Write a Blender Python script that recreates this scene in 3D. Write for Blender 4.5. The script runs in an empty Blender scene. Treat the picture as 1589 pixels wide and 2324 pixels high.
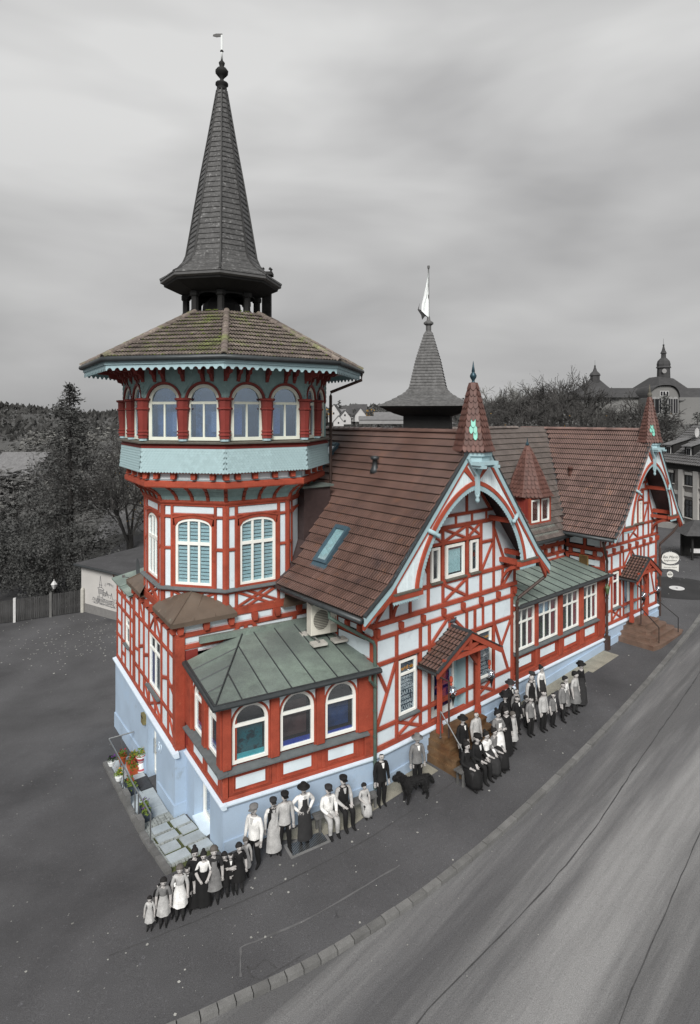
import bpy, math, random
from mathutils import Matrix, Vector
random.seed(7)
SC = bpy.context.scene
# ------------------------------------------------------------------ camera
cam = bpy.data.cameras.new('camera'); cam_o = bpy.data.objects.new('camera', cam)
SC.collection.objects.link(cam_o); SC.camera = cam_o
cam_o.location = (0, 0, 12.0); cam_o.rotation_euler = (math.pi / 2, 0, 0)
cam.sensor_fit = 'HORIZONTAL'; cam.sensor_width = 36.0
cam.lens = 36.0 * 1350 / 1589
cam.shift_y = -217 / 1589.0
cam.clip_start = 0.1; cam.clip_end = 3000
# ------------------------------------------------------------------ sky, sun, exposure
SUN_EL, SUN_AZ = math.radians(40), math.radians(-6)
W = bpy.data.worlds.new('World'); SC.world = W; W.use_nodes = True
wn, wl = W.node_tree.nodes, W.node_tree.links
wn.clear()
def wnode(t, **k):
    n = wn.new(t)
    for a, b in k.items(): setattr(n, a, b)
    return n
w_out = wnode('ShaderNodeOutputWorld'); w_bg = wnode('ShaderNodeBackground')
sky = wnode('ShaderNodeTexSky', sky_type='NISHITA', sun_disc=False, sun_elevation=SUN_EL, sun_rotation=math.radians(180) + SUN_AZ)
bw = wnode('ShaderNodeRGBToBW'); wl.new(sky.outputs[0], bw.inputs[0])
tc = wnode('ShaderNodeTexCoord')
mp = wnode('ShaderNodeMapping'); mp.inputs['Scale'].default_value = (1.1, 1.1, 3.6); mp.inputs['Rotation'].default_value = (0.10, -0.12, 1.3)
wl.new(tc.outputs['Generated'], mp.inputs[0])
n1 = wnode('ShaderNodeTexNoise'); n1.inputs['Scale'].default_value = 1.7; n1.inputs['Detail'].default_value = 4.0; n1.inputs['Roughness'].default_value = 0.45; n1.inputs['Distortion'].default_value = 0.25
wl.new(mp.outputs[0], n1.inputs['Vector'])
cr = wnode('ShaderNodeValToRGB')
cr.color_ramp.elements[0].position = 0.32; cr.color_ramp.elements[0].color = (0.50, 0.50, 0.505, 1)
cr.color_ramp.elements[1].position = 0.66; cr.color_ramp.elements[1].color = (0.93, 0.93, 0.925, 1)
wl.new(n1.outputs[0], cr.inputs[0])
sep = wnode('ShaderNodeSeparateXYZ'); wl.new(tc.outputs['Generated'], sep.inputs[0])
hz = wnode('ShaderNodeMapRange'); hz.inputs['From Min'].default_value = -0.05; hz.inputs['From Max'].default_value = 0.42
hz.inputs['To Min'].default_value = 0.60; hz.inputs['To Max'].default_value = 1.0
wl.new(sep.outputs[2], hz.inputs[0])
mul = wnode('ShaderNodeMixRGB', blend_type='MULTIPLY'); mul.inputs[0].default_value = 1
wl.new(cr.outputs[0], mul.inputs[1]); wl.new(hz.outputs[0], mul.inputs[2])
mixs = wnode('ShaderNodeMixRGB'); mixs.inputs[0].default_value = 0.012      # thin trace of the clear sky behind the overcast
wl.new(mul.outputs[0], mixs.inputs[1]); wl.new(bw.outputs[0], mixs.inputs[2])
wl.new(mixs.outputs[0], w_bg.inputs[0]); w_bg.inputs[1].default_value = 0.285
wl.new(w_bg.outputs[0], w_out.inputs[0])
sun = bpy.data.lights.new('sun', 'SUN'); sun.energy = 1.45; sun.angle = math.radians(24); sun.color = (1.0, 0.97, 0.93)
sun_o = bpy.data.objects.new('sun', sun); SC.collection.objects.link(sun_o)
# light comes from behind and to the left of the camera
sd = Vector((math.sin(SUN_AZ) * math.cos(SUN_EL), -math.cos(SUN_AZ) * math.cos(SUN_EL), math.sin(SUN_EL)))
sun_o.rotation_euler = sd.to_track_quat('Z', 'Y').to_euler()
sun_o.location = (0, 0, 60)
vs = SC.view_settings
vs.view_transform = 'Standard'; vs.look = 'None'; vs.exposure = 1.4; vs.gamma = 1.0; vs.use_curve_mapping = False
SC.cycles.max_bounces = 6; SC.cycles.diffuse_bounces = 3; SC.cycles.glossy_bounces = 3; SC.cycles.transparent_max_bounces = 12
SC.cycles.use_denoising = True
# ------------------------------------------------------------------ helpers
COL = SC.collection
WM = {}
I4 = Matrix.Identity(4)
def lin(h):
    h = h.lstrip('#'); r = []
    for i in (0, 2, 4):
        c = int(h[i:i + 2], 16) / 255.0
        r.append(c / 12.92 if c <= 0.04045 else ((c + 0.055) / 1.055) ** 2.4)
    return r
MATS = {}
def mat(name, col, rough=0.75, var=0.14, scale=5.0, fine=0.10, fscale=60.0, bump=0.0, metal=0.0, spec=0.4, patch=None, pscale=1.5, pmin=0.55, pmax=0.72, stretch=None, rnd=0.0, coat=0.0, backface=None):
    if name in MATS: return MATS[name]
    m = bpy.data.materials.new(name); m.use_nodes = True
    N, L = m.node_tree.nodes, m.node_tree.links
    b = N['Principled BSDF']
    c = lin(col) if isinstance(col, str) else list(col)
    b.inputs['Roughness'].default_value = rough; b.inputs['Metallic'].default_value = metal
    b.inputs['Specular IOR Level'].default_value = spec
    if coat: b.inputs['Coat Weight'].default_value = coat; b.inputs['Coat Roughness'].default_value = 0.15
    g = N.new('ShaderNodeNewGeometry'); src = g.outputs['Position']; src0 = src
    if stretch:
        if len(stretch) > 3:
            vr = N.new('ShaderNodeVectorRotate'); vr.rotation_type = 'Z_AXIS'; vr.inputs['Angle'].default_value = stretch[3]; L.new(src, vr.inputs['Vector']); src = vr.outputs[0]
        mp_ = N.new('ShaderNodeMapping'); mp_.inputs['Scale'].default_value = stretch[:3]
        L.new(src, mp_.inputs[0]); src = mp_.outputs[0]
    def noise(sc, det, raw=False):
        n = N.new('ShaderNodeTexNoise'); n.inputs['Scale'].default_value = sc; n.inputs['Detail'].default_value = det
        L.new(src0 if raw else src, n.inputs['Vector']); return n
    def mr(sock, a, b_, c_, d):
        n = N.new('ShaderNodeMapRange'); n.inputs['From Min'].default_value = a; n.inputs['From Max'].default_value = b_
        n.inputs['To Min'].default_value = c_; n.inputs['To Max'].default_value = d; L.new(sock, n.inputs[0]); return n.outputs[0]
    na = noise(scale, 4); nb = noise(fscale, 2, True)
    fa = mr(na.outputs[0], 0.28, 0.72, 1 - var, 1 + var)
    fb = mr(nb.outputs[0], 0.28, 0.72, 1 - fine, 1 + fine)
    mm = N.new('ShaderNodeMath'); mm.operation = 'MULTIPLY'; L.new(fa, mm.inputs[0]); L.new(fb, mm.inputs[1])
    fac = mm.outputs[0]
    if rnd:
        oi = N.new('ShaderNodeObjectInfo'); fr = mr(oi.outputs['Random'], 0, 1, 1 - rnd, 1 + rnd)
        m2 = N.new('ShaderNodeMath'); m2.operation = 'MULTIPLY'; L.new(fac, m2.inputs[0]); L.new(fr, m2.inputs[1]); fac = m2.outputs[0]
    base = N.new('ShaderNodeRGB'); base.outputs[0].default_value = (*c, 1); csock = base.outputs[0]
    for k, pt in enumerate(patch if isinstance(patch, list) else ([patch] if patch else [])):
        pc, ps, p0_, p1_ = pt if isinstance(pt, tuple) else (pt, pscale, pmin, pmax)
        n = noise(ps, 6); n.inputs['Roughness'].default_value = 0.65
        if k: n.inputs['Distortion'].default_value = 0.3 * k
        f = mr(n.outputs[0], p0_, p1_, 0, 1)
        mx = N.new('ShaderNodeMixRGB'); L.new(f, mx.inputs[0]); L.new(csock, mx.inputs[1]); mx.inputs[2].default_value = (*lin(pc), 1)
        csock = mx.outputs[0]
    vm = N.new('ShaderNodeVectorMath'); vm.operation = 'SCALE'; L.new(csock, vm.inputs[0]); L.new(fac, vm.inputs['Scale'])
    L.new(vm.outputs[0], b.inputs['Base Color'])
    if bump:
        bp = N.new('ShaderNodeBump'); bp.inputs['Strength'].default_value = bump; bp.inputs['Distance'].default_value = 0.02
        L.new(nb.outputs[0], bp.inputs['Height']); L.new(bp.outputs[0], b.inputs['Normal'])
    MATS[name] = m; return m
def glass(name, tint, rough=0.03, opac=0.35, refl=(0.95, 0.97, 1)):
    if name in MATS: return MATS[name]
    m = bpy.data.materials.new(name); m.use_nodes = True; N, L = m.node_tree.nodes, m.node_tree.links
    N.clear(); o = N.new('ShaderNodeOutputMaterial')
    tr = N.new('ShaderNodeBsdfTransparent'); tr.inputs[0].default_value = (*lin(tint), 1)
    gl = N.new('ShaderNodeBsdfGlossy'); gl.inputs[0].default_value = (*refl, 1); gl.inputs['Roughness'].default_value = rough
    lw_ = N.new('ShaderNodeLayerWeight'); lw_.inputs[0].default_value = 0.5; fr = N.new('ShaderNodeMath'); fr.operation = 'POWER'; fr.inputs[1].default_value = 4.0; L.new(lw_.outputs['Facing'], fr.inputs[0])
    mr_ = N.new('ShaderNodeMapRange'); mr_.inputs['From Min'].default_value = 0; mr_.inputs['From Max'].default_value = 1
    mr_.inputs['To Min'].default_value = opac * 0.4; mr_.inputs['To Max'].default_value = 1.0
    L.new(fr.outputs[0], mr_.inputs[0])
    mx = N.new('ShaderNodeMixShader'); L.new(mr_.outputs[0], mx.inputs[0]); L.new(tr.outputs[0], mx.inputs[1]); L.new(gl.outputs[0], mx.inputs[2])
    L.new(mx.outputs[0], o.inputs[0]); MATS[name] = m; return m

class MB:
    def __init__(s): s.v = []; s.f = []; s.m = []
    def poly(s, pts, m=0):
        n = len(s.v); s.v.extend([tuple(p) for p in pts]); s.f.append(tuple(range(n, n + len(pts)))); s.m.append(m); return s
    def add(s, vs, fs, m=0):
        n = len(s.v); s.v.extend([tuple(p) for p in vs]); s.f.extend([tuple(i + n for i in f) for f in fs]); s.m.extend([m] * len(fs)); return s
    def box(s, x0, x1, y0, y1, z0, z1, m=0):
        vs = [(x0, y0, z0), (x1, y0, z0), (x1, y1, z0), (x0, y1, z0), (x0, y0, z1), (x1, y0, z1), (x1, y1, z1), (x0, y1, z1)]
        return s.add(vs, [(0, 3, 2, 1), (4, 5, 6, 7), (0, 1, 5, 4), (1, 2, 6, 5), (2, 3, 7, 6), (3, 0, 4, 7)], m)
    def bbox(s, x0, x1, y0, y1, z0, z1, b, m=0):          # box with its front (low y) edges chamfered
        o = [(x0, z0), (x1, z0), (x1, z1), (x0, z1)]; i = [(x0 + b, z0 + b), (x1 - b, z0 + b), (x1 - b, z1 - b), (x0 + b, z1 - b)]
        vs = [(x, y1, z) for x, z in o] + [(x, y0 + b, z) for x, z in o] + [(x, y0, z) for x, z in i]
        fs = [(0, 1, 2, 3), (8, 11, 10, 9)]
        for k in range(4):
            j = (k + 1) % 4; fs += [(k, k + 4, j + 4, j), (k + 4, k + 8, j + 8, j + 4)]
        return s.add(vs, fs, m)
    def prism(s, poly, y0, y1, m=0, sides=True):            # poly in (x,z), extruded in y
        n = len(poly); vs = [(x, y0, z) for x, z in poly] + [(x, y1, z) for x, z in poly]
        fs = [tuple(range(n - 1, -1, -1)), tuple(range(n, 2 * n))]
        fs += [(i, (i + 1) % n, (i + 1) % n + n, i + n) for i in range(n)]
        return s.add(vs, fs, m)
    def hprism(s, poly, z0, z1, m=0):                        # poly in (x,y), extruded in z (z may be functions)
        f0 = z0 if callable(z0) else (lambda x, y: z0); f1 = z1 if callable(z1) else (lambda x, y: z1)
        n = len(poly); vs = [(x, y, f0(x, y)) for x, y in poly] + [(x, y, f1(x, y)) for x, y in poly]
        fs = [tuple(range(n - 1, -1, -1)), tuple(range(n, 2 * n))] + [(i, (i + 1) % n, (i + 1) % n + n, i + n) for i in range(n)]
        return s.add(vs, fs, m)
    def strip(s, A, B, y0, y1, m=0):                          # ribbon between two (x,z) polylines, extruded
        for i in range(len(A) - 1): s.prism([A[i], A[i + 1], B[i + 1], B[i]], y0, y1, m)
        return s
    def loft(s, rings, m=0, close=True, caps=True):
        n = len(rings[0]); b = len(s.v)
        for r in rings: s.v.extend([tuple(p) for p in r])
        fs = []
        for k in range(len(rings) - 1):
            for i in range(n if close else n - 1):
                j = (i + 1) % n; fs.append((b + k * n + i, b + k * n + j, b + (k + 1) * n + j, b + (k + 1) * n + i))
        if caps and close: fs.append(tuple(b + i for i in range(n - 1, -1, -1))); fs.append(tuple(b + (len(rings) - 1) * n + i for i in range(n)))
        s.f.extend(fs); s.m.extend([m] * len(fs)); return s
    def tube(s, pts, r, n=6, m=0):
        pts = [Vector(p) for p in pts]; rs = r if isinstance(r, (list, tuple)) else [r] * len(pts); rings = []
        for i, p in enumerate(pts):
            d = (pts[min(i + 1, len(pts) - 1)] - pts[max(i - 1, 0)])
            if d.length < 1e-6: d = Vector((0, 0, 1))
            d.normalize(); a = d.cross(Vector((0, 0, 1)))
            if a.length < 0.05: a = d.cross(Vector((1, 0, 0)))
            a.normalize(); c = d.cross(a)
            rings.append([p + (a * math.cos(2 * math.pi * k / n) + c * math.sin(2 * math.pi * k / n)) * rs[i] for k in range(n)])
        return s.loft(rings, m)
    def lathe(s, cx, cy, prof, n=12, m=0, ph=0.0):
        return s.loft([[(cx + r * math.cos(ph + 2 * math.pi * k / n), cy + r * math.sin(ph + 2 * math.pi * k / n), z) for k in range(n)] for r, z in prof], m)
    def beam(s, x0, z0, x1, z1, w, y0, y1, b=0.012, m=0):    # bar between two points of a facade
        dx, dz = x1 - x0, z1 - z0; l = math.hypot(dx, dz) or 1; ux, uz = dx / l, dz / l; px, pz = -uz * w / 2, ux * w / 2; bx, bz = px * (1 - 2 * b / w), pz * (1 - 2 * b / w)
        o = [(x0 - px, z0 - pz), (x1 - px, z1 - pz), (x1 + px, z1 + pz), (x0 + px, z0 + pz)]
        i = [(x0 - bx, z0 - bz), (x1 - bx, z1 - bz), (x1 + bx, z1 + bz), (x0 + bx, z0 + bz)]
        vs = [(x, y1, z) for x, z in o] + [(x, y0 + b, z) for x, z in o] + [(x, y0, z) for x, z in i]
        fs = [(8, 11, 10, 9)]
        for k in range(4):
            j = (k + 1) % 4; fs += [(k, k + 4, j + 4, j), (k + 4, k + 8, j + 8, j + 4)]
        return s.add(vs, fs, m)

def place(o, parent, M):
    WM[o.name] = M.copy(); COL.objects.link(o)
    if parent is not None: o.parent = parent; o.matrix_basis = WM[parent.name].inverted() @ M
    else: o.matrix_basis = M
def tag(o, label=None, cat=None, group=None, kind=None):
    if label: o['label'] = label
    if cat: o['category'] = cat
    if group: o['group'] = group
    if kind: o['kind'] = kind
    return o
def mesh(name, mb, mats, smooth=False):
    me = bpy.data.meshes.new(name); me.from_pydata(mb.v, [], mb.f)
    for m in (mats if isinstance(mats, (list, tuple)) else [mats]): me.materials.append(m)
    if any(mb.m): me.polygons.foreach_set('material_index', mb.m)
    if smooth: me.polygons.foreach_set('use_smooth', [True] * len(me.polygons))
    me.update(); return me
def obj(name, mb, mats, parent=None, F=I4, label=None, cat=None, group=None, kind=None, smooth=False, base=False):
    xs = [v[0] for v in mb.v]; ys = [v[1] for v in mb.v]; zs = [v[2] for v in mb.v]
    c = ((min(xs) + max(xs)) / 2, (min(ys) + max(ys)) / 2, min(zs) if (base or parent is None) else (min(zs) + max(zs)) / 2)
    mb.v = [(a - c[0], b - c[1], d - c[2]) for a, b, d in mb.v]
    o = bpy.data.objects.new(name, mesh(name, mb, mats, smooth))
    place(o, parent, F @ Matrix.Translation(c)); return tag(o, label, cat, group, kind)
def inst(name, me, parent, M, mats=None):
    o = bpy.data.objects.new(name, me); place(o, parent, M); return o
def thing(name, label, cat, loc, group=None, rz=0.0):
    o = bpy.data.objects.new(name, None); o.empty_display_size = 0.3
    place(o, None, Matrix.Translation(loc) @ Matrix.Rotation(rz, 4, 'Z')); return tag(o, label, cat, group)
def node(name, parent, loc):                     # an Empty part that only carries sub-parts
    o = bpy.data.objects.new(name, None); o.empty_display_size = 0.2; place(o, parent, Matrix.Translation(loc)); return o
def frame(p, ang):                               # facade frame: x along (ang from +Y towards +X), y into the wall, z up
    a = math.radians(ang); u = (math.sin(a), math.cos(a)); v = (-u[1], u[0])
    return Matrix(((u[0], v[0], 0, p[0]), (u[1], v[1], 0, p[1]), (0, 0, 1, p[2] if len(p) > 2 else 0), (0, 0, 0, 1)))
CAMP = Vector((0, 0, 12))
FONT = None
def text(name, body, size, mat_, parent, M, ax='CENTER', shear=0.0, ext=0.002, sx=1.0, bold=0.0):
    cu = bpy.data.curves.new(name, 'FONT'); cu.body = body; cu.size = size; cu.align_x = ax; cu.align_y = 'CENTER'; cu.extrude = ext; cu.shear = shear; cu.offset = bold
    cu.materials.append(mat_); t_ = bpy.data.objects.new(name, cu); me = bpy.data.meshes.new_from_object(t_); bpy.data.objects.remove(t_); bpy.data.curves.remove(cu); o = bpy.data.objects.new(name, me)
    if not me.materials: me.materials.append(mat_)
    place(o, parent, M @ Matrix.Rotation(math.pi / 2, 4, 'X') @ Matrix.Diagonal((sx, 1, 1, 1))); return o

# --- convex cells of a timber frame
def clip(poly, p, n, d):                        # keep side where (q-p).n >= d
    out = []; L = len(poly)
    for i in range(L):
        a, b = poly[i], poly[(i + 1) % L]
        da = (a[0] - p[0]) * n[0] + (a[1] - p[1]) * n[1] - d; db = (b[0] - p[0]) * n[0] + (b[1] - p[1]) * n[1] - d
        if da >= 0: out.append(a)
        if (da >= 0) != (db >= 0): t = da / (da - db); out.append((a[0] + (b[0] - a[0]) * t, a[1] + (b[1] - a[1]) * t))
    return out
def area(poly): return 0.5 * sum(poly[i][0] * poly[(i + 1) % len(poly)][1] - poly[(i + 1) % len(poly)][0] * poly[i][1] for i in range(len(poly)))
def inside(poly, x, z):
    c = False; L = len(poly)
    for i in range(L):
        a, b = poly[i], poly[(i + 1) % L]
        if (a[1] > z) != (b[1] > z) and x < (b[0] - a[0]) * (z - a[1]) / (b[1] - a[1]) + a[0]: c = not c
    return c
def chord(poly, b):
    x0, z0, x1, z1, w = b[:5]; t0, t1 = -1e9, 1e9; dx, dz = x1 - x0, z1 - z0
    for i in range(len(poly)):
        a, c = poly[i], poly[(i + 1) % len(poly)]; nx, nz = -(c[1] - a[1]), c[0] - a[0]     # inside is left for CCW
        q = (x0 - a[0]) * nx + (z0 - a[1]) * nz; r = dx * nx + dz * nz
        if abs(r) < 1e-9:
            if q < 0: return None
        elif r > 0: t0 = max(t0, -q / r)
        else: t1 = min(t1, -q / r)
    if t1 <= t0: return None
    return t0, t1
def cells(outline, beams, holes):
    P = [outline if area(outline) > 0 else outline[::-1]]
    for b in beams:
        x0, z0, x1, z1, w = b[:5]; l = math.hypot(x1 - x0, z1 - z0); n = (-(z1 - z0) / l, (x1 - x0) / l); out = []
        for p in P:
            c = chord(p, b)
            if c is None: out.append(p); continue
            full = (c[1] - c[0]) * l; cov = (min(c[1], 1) - max(c[0], 0)) * l
            if cov > 0.62 * full and full > 0.02:
                a1 = clip(p, (x0, z0), n, w / 2); a2 = clip(p, (x0, z0), (-n[0], -n[1]), w / 2)
                out += [q for q in (a1, a2) if len(q) > 2 and abs(area(q)) > 0.004]
            else: out.append(p)
        P = out
    res = []
    for p in P:
        cx = sum(q[0] for q in p) / len(p); cz = sum(q[1] for q in p) / len(p)
        if not any(inside(h, cx, cz) for h in holes): res.append(p)
    return res
def inset(poly, d):
    q = poly
    for i in range(len(poly)):
        a, b = poly[i], poly[(i + 1) % len(poly)]; l = math.hypot(b[0] - a[0], b[1] - a[1])
        if l < 1e-6: continue
        q = clip(q, a, (-(b[1] - a[1]) / l, (b[0] - a[0]) / l), d)
        if len(q) < 3: return []
    return q
def rect(x0, x1, z0, z1): return [(x0, z0), (x1, z0), (x1, z1), (x0, z1)]
BJ = [0]
def timber(wall, F, outline, beams, holes=(), mb_=None, mp_=None, mline=None, border=0.035, y0=-0.03, skip_panels=False):
    """every beam and every plaster panel of one timber-framed face, as parts of that wall"""
    mb_ = mb_ or M_RED; mp_ = mp_ or M_PLASTER; mline = mline or M_LINE
    holes = [h if isinstance(h, list) else rect(*h) for h in holes]
    for b in beams:
        BJ[0] += 1; j = (BJ[0] % 7) * 0.0013
        e_ = [random.uniform(-.007, .007) for _ in range(4)]; m = MB(); m.beam(b[0] + e_[0], b[1] + e_[1], b[2] + e_[2], b[3] + e_[3], b[4] * random.uniform(.96, 1.05), y0 - j - (0.004 if abs(b[3] - b[1]) < 1e-6 else 0), 0.09)
        obj('timber_beam', m, mb_, wall, F)
    if skip_panels: return
    for p in cells(outline, beams, holes):
        a = inset(p, border)
        m = MB(); m.prism(p, 0.022, 0.10, 1)
        if len(a) > 2 and abs(area(a)) > 0.003: m.prism(a, 0.012, 0.03, 0)
        obj('plaster_panel', m, [mp_, mline], wall, F)

# --- windows
def arc(xc, zc, rx, rz, a0, a1, n): return [(xc + rx * math.cos(math.radians(a0 + (a1 - a0) * i / n)), zc + rz * math.sin(math.radians(a0 + (a1 - a0) * i / n))) for i in range(n + 1)]
def window(parent, F, x0, x1, z0, z1, arch=0.0, cols=1, transom=None, fw=0.07, mw=0.05, y=0.0, sill=0.0, behind=None, gl=None, mfr=None, depth=0.35, msill=None, subcols=None, name='window'):
    """arch = rise of a round head above z1; transom = height of the cross bar; every pane is a sub-part"""
    mfr = mfr or M_FRAME; gl = gl or M_GLASS
    m = MB(); xc = (x0 + x1) / 2; hw = (x1 - x0) / 2
    n = 14
    if arch:
        A = [(x0, z0)] + [(x0, z1)] + arc(xc, z1, hw, arch, 180, 0, n)[1:-1] + [(x1, z1), (x1, z0)]
        iw = hw - fw
        B = [(x0 + fw, z0 + fw)] + [(x0 + fw, z1)] + arc(xc, z1, iw, max(arch - fw, 0.02), 180, 0, n)[1:-1] + [(x1 - fw, z1), (x1 - fw, z0 + fw)]
    else:
        A = [(x0, z0), (x0, z1), (x1, z1), (x1, z0)]; B = [(x0 + fw, z0 + fw), (x0 + fw, z1 - fw), (x1 - fw, z1 - fw), (x1 - fw, z0 + fw)]
    m.strip(A + A[:1], B + B[:1], y - 0.012, y + 0.07)
    # a second, thinner rebate set back inside the frame
    top = z1 + arch - fw if arch else z1 - fw
    tz = transom
    if tz: m.box(x0 + fw, x1 - fw, y - 0.006, y + 0.06, tz - mw * 0.7, tz + mw * 0.7)
    xs = [x0 + fw + (x1 - x0 - 2 * fw) * i / cols for i in range(cols + 1)]
    zt = tz if (tz and subcols is None) else (tz if tz else (z1 if arch else top))
    for xm in xs[1:-1]: m.box(xm - mw / 2, xm + mw / 2, y - 0.003, y + 0.055, z0 + fw, (zt if tz else (z1 + (arch - fw) * math.sqrt(max(0, 1 - ((xm - xc) / hw) ** 2)) if arch else top)))
    scol = subcols or 1
    xs2 = [x0 + fw + (x1 - x0 - 2 * fw) * i / scol for i in range(scol + 1)]
    if tz:
        for xm in xs2[1:-1]: m.box(xm - mw / 2, xm + mw / 2, y - 0.003, y + 0.055, tz, (z1 + (arch - fw) * math.sqrt(max(0, 1 - ((xm - xc) / hw) ** 2)) if arch else top))
    w = obj(name, m, mfr, parent, F)
    # panes
    def pane(poly):
        q = MB(); q.prism(poly, y + 0.030, y + 0.036); obj('pane', q, gl, w, F)
    def upz(x): return z1 + max(arch - fw, 0) * math.sqrt(max(0, 1 - ((x - xc) / (hw - fw + 1e-6)) ** 2)) if arch else top
    for i in range(cols):
        a, b = xs[i], xs[i + 1]
        if tz: pane([(a, z0 + fw), (b, z0 + fw), (b, tz), (a, tz)])
        else: pane([(a, z0 + fw), (b, z0 + fw)] + [(b + (a - b) * k / 6, upz(b + (a - b) * k / 6)) for k in range(7)])
    if tz:
        for i in range(scol):
            a, b = xs2[i], xs2[i + 1]; k_ = 6 if arch else 1
            pane([(a, tz), (b, tz)] + [(b + (a - b) * k / k_, upz(b + (a - b) * k / k_)) for k in range(k_ + 1)])
    # room behind the glass: an open niche
    r = MB(); d = depth; zt_ = z1 + arch
    r.poly([(x0, y + d, z0), (x1, y + d, z0), (x1, y + d, zt_), (x0, y + d, zt_)])
    r.poly([(x0, y + .05, z0), (x0, y + d, z0), (x0, y + d, zt_), (x0, y + .05, zt_)]); r.poly([(x1, y + .05, z0), (x1, y + d, z0), (x1, y + d, zt_), (x1, y + .05, zt_)])
    r.poly([(x0, y + .05, z0), (x1, y + .05, z0), (x1, y + d, z0), (x0, y + d, z0)]); r.poly([(x0, y + .05, zt_), (x1, y + .05, zt_), (x1, y + d, zt_), (x0, y + d, zt_)])
    obj('reveal', r, M_ROOM, w, F)
    if sill:
        q = MB(); q.hprism([(x0 - .06, y - sill), (x1 + .06, y - sill), (x1 + .06, y + .05), (x0 - .06, y + .05)], z0 - .07, lambda xx, yy: z0 - .005 - (0.02 if yy < y else 0)); obj('sill', q, msill or M_SILL, w, F)
    if behind: behind(w, F, x0 + fw, x1 - fw, z0 + fw, zt_ - fw, y)
    return w
def blind(stripes, mA, mB, wave=0.0):
    def fn(w, F, x0, x1, z0, z1, y):
        n = stripes; h = (z1 - z0) / n
        for k in range(n):
            q = MB(); q.box(x0, x1, y + .075 + .004 * math.sin(k * 2.1), y + .085, z0 + k * h, z0 + k * h + h * .78); obj('blind_slat', q, mA, w, F)
    return fn
def curtain(mC, frac=(0.0, 1.0), zfrac=(0, 1), folds=9, dy=0.09):
    def fn(w, F, x0, x1, z0, z1, y):
        a = x0 + (x1 - x0) * frac[0]; b = x0 + (x1 - x0) * frac[1]; lo = z0 + (z1 - z0) * zfrac[0]; hi = z0 + (z1 - z0) * zfrac[1]
        q = MB(); n = folds * 4; P = [(a + (b - a) * i / n, y + dy + .018 * math.sin(i * math.pi / 2 + .7)) for i in range(n + 1)]
        for i in range(n): q.poly([(P[i][0], P[i][1], lo), (P[i + 1][0], P[i + 1][1], lo), (P[i + 1][0], P[i + 1][1], hi), (P[i][0], P[i][1], hi)])
        obj('curtain', q, mC, w, F)
    return fn
def many(*fs):
    def fn(*a):
        for f in fs: f(*a)
    return fn
def board(mC, frac=(0, 1), zf=(0, 1), dy=0.06):
    def fn(w, F, x0, x1, z0, z1, y):
        q = MB(); q.box(x0 + (x1 - x0) * frac[0], x0 + (x1 - x0) * frac[1], y + dy, y + dy + .02, z0 + (z1 - z0) * zf[0], z0 + (z1 - z0) * zf[1]); obj('backing_board', q, mC, w, F)
    return fn

# --- tiles
def tile_mesh(name, w, l, ribs, h, mats, t=0.025, tongue=0.0):
    """interlocking tile lying in x (across) / y (up the slope) / z (out), its lower end lifted"""
    m = MB(); prof = []
    if tongue:
        n = 6; pts = [(-w / 2, l), (-w / 2, tongue)] + [(-w / 2 + w * k / n, tongue - tongue * math.sin(math.pi * k / n)) for k in range(1, n)] + [(w / 2, tongue), (w / 2, l)]
        lift = lambda y: h * (1 - y / l)
        vs = [(x, y, lift(y) + t) for x, y in pts] + [(x, y, lift(y)) for x, y in pts]; k = len(pts)
        m.add(vs, [tuple(range(k))] + [(i, i + 1, i + 1 + k, i + k) for i in range(k - 1)])
    else:
        for r in range(ribs):
            a = -w / 2 + w * r / ribs; s = w / ribs
            prof += [(a, 0.0), (a + s * .40, 0.0), (a + s * .48, h), (a + s * .90, h * .9), (a + s * .97, 0.0)]
        prof.append((w / 2, 0.0))
        lo = [(x, 0, z + t + .042) for x, z in prof]; hi = [(x, l, z + .008) for x, z in prof]; dn = [(x, 0, 0.0) for x, z in prof]
        n = len(prof); m.add(lo + hi + dn, [(i, i + 1, i + 1 + n, i + n) for i in range(n - 1)] + [(i + 1, i, i + 2 * n, i + 1 + 2 * n) for i in range(n - 1)])
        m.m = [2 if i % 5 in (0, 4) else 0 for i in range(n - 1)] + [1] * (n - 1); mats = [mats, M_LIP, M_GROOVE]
    return mesh(name, m, mats)
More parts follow.
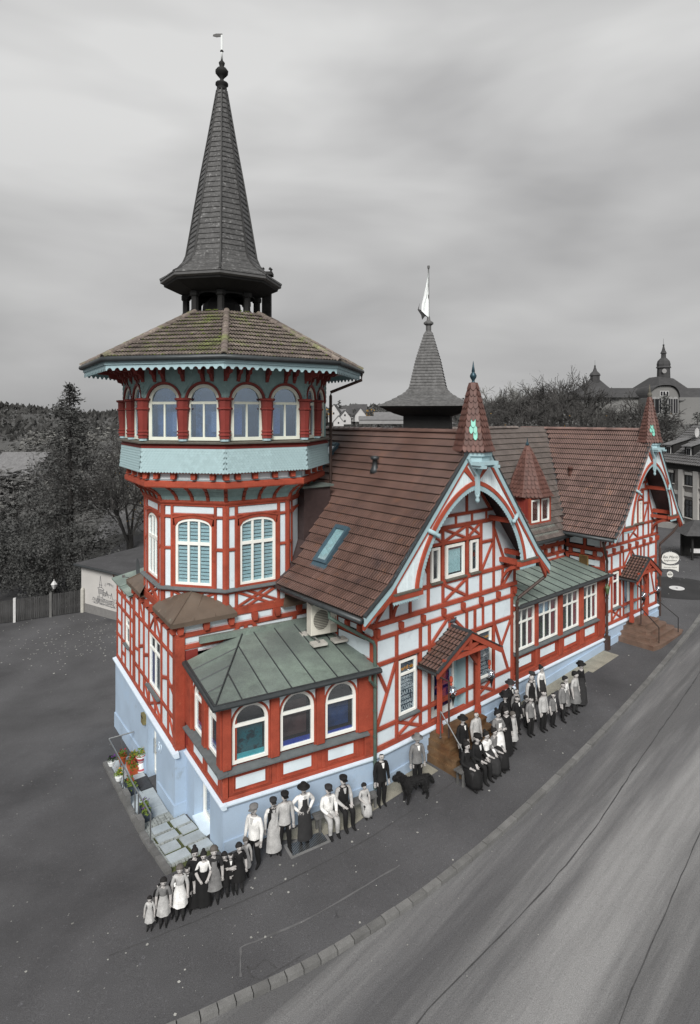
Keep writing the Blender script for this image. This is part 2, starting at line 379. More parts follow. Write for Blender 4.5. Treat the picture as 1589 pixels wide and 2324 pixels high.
def tile_field(parent, O, e, s, poly, w, c, me, name='roof_tile', cap=300, stag=0.0, jit=0.004, reject=None, mats=None, pick=None):
    """tiles over the polygon (a along e, b up the slope s) - the largest `cap` in view as parts, the rest joined"""
    O = Vector(O); e = Vector(e).normalized(); s = Vector(s).normalized(); n = e.cross(s).normalized()
    amin = min(p[0] for p in poly); amax = max(p[0] for p in poly); bmin = min(p[1] for p in poly); bmax = max(p[1] for p in poly)
    L = []; r = 0; b = bmin
    while b < bmax - c * .3:
        a = amin + w / 2 + (stag * w if r % 2 else 0) - (w if stag else 0)
        while a < amax + w / 2:
            if inside(poly, a, b + c * .5):
                p = O + e * a + s * b
                if reject is None or not reject(p): L.append((p, a, b, r))
            a += w
        b += c; r += 1
    rot = Matrix(((e.x, s.x, n.x, 0), (e.y, s.y, n.y, 0), (e.z, s.z, n.z, 0), (0, 0, 0, 1)))
    def size(q):
        d = CAMP - q[0]; return n.dot(d.normalized()) / d.length_squared
    L.sort(key=lambda q: -(pick(q) if pick else size(q)))
    rest = MB(); mv = [v.co.copy() for v in me.vertices]; mf = [tuple(f.vertices) for f in me.polygons]; mm_ = [f.material_index for f in me.polygons]
    for i, (p, a, b, r) in enumerate(L):
        M = Matrix.Translation(p + n * random.uniform(0, jit)) @ rot @ Matrix.Rotation(random.uniform(-.012, .012), 4, 'Z')
        if i < cap: inst(name, me, parent, M)
        else: rest.add([M @ v for v in mv], mf); rest.m[-len(mf):] = mm_
    if rest.v: obj(name + '_field', rest, list(me.materials), parent, kind='stuff')
    return L
def ridge_tiles(parent, A, B, r, mat_, step=0.34, name='ridge_tile', lift=0.0):
    A = Vector(A); B = Vector(B); d = (B - A); n = max(1, int(d.length / step)); d.normalize()
    side = d.cross(Vector((0, 0, 1))).normalized(); up = side.cross(d).normalized()
    m = MB(); seg = (B - A).length / n
    ring0 = [(math.cos(a) * r * 1.12, math.sin(a) * r * 1.0) for a in [math.pi * k / 7 for k in range(8)]]
    lo = [(x, 0, z) for x, z in ring0]; hi = [(x * .86, seg * 1.12, z * .86) for x, z in ring0]
    lo2 = [(x * .8, 0, z * .7 - .01) for x, z in ring0]; k = 8
    m.add(lo + hi + lo2, [(i, i + 1, i + 1 + k, i + k) for i in range(k - 1)] + [(i + 1, i, i + 2 * k, i + 1 + 2 * k) for i in range(k - 1)])
    me = mesh(name, m, mat_)
    rot = Matrix(((side.x, d.x, up.x, 0), (side.y, d.y, up.y, 0), (side.z, d.z, up.z, 0), (0, 0, 0, 1)))
    for i in range(n): inst(name, me, parent, Matrix.Translation(A + d * seg * i + up * lift) @ rot @ Matrix.Rotation(random.uniform(-.03, .03), 4, 'Y'))
def scallop(m, P, depth, pitch, y0, y1, horiz=False, mi=0):
    """hanging fringe of tongues along a polyline of (x,z), depth measured towards the inside (down / centre)"""
    return m
# ------------------------------------------------------------------ materials
M_RED = mat('red timber', '#984431', rough=0.75, var=0.2, scale=2.2, fine=0.14, fscale=40, bump=0.25, rnd=0.14, patch=[('#74301f', 2.6, .55, .78), ('#b06a50', 9.0, .63, .76)])
M_RED2 = mat('dark red timber', '#7c322c', rough=0.55, var=0.12, scale=4.0, fine=0.08, rnd=0.06)
M_PLASTER = mat('white plaster', '#d2dee4', rough=0.92, var=0.07, scale=1.6, fine=0.05, fscale=70, bump=0.35, rnd=0.03, patch=[('#b4bec4', 2.2, 0.58, 0.85), ('#a3a39c', 5.5, .68, .8)])
M_LINE = mat('pinkish panel border', '#c9b9bb', rough=0.9, var=0.10)
M_WHITEW = mat('white painted boards', '#d9e6ea', rough=0.65, var=0.06, scale=8, fine=0.06, rnd=0.05)
M_PALE = mat('pale blue paint', '#9fb9bf', rough=0.6, var=0.07, scale=4, fine=0.05)
M_SHING = mat('pale blue shingles', '#9db5b9', rough=0.75, var=0.04, scale=5, fine=0.08, rnd=0.06, bump=0.1)
M_SHING2 = mat('grey green shingles', '#8aa5a4', rough=0.75, var=0.10, scale=5, fine=0.10, rnd=0.06)
M_PLINTH = mat('light blue render', '#a3b6ca', rough=0.92, var=0.10, scale=.9, fine=0.05, fscale=50, bump=0.25, patch=[('#8fabc6', 0.9, 0.58, 0.9), ('#8b959c', 2.2, .60, .82), ('#7d8388', 6.0, .66, .8)])
M_MOULD = mat('pale moulding', '#cfdfec', rough=0.8, var=0.05)
M_FRAME = mat('white window frame', '#e9eae4', rough=0.45, var=0.04, fine=0.03)
M_FRAMEC = mat('cream window frame', '#d9ddd0', rough=0.5, var=0.05, fine=0.03)
M_GLASS = glass('window glass', '#f4f8fa')
M_GLASSB = glass('sky reflecting glass', '#e4ecf2', opac=0.75)
M_GLASSC = glass('blue tinted glass', '#dbe8fa', opac=0.9, refl=(.78, .90, 1.0))
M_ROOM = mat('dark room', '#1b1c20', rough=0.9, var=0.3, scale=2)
M_REFLB = mat('blue reflection backing', '#a5c0d4', rough=0.8, var=0.25, scale=1.4, patch=('#4d6470', 1.6, .48, .60))  # reflected sky and landscape painted as pale blue with dark patches
M_SILL = mat('slate sill', '#5c6264', rough=0.6, var=0.12, scale=6, rnd=0.05)
M_WSILL = mat('worn sill', '#5a574f', rough=0.8, var=0.2, scale=12)
M_BLIND = mat('pale blind', '#c2dfe2', rough=0.6, var=0.05)
M_CURT = mat('sheer curtain', '#b9d8d8', rough=0.9, var=0.15, scale=14)
M_REDC = mat('red curtain', '#8c2a33', rough=0.9, var=0.2, scale=9)
M_TEAL = mat('teal board', '#1c6b74', rough=0.5, var=0.3, scale=3, patch=('#0c2c33', 3.0, 0.5, 0.6))
M_BLUE = mat('blue board', '#2440a0', rough=0.4, var=0.15, scale=3)
M_DKBOARD = mat('dark slate board', '#4a5560', rough=0.6, var=0.12)
M_YEL = mat('yellow print', '#f0a012', rough=0.6, var=0.05)
M_WPRINT = mat('white print', '#e8ecec', rough=0.6, var=0.05)
M_LIP = mat('mossy shaded tile edge', '#2e2a25', rough=.95, var=.4, scale=8, patch=('#4a4a28', 5, .55, .7))  # dark tile ends: moss in the joints plus course shadow painted in
M_GROOVE = mat('dirty shaded tile groove', '#241d1b', rough=.8, var=.3, scale=3)  # dark groove between ribs: dirt plus recess shade painted into the colour
M_TILE = mat('brown roof tile', '#665049', rough=0.30, var=0.28, scale=1.1, fine=0.16, fscale=22, spec=0.6, rnd=0.16, patch=[('#775645', 2.3, 0.58, 0.75), ('#433839', 1.0, 0.56, 0.80)])
M_TILE2 = mat('reddish roof tile', '#755f59', rough=0.55, var=0.22, scale=1.3, fine=0.18, fscale=20, rnd=0.22, patch=[('#836250', 2.6, 0.58, 0.75), ('#5d4a48', 1.8, 0.60, 0.78)])
M_TILE3 = mat('grey brown roof tile', '#665e5a', rough=0.6, var=0.22, scale=1.6, fine=0.2, fscale=18, rnd=0.18, patch=[('#77675e', 2.6, 0.6, 0.75), ('#5c5f3c', 2.0, 0.66, 0.8)])
M_TILEM = mat('mossy roof tile', '#6f655f', rough=0.75, var=0.25, scale=1.8, fine=0.25, fscale=24, rnd=0.20, patch=[('#8e857a', 5.0, 0.52, 0.7), ('#6a7340', .9, 0.52, 0.70), ('#4b5a1d', 6.0, 0.60, 0.72)])
M_MOSS = mat('moss', '#566128', rough=0.95, var=0.4, scale=9, fine=0.3)
M_SPIREL = mat('spirelet tile', '#5c3f38', rough=0.6, var=0.2, scale=5, fine=0.2, rnd=0.2, patch=('#a08d86', 9.0, 0.66, 0.76))
M_GREENT = mat('green glazed tile', '#2f9a86', rough=0.35, var=0.12, scale=8, rnd=0.1)
M_COPPER = mat('weathered copper sheet', '#68716d', rough=0.6, var=0.14, scale=1.0, fine=0.14, fscale=26, metal=0.1, patch=[('#86968b', 0.4, 0.46, 0.72), ('#535857', 0.8, 0.56, 0.8), ('#8a9490', 9, .68, .75)])
M_COPPER2 = mat('patinated annexe roof', '#717e78', rough=0.65, var=0.16, scale=1.2, fine=0.14, fscale=22, patch=[('#8f9c93', 0.8, 0.5, 0.7), ('#4d4a44', 2.4, 0.66, 0.74)])
M_HIP = mat('brown copper sheet', '#66594e', rough=0.5, var=0.16, scale=1.6, fine=0.10, metal=0.15, patch=('#7d8a7c', 3.0, 0.66, 0.8))
M_GUT = mat('dark zinc gutter', '#3f4345', rough=0.45, var=0.15, metal=0.3)
M_PIPE = mat('green copper downpipe', '#56675f', rough=0.5, var=0.18, scale=4, metal=0.2)
M_BPIPE = mat('brown downpipe', '#453732', rough=0.5, var=0.12)
M_SPIRE = mat('dark spire tile', '#4a4a4a', rough=0.55, var=0.25, scale=4, fine=0.3, fscale=14, patch=('#777777', 7, 0.56, 0.7))
M_SPIRED = mat('dark spire timber', '#1d1d1d', rough=0.8, var=0.3, scale=4)
M_GREYP = mat('grey pale paint', '#c4c4c4', rough=0.6, var=0.1)
M_FIN = mat('blue grey finial', '#2f4650', rough=0.4, var=0.15, metal=0.4)
M_STEEL = mat('brushed steel', '#a2a5a6', rough=0.3, var=0.06, metal=0.85)
M_BLACK = mat('black iron', '#1c1c1c', rough=0.5, var=0.2)
M_WOODST = mat('brown stone step', '#665039', rough=0.6, var=0.28, scale=3, fine=0.15, patch=('#5a3c24', 1.6, 0.52, 0.7))
M_STEP2 = mat('brown granite step', '#6d594d', rough=0.6, var=0.22, scale=4, fine=0.2, patch=('#5b4338', 2, 0.5, 0.7))
M_CLAD = mat('brown metal cladding', '#4a3d3c', rough=0.5, var=0.14, metal=0.2)
M_BEIGE = mat('beige enamel', '#cfcdc2', rough=0.5, var=0.05)
M_PAVER = mat('concrete slab', '#b3b1aa', rough=0.9, var=0.12, scale=5)
M_ASPH = mat('dark asphalt', '#4e4e50', rough=0.92, var=0.22, scale=0.35, fine=0.32, fscale=55, bump=0.4, patch=[('#39393b', 0.16, 0.5, 0.75), ('#5d5e61', 0.9, 0.66, 0.85), ('#2f2f31', 2.2, .68, .8), ('#66666a', 14.0, .60, .72)])
M_ROAD = mat('road asphalt with painted glare', '#59595a', rough=0.8, var=0.12, scale=0.35, fine=0.30, fscale=60, bump=0.4, stretch=(1, 0.03, 1, math.radians(46)), patch=[('#858585', 0.42, 0.46, 0.62), ('#47474a', 0.28, 0.52, 0.72)])  # pale lengthwise streaks paint wet-road sun glare into the base colour
M_KERB = mat('kerb stone', '#6a6a69', rough=0.9, var=0.2, scale=3, fine=0.2, rnd=0.15, bump=0.3)
M_GROUND = mat('far ground', '#4b4b4a', rough=1, var=0.25, scale=0.05, fine=0.2, fscale=1.5)
# ------------------------------------------------------------------ ground
B0 = (-3.485, 16.364)
def zg(x, y):
    dx, dy = x - B0[0], y - B0[1]; s = .766 * dx + .643 * dy; w = -.643 * dx + .766 * dy
    z = .055 * min(s, 35) if s > 0 else max(.02 * s, -1)
    k = max(0, min(1, (14 - s) / 8)); k = k * k * (3 - 2 * k); h = 0
    if w > 0: h = -.223 * w if w < 3 else -.67 - .11 * (min(w, 20) - 3)
    return z + h * k
KERB = [(-9.5, 9.4), (-6.2, 10.7), (-3.54, 11.81), (-2.25, 12.45), (-.92, 13.12), (.58, 14.04), (1.95, 14.98), (3.86, 16.52), (6.14, 18.62), (9.48, 21.87), (12.88, 25.37), (18.42, 31.3), (22.5, 36.5), (27, 44), (30, 52)]
def resample(P, step):
    out = []; acc = 0
    for i in range(len(P) - 1):
        a, b = Vector(P[i]), Vector(P[i + 1]); n = max(1, round((b - a).length / step))
        out += [tuple(a + (b - a) * k / n) for k in range(n)]
    return out + [P[-1]]
def smoothline(P, it=2):
    for _ in range(it):
        Q = [P[0]]
        for i in range(len(P) - 1):
            a, b = P[i], P[i + 1]; Q += [(a[0] * .75 + b[0] * .25, a[1] * .75 + b[1] * .25), (a[0] * .25 + b[0] * .75, a[1] * .25 + b[1] * .75)]
        P = Q + [P[-1]]
    return P
KL = resample(smoothline(KERB), 0.9)
def sheet(name, left, right, zoff, mat_, n=30, **kw):
    m = MB(); R = []
    for a, b in zip(left, right):
        R.append([(a[0] + (b[0] - a[0]) * k / n, a[1] + (b[1] - a[1]) * k / n) for k in range(n + 1)])
    R = [[(x, y, zg(x, y) + zoff) for x, y in r] for r in R]
    m.loft(R, close=False, caps=False); return obj(name, m, mat_, smooth=True, **kw)
gm = MB()
gx = [-1500, -700, -300, -150, -90, -60, -45] + [-40 + 4 * i for i in range(31)] + [95, 130, 200, 350, 700, 1500]
gy = [-60, -20, 0, 5] + [8 + 4 * i for i in range(24)] + [110, 130, 160, 220, 320, 500, 900, 2500]
def zfar(x, y): return zg(x, y) - 0.45
gm.loft([[(x, y, zfar(x, y)) for y in gy] for x in gx], close=False, caps=False)
obj('ground', gm, M_GROUND, kind='structure')
pave = sheet('pavement', KL, [(p[0] - .643 * 46, p[1] + .766 * 46) for p in KL], 0.0, M_ASPH, n=56, kind='structure')
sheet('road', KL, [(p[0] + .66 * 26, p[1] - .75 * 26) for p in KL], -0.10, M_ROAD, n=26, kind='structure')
# kerb stones, one by one
kerb = node('kerb', None, (0, 14, 0)); tag(kerb, kind='structure')
for i in range(len(KL) - 1):
    a, b = Vector(KL[i]), Vector(KL[i + 1]); d = (b - a).normalized(); nrm = Vector((d.y, -d.x)); a2 = a + d * .012; b2 = b - d * .012
    q = [a2 - nrm * .02, b2 - nrm * .02, b2 + nrm * .17, a2 + nrm * .17]; m = MB(); j = random.uniform(-.008, .008)
    m.hprism([tuple(p) for p in q], lambda x, y: zg(x, y) - .25, lambda x, y: zg(x, y) + .012 + j); obj('kerb_stone', m, M_KERB, kerb)
# gutter seam and crack lines in the asphalt: shallow strips of another surface
def seam(name, P, w, zo, mt, parent=None):
    m = MB(); P = resample(smoothline(P, 2), .4); L = []; R = []
    for i, p in enumerate(P):
        a, b = Vector(P[max(i - 1, 0)]), Vector(P[min(i + 1, len(P) - 1)]); d = (b - a).normalized(); n = Vector((d.y, -d.x)); ww = w * random.uniform(.5, 1.3); o = n * random.uniform(-.012, .012)
        L.append(Vector(p) + n * ww / 2 + o); R.append(Vector(p) - n * ww / 2 + o)
    for i in range(len(P) - 1): m.poly([(q.x, q.y, zg(q.x, q.y) + zo) for q in (L[i], L[i + 1], R[i + 1], R[i])])
    return obj(name, m, mt, parent, kind=None if parent else 'structure')
M_SEAM = mat('bitumen seam', '#424243', rough=0.8, var=0.3)
M_SEAML = mat('grey joint filler', '#5d5d5e', rough=0.9, var=0.3, scale=3)
# ------------------------------------------------------------------ the street range: gable house, annexe, corner house share one facade line
FG = frame((.75, 18.64), 50)
def W2(F, x, y, z): return F @ Vector((x, y, z))
TC = Vector((-4.677, 22.723))                       # axis of the tower

def tongue_rows(parent, F, cx, cy, prof, nside, ph, w0, row, greens=(), vis=None):
    """a steep little roof of beaver-tail tiles, each tile a part"""
    me = tile_mesh('plain_tile', w0 * .93, row * 1.35, 1, 0.05, M_SPIREL, t=0.026, tongue=row * .4); meg = tile_mesh('green_tile', w0 * .93, row * 1.35, 1, 0.05, M_GREENT, t=0.03, tongue=row * .4)
    L = []
    def R(z):
        for (r0, z0), (r1, z1) in zip(prof, prof[1:]):
            if z0 <= z <= z1: return r0 + (r1 - r0) * (z - z0) / (z1 - z0), (r1 - r0) / (z1 - z0)
        return prof[-1][0], -.2
    for s in range(nside):
        am = ph + 2 * math.pi * (s + .5) / nside
        if vis and not vis(am): continue
        z = prof[0][1]; r = 0
        while z < prof[-1][1] - row * .4:
            rr, sl = R(z); ap = rr * math.cos(math.pi / nside); wd = 2 * rr * math.sin(math.pi / nside); n = max(1, round(wd / w0))
            nx, ny = math.cos(am), math.sin(am); tx, ty = -ny, nx
            up = Vector((nx * sl * math.cos(math.pi / nside), ny * sl * math.cos(math.pi / nside), 1)).normalized(); e = Vector((tx, ty, 0)); no = e.cross(up)
            for k in range(n):
                o = (k + .5 - n / 2) * wd / n
                p = Vector((cx + nx * ap + tx * o, cy + ny * ap + ty * o, z)); M = Matrix(((e.x * wd / n / w0, up.x, no.x, p.x), (e.y * wd / n / w0, up.y, no.y, p.y), (e.z, up.z, no.z, p.z), (0, 0, 0, 1)))
                g = (s, r, k, n) if greens else None
                inst('plain_tile', meg if greens and greens(s, r, k, n) else me, parent, F @ M)
            z += row * up.z; r += 1

def gable_house(th, F, X, Z, k, depth, mtile, greens, reject, cap, spire_k):
    zb, = (Z(1.4),)
    # solid core
    AX, AZ = X(3.95), Z(11.40)
    core = MB(); core.prism([(X(0) + .02, Z(1.4) - .2), (X(7.4), Z(1.4) - .2), (X(7.4), Z(6.6)), (AX, AZ - .75), (X(0) + .02, Z(6.6))], .46, depth)
    wall = obj('wall', core, M_ROOM, th, F)
    w = lambda v: v * k * .80
    bm = []
    def B(x0, z0, x1, z1, ww): bm.append((X(x0), Z(z0), X(x1), Z(z1), w(ww)))
    for r in ((0, 1.5, 7.4, 1.5, .22), (0, 2.12, 7.4, 2.12, .15), (0, 4.15, 7.4, 4.15, .15), (-.05, 4.98, 7.5, 4.98, .15), (-.1, 5.42, 7.62, 5.42, .2), (-.4, 6.2, 7.8, 6.2, .16), (1.08, 8.1, 6.35, 8.1, .15), (1.5, 8.5, 6.02, 8.5, .13)): B(*r)
    # ground floor
    for x, a, b in ((.07, 1.6, 5.3), (1.0, 1.6, 4.98), (2.12, 1.6, 4.98), (2.56, 1.6, 4.98), (4.55, 1.6, 4.98), (5.02, 1.6, 4.98), (6.15, 1.6, 4.98), (7.31, 1.6, 5.3), (3.62, 4.15, 4.98)): B(x, a, x, b, .15)
    for d in ((1.03, 1.62, 2.1, 2.1, .12), (1.03, 2.1, 2.1, 1.62, .12), (5.05, 1.62, 6.12, 2.1, .12), (5.05, 2.1, 6.12, 1.62, .12), (.98, 4.1, .12, 2.18, .13), (.1, 4.1, .56, 3.2, .13),
              (6.2, 4.1, 7.05, 2.16, .13), (7.28, 4.12, 6.62, 3.15, .13), (2.62, 4.2, 3.58, 4.95, .13), (3.66, 4.95, 4.52, 4.2, .13), (5.5, 4.2, 5.5, 4.95, .12)): B(*d)
    # knee storey
    for x in (.75, 1.62, 2.5, 3.25, 4.56, 5.36, 6.15, 6.72, 7.5): B(x, 5.5, x, 6.14, .14)
    for d in ((3.28, 5.52, 4.53, 6.13, .12), (3.28, 6.13, 4.53, 5.52, .12), (.05, 5.5, .7, 6.14, .12), (6.76, 5.52, 7.46, 6.13, .11)): B(*d)
    # window storey
    for x in (2.5, 3.25, 4.58, 5.38): B(x, 6.25, x, 8.05, .15)
    B(2.5, 7.56, 5.38, 7.56, .12)
    for d in ((6.15, 6.25, 6.15, 8.05, .14), (1.75, 6.25, 1.75, 8.05, .13), (5.4, 7.32, 6.15, 7.32, .12), (5.42, 6.28, 6.12, 7.28, .12), (6.2, 7.7, 6.9, 6.28, .13), (1.7, 7.4, 1.0, 6.28, .13),
              (3.28, 7.6, 4.55, 8.06, .11), (3.28, 8.06, 4.55, 7.6, .11), (4.6, 7.6, 5.36, 8.06, .1), (4.6, 8.06, 5.36, 7.6, .1), (2.52, 7.6, 3.23, 8.06, .1), (2.52, 8.06, 3.23, 7.6, .1), (1.78, 7.9, 2.46, 6.7, .11),
              (3.05, 8.14, 3.05, 8.46, .1), (3.95, 8.14, 3.95, 8.46, .1), (4.85, 8.14, 4.85, 8.46, .1), (5.7, 8.14, 5.7, 8.46, .1), (2.2, 8.14, 2.2, 8.46, .1),
              (3.3, 8.55, 3.3, 10.0, .13), (4.55, 8.55, 4.55, 10.0, .13), (5.9, 8.55, 4.9, 9.75, .13), (2.0, 8.55, 2.95, 9.75, .13), (2.4, 9.3, 5.5, 9.3, .13)): B(*d)
    out = [(X(0), Z(1.4)), (X(7.4), Z(1.4)), (X(7.4), Z(5.3)), (X(7.62), Z(5.42)), (X(7.62), Z(6.75)), (AX, AZ - .45), (X(-.1), Z(6.8)), (X(-.1), Z(5.42)), (X(0), Z(5.3))]
    wins = [(X(1.09), X(1.90), Z(2.24), Z(4.02)), (X(5.18), X(6.0), Z(2.24), Z(4.02)), (X(2.66), X(3.10), Z(6.30), Z(7.47)), (X(3.42), X(4.42), Z(6.30), Z(7.47)), (X(4.77), X(5.22), Z(6.30), Z(7.47))]
    door = (X(2.62), X(4.48), Z(1.4), Z(4.1))
    # convex pieces: clip the non-convex outline into a lower block and a gable
    lower = [p for p in rect(X(0), X(7.4), Z(1.4), Z(5.36))]
    upper = [(X(-.1), Z(5.36)), (X(7.62), Z(5.36)), (X(7.62), Z(6.75)), (AX, AZ - .45), (X(-.1), Z(6.8))]
    holes = [rect(a - .02, b + .02, c - .02, d + .02) for a, b, c, d in wins] + [rect(*door)]
    timber(wall, F, lower, [b for b in bm if min(b[1], b[3]) < Z(5.2)], holes)
    timber(wall, F, upper, [b for b in bm if min(b[1], b[3]) >= Z(5.2)], holes)
    for a_, b_ in ((.02, 1.0), (2.02, 2.6), (4.5, 5.1), (6.1, 7.38)):
        m = MB(); m.box(X(a_), X(b_), .10, .2, Z(1.42), Z(5.34)); obj('wall_backing', m, M_PLASTER, wall, F)
    # bracket heads between the two jetty beams
    nb = 7
    for i in range(nb + 1):
        x = X(.1 + 7.3 * i / nb); m = MB()
        m.prism([(x - w(.09), Z(5.32)), (x + w(.09), Z(5.32)), (x + w(.09), Z(5.16)), (x + w(.06), Z(5.06)), (x - w(.06), Z(5.06)), (x - w(.09), Z(5.16))], -.13, .0); m.lathe(0, 0, [(.02, 0)], 3) if False else None
        m.box(x - w(.07), x + w(.07), -.15, -.12, Z(5.2), Z(5.28)); obj('beam_head', m, M_RED, wall, F)
    # windows
    for i, (a, b, c, d) in enumerate(wins):
        if i < 2: window(th, F, a, b, c, d, transom=c + (d - c) * .74, sill=.14, behind=poster_fn(i, k) if k > .9 else curtain(M_REDC, (0.05, .95), folds=5), fw=.075)
        elif i == 3: window(th, F, a, b, c, d, sill=.1, msill=M_WSILL, fw=.1, behind=many(curtain(M_CURT, (.04, .96), (.05, .93)), curtain(M_REDC, (0, 1), (.9, 1.0), dy=.07)))
        else: window(th, F, a, b, c, d, sill=.1, msill=M_WSILL, fw=.09, behind=curtain(M_CURT, (0, .35)) if k < .9 else None)
    # doorway niche with glazed door
    x0, x1, z0, z1 = door; m = MB(); d = .44
    m.poly([(x0, 0, z0), (x0, d, z0), (x0, d, z1), (x0, 0, z1)]); m.poly([(x1, 0, z0), (x1, d, z0), (x1, d, z1), (x1, 0, z1)]); m.poly([(x0, 0, z1), (x1, 0, z1), (x1, d, z1), (x0, d, z1)]); m.poly([(x0, d, z0), (x1, d, z0), (x1, d, z1), (x0, d, z1)])
    nich = obj('door_niche', m, M_PALE, th, F)
    m = MB(); a, b = x0 + .25 * (x1 - x0), x1 - .12 * (x1 - x0); t = z0 + (z1 - z0) * .93
    m.strip([(a, z0), (a, t), (b, t), (b, z0), (a, z0)], [(a + .1, z0 + .22), (a + .1, t - .1), (b - .1, t - .1), (b - .1, z0 + .22), (a + .1, z0 + .22)], d - .09, d - .02)
    dr = obj('door', m, M_FRAME, th, F); m = MB(); m.box(a + .1, b - .1, d - .06, d - .05, z0 + .22, t - .1); obj('pane', m, M_GLASSB, dr, F)
    m = MB(); m.box(a + .11, b - .11, d - .045, d - .04, z0 + .23, t - .11); obj('poster', m, M_BLUE, dr, F)
    m = MB(); m.tube([(a + .05, d - .14, z0 + 1.0), (a + .05, d - .14, z0 + 1.35)], .012); obj('handle', m, M_STEEL, dr, F)
    # roof slabs
    LP = [(X(-1.31), Z(6.2)), (X(-.26), Z(6.95)), (AX, AZ)]; RP = [(X(8.3), Z(6.2)), (X(7.45), Z(7.0)), (AX, AZ)]
    m = MB(); T_ = .14
    for P in (LP, RP):
        for (xa, za), (xb, zb_) in zip(P, P[1:]):
            m.prism([(xa, za), (xb, zb_), (xb, zb_ - T_), (xa, za - T_)], -1.02, depth)
    roof = obj('roof', m, M_CLAD, th, F)
    me = tile_mesh('roof_tile', .212, .385, 2, .030, mtile)
    tot = 0
    for P, sgn in ((LP, 1), (RP, -1)):
        for (xa, za), (xb, zb_) in zip(P, P[1:]):
            L_ = math.hypot(xb - xa, zb_ - za); s = F.to_3x3() @ Vector((xb - xa, 0, zb_ - za)).normalized()
            e = F.to_3x3() @ Vector((0, -1 * sgn, 0)); O = W2(F, xa, depth if sgn > 0 else -1.03, za)
            n_c = max(1, round(L_ / .335)); up = za > Z(6.5)
            tile_field(roof, O, e, s, rect(0, depth + 1.03, 0, L_), .212, L_ / n_c, me, cap=(cap[1] if up else cap[0]) if sgn > 0 else 0, reject=reject)
    ridge_tiles(roof, W2(F, AX, -1.0, AZ + .03), W2(F, AX, depth, AZ + .03), .13, mtile)
    # gutter along the left eave
    m = MB(); xa, za = LP[0]; m.tube([(xa - .08, -1.0, za - .06), (xa - .08, min(depth, 3.1), za - .06)], .085, 8); obj('gutter', m, M_GUT, th, F, smooth=True)
    # ---- projecting gable screen
    yS = -1.0; AC = X(3.75); hw = k * 2.9; zs = Z(6.65); hh = Z(9.75) - zs
    def az(x):
        d_ = min(1, abs((x - AC) / hw)); return zs + hh * max(0, 1 - d_ ** 1.6) ** .62
    def rz(x):
        P = LP if x < AX else RP
        for (xa, za), (xb, zb_) in zip(P, P[1:]):
            if min(xa, xb) <= x <= max(xa, xb): return za + (zb_ - za) * (x - xa) / (xb - xa)
        return Z(6.2)
    scr = node('gable_screen', th, W2(F, AX, yS, Z(8)))
    xs = -0.15
    bw_ = .125 * k; x = X(-.1)
    while x < X(7.35):
        lo0 = max(az(x) if abs(x - AC) < hw else zs, zs); lo1 = max(az(x + bw_) if abs(x + bw_ - AC) < hw else zs, zs); h0, h1 = rz(x) - .30 * k, rz(x + bw_) - .30 * k
        if h0 > lo0 + .02 and h1 > lo1 + .02:
            m = MB(); m.prism([(x + .004, lo0), (x + bw_ - .004, lo1), (x + bw_ - .004, h1), (x + .004, h0)], yS - .0 - random.uniform(0, .004), yS + .04); obj('board', m, M_WHITEW, scr, F)
        x += bw_
    for P, nm in ((LP, 0), (RP, 1)):
        sg = 1 if P is LP else -1
        off = lambda dd: [(px, pz - dd * (1.25 if i < 2 else 1.4)) for i, (px, pz) in enumerate(P)]
        m = MB(); m.strip([(p[0], p[1] + .04) for p in P], off(.17 * k), yS - .07, yS - .0); obj('bargeboard', m, M_PALE, th, F)
        m = MB(); m.strip(off(.17 * k), off(.27 * k), yS - .045, yS + .05); obj('rafter', m, M_RED, th, F)
        m = MB(); m.strip([(p[0], p[1] + .10) for p in P], [(p[0], p[1] + .035) for p in P], yS - .10, yS + .02); obj('verge_flashing', m, M_GUT, th, F)
    n = 36; A = [(AC - hw + 2 * hw * i / n, 0) for i in range(n + 1)]
    A = [(AC - hw * math.cos(math.pi * i / n), 0) for i in range(n + 1)]; A = [(px, az(px)) for px, _ in A]
    def shrink(P, d_): return [(AC + (px - AC) * (1 - d_ / hw), zs + (pz - zs) * (1 - d_ / hh)) for px, pz in P]
    m = MB(); m.strip(shrink(A, -.06 * k), shrink(A, .08 * k), yS - .06, yS + .06); m.box(AC - hw - .06 * k, AC - hw + .08 * k, yS - .059, yS + .059, Z(6.5), zs); m.box(AC + hw - .08 * k, AC + hw + .06 * k, yS - .059, yS + .059, Z(6.5), zs); obj('arch_rib', m, M_RED, th, F)
    C1 = shrink(A, .08 * k); C2 = shrink(A, .19 * k); m = MB(); m.strip(C1, C2, yS - .03, yS - .005)
    ln = 0; last = C2[0]
    for i in range(1, len(C2)):
        a_, b_ = Vector(last), Vector(C2[i])
        nseg = max(1, round((b_ - a_).length / (.13 * k)))
        for j in range(nseg):
            c_ = a_ + (b_ - a_) * ((j + .5) / nseg); r_ = .078 * k; m.prism([(c_.x + r_ * math.cos(t), c_.y + r_ * math.sin(t)) for t in [2 * math.pi * q / 8 for q in range(8)]], yS - .028, yS - .007)
        last = C2[i]
    obj('scalloped_trim', m, M_PALE, th, F)
    # feet of the screen: consoles, fringe and curved brackets
    for sg, xa, xb in ((-1, X(-.2), X(1.1)), (1, X(6.3), X(7.55))):
        m = MB(); m.box(xa, xb, yS - .08, yS + .08, Z(6.46), Z(6.62)); m.box(X(.75) if sg < 0 else X(6.5), X(.95) if sg < 0 else X(6.75), yS + .05, .05, Z(6.44), Z(6.6)); ft = obj('console_beam', m, M_RED, th, F)
        m = MB(); m.box(min(xa, xb) + .05, max(xa, xb) - .1, yS - .10, yS + .1, Z(6.62) + .003, Z(6.68)); obj('cover_board', m, M_WSILL, ft, F)
        m = MB(); x = xa + .02
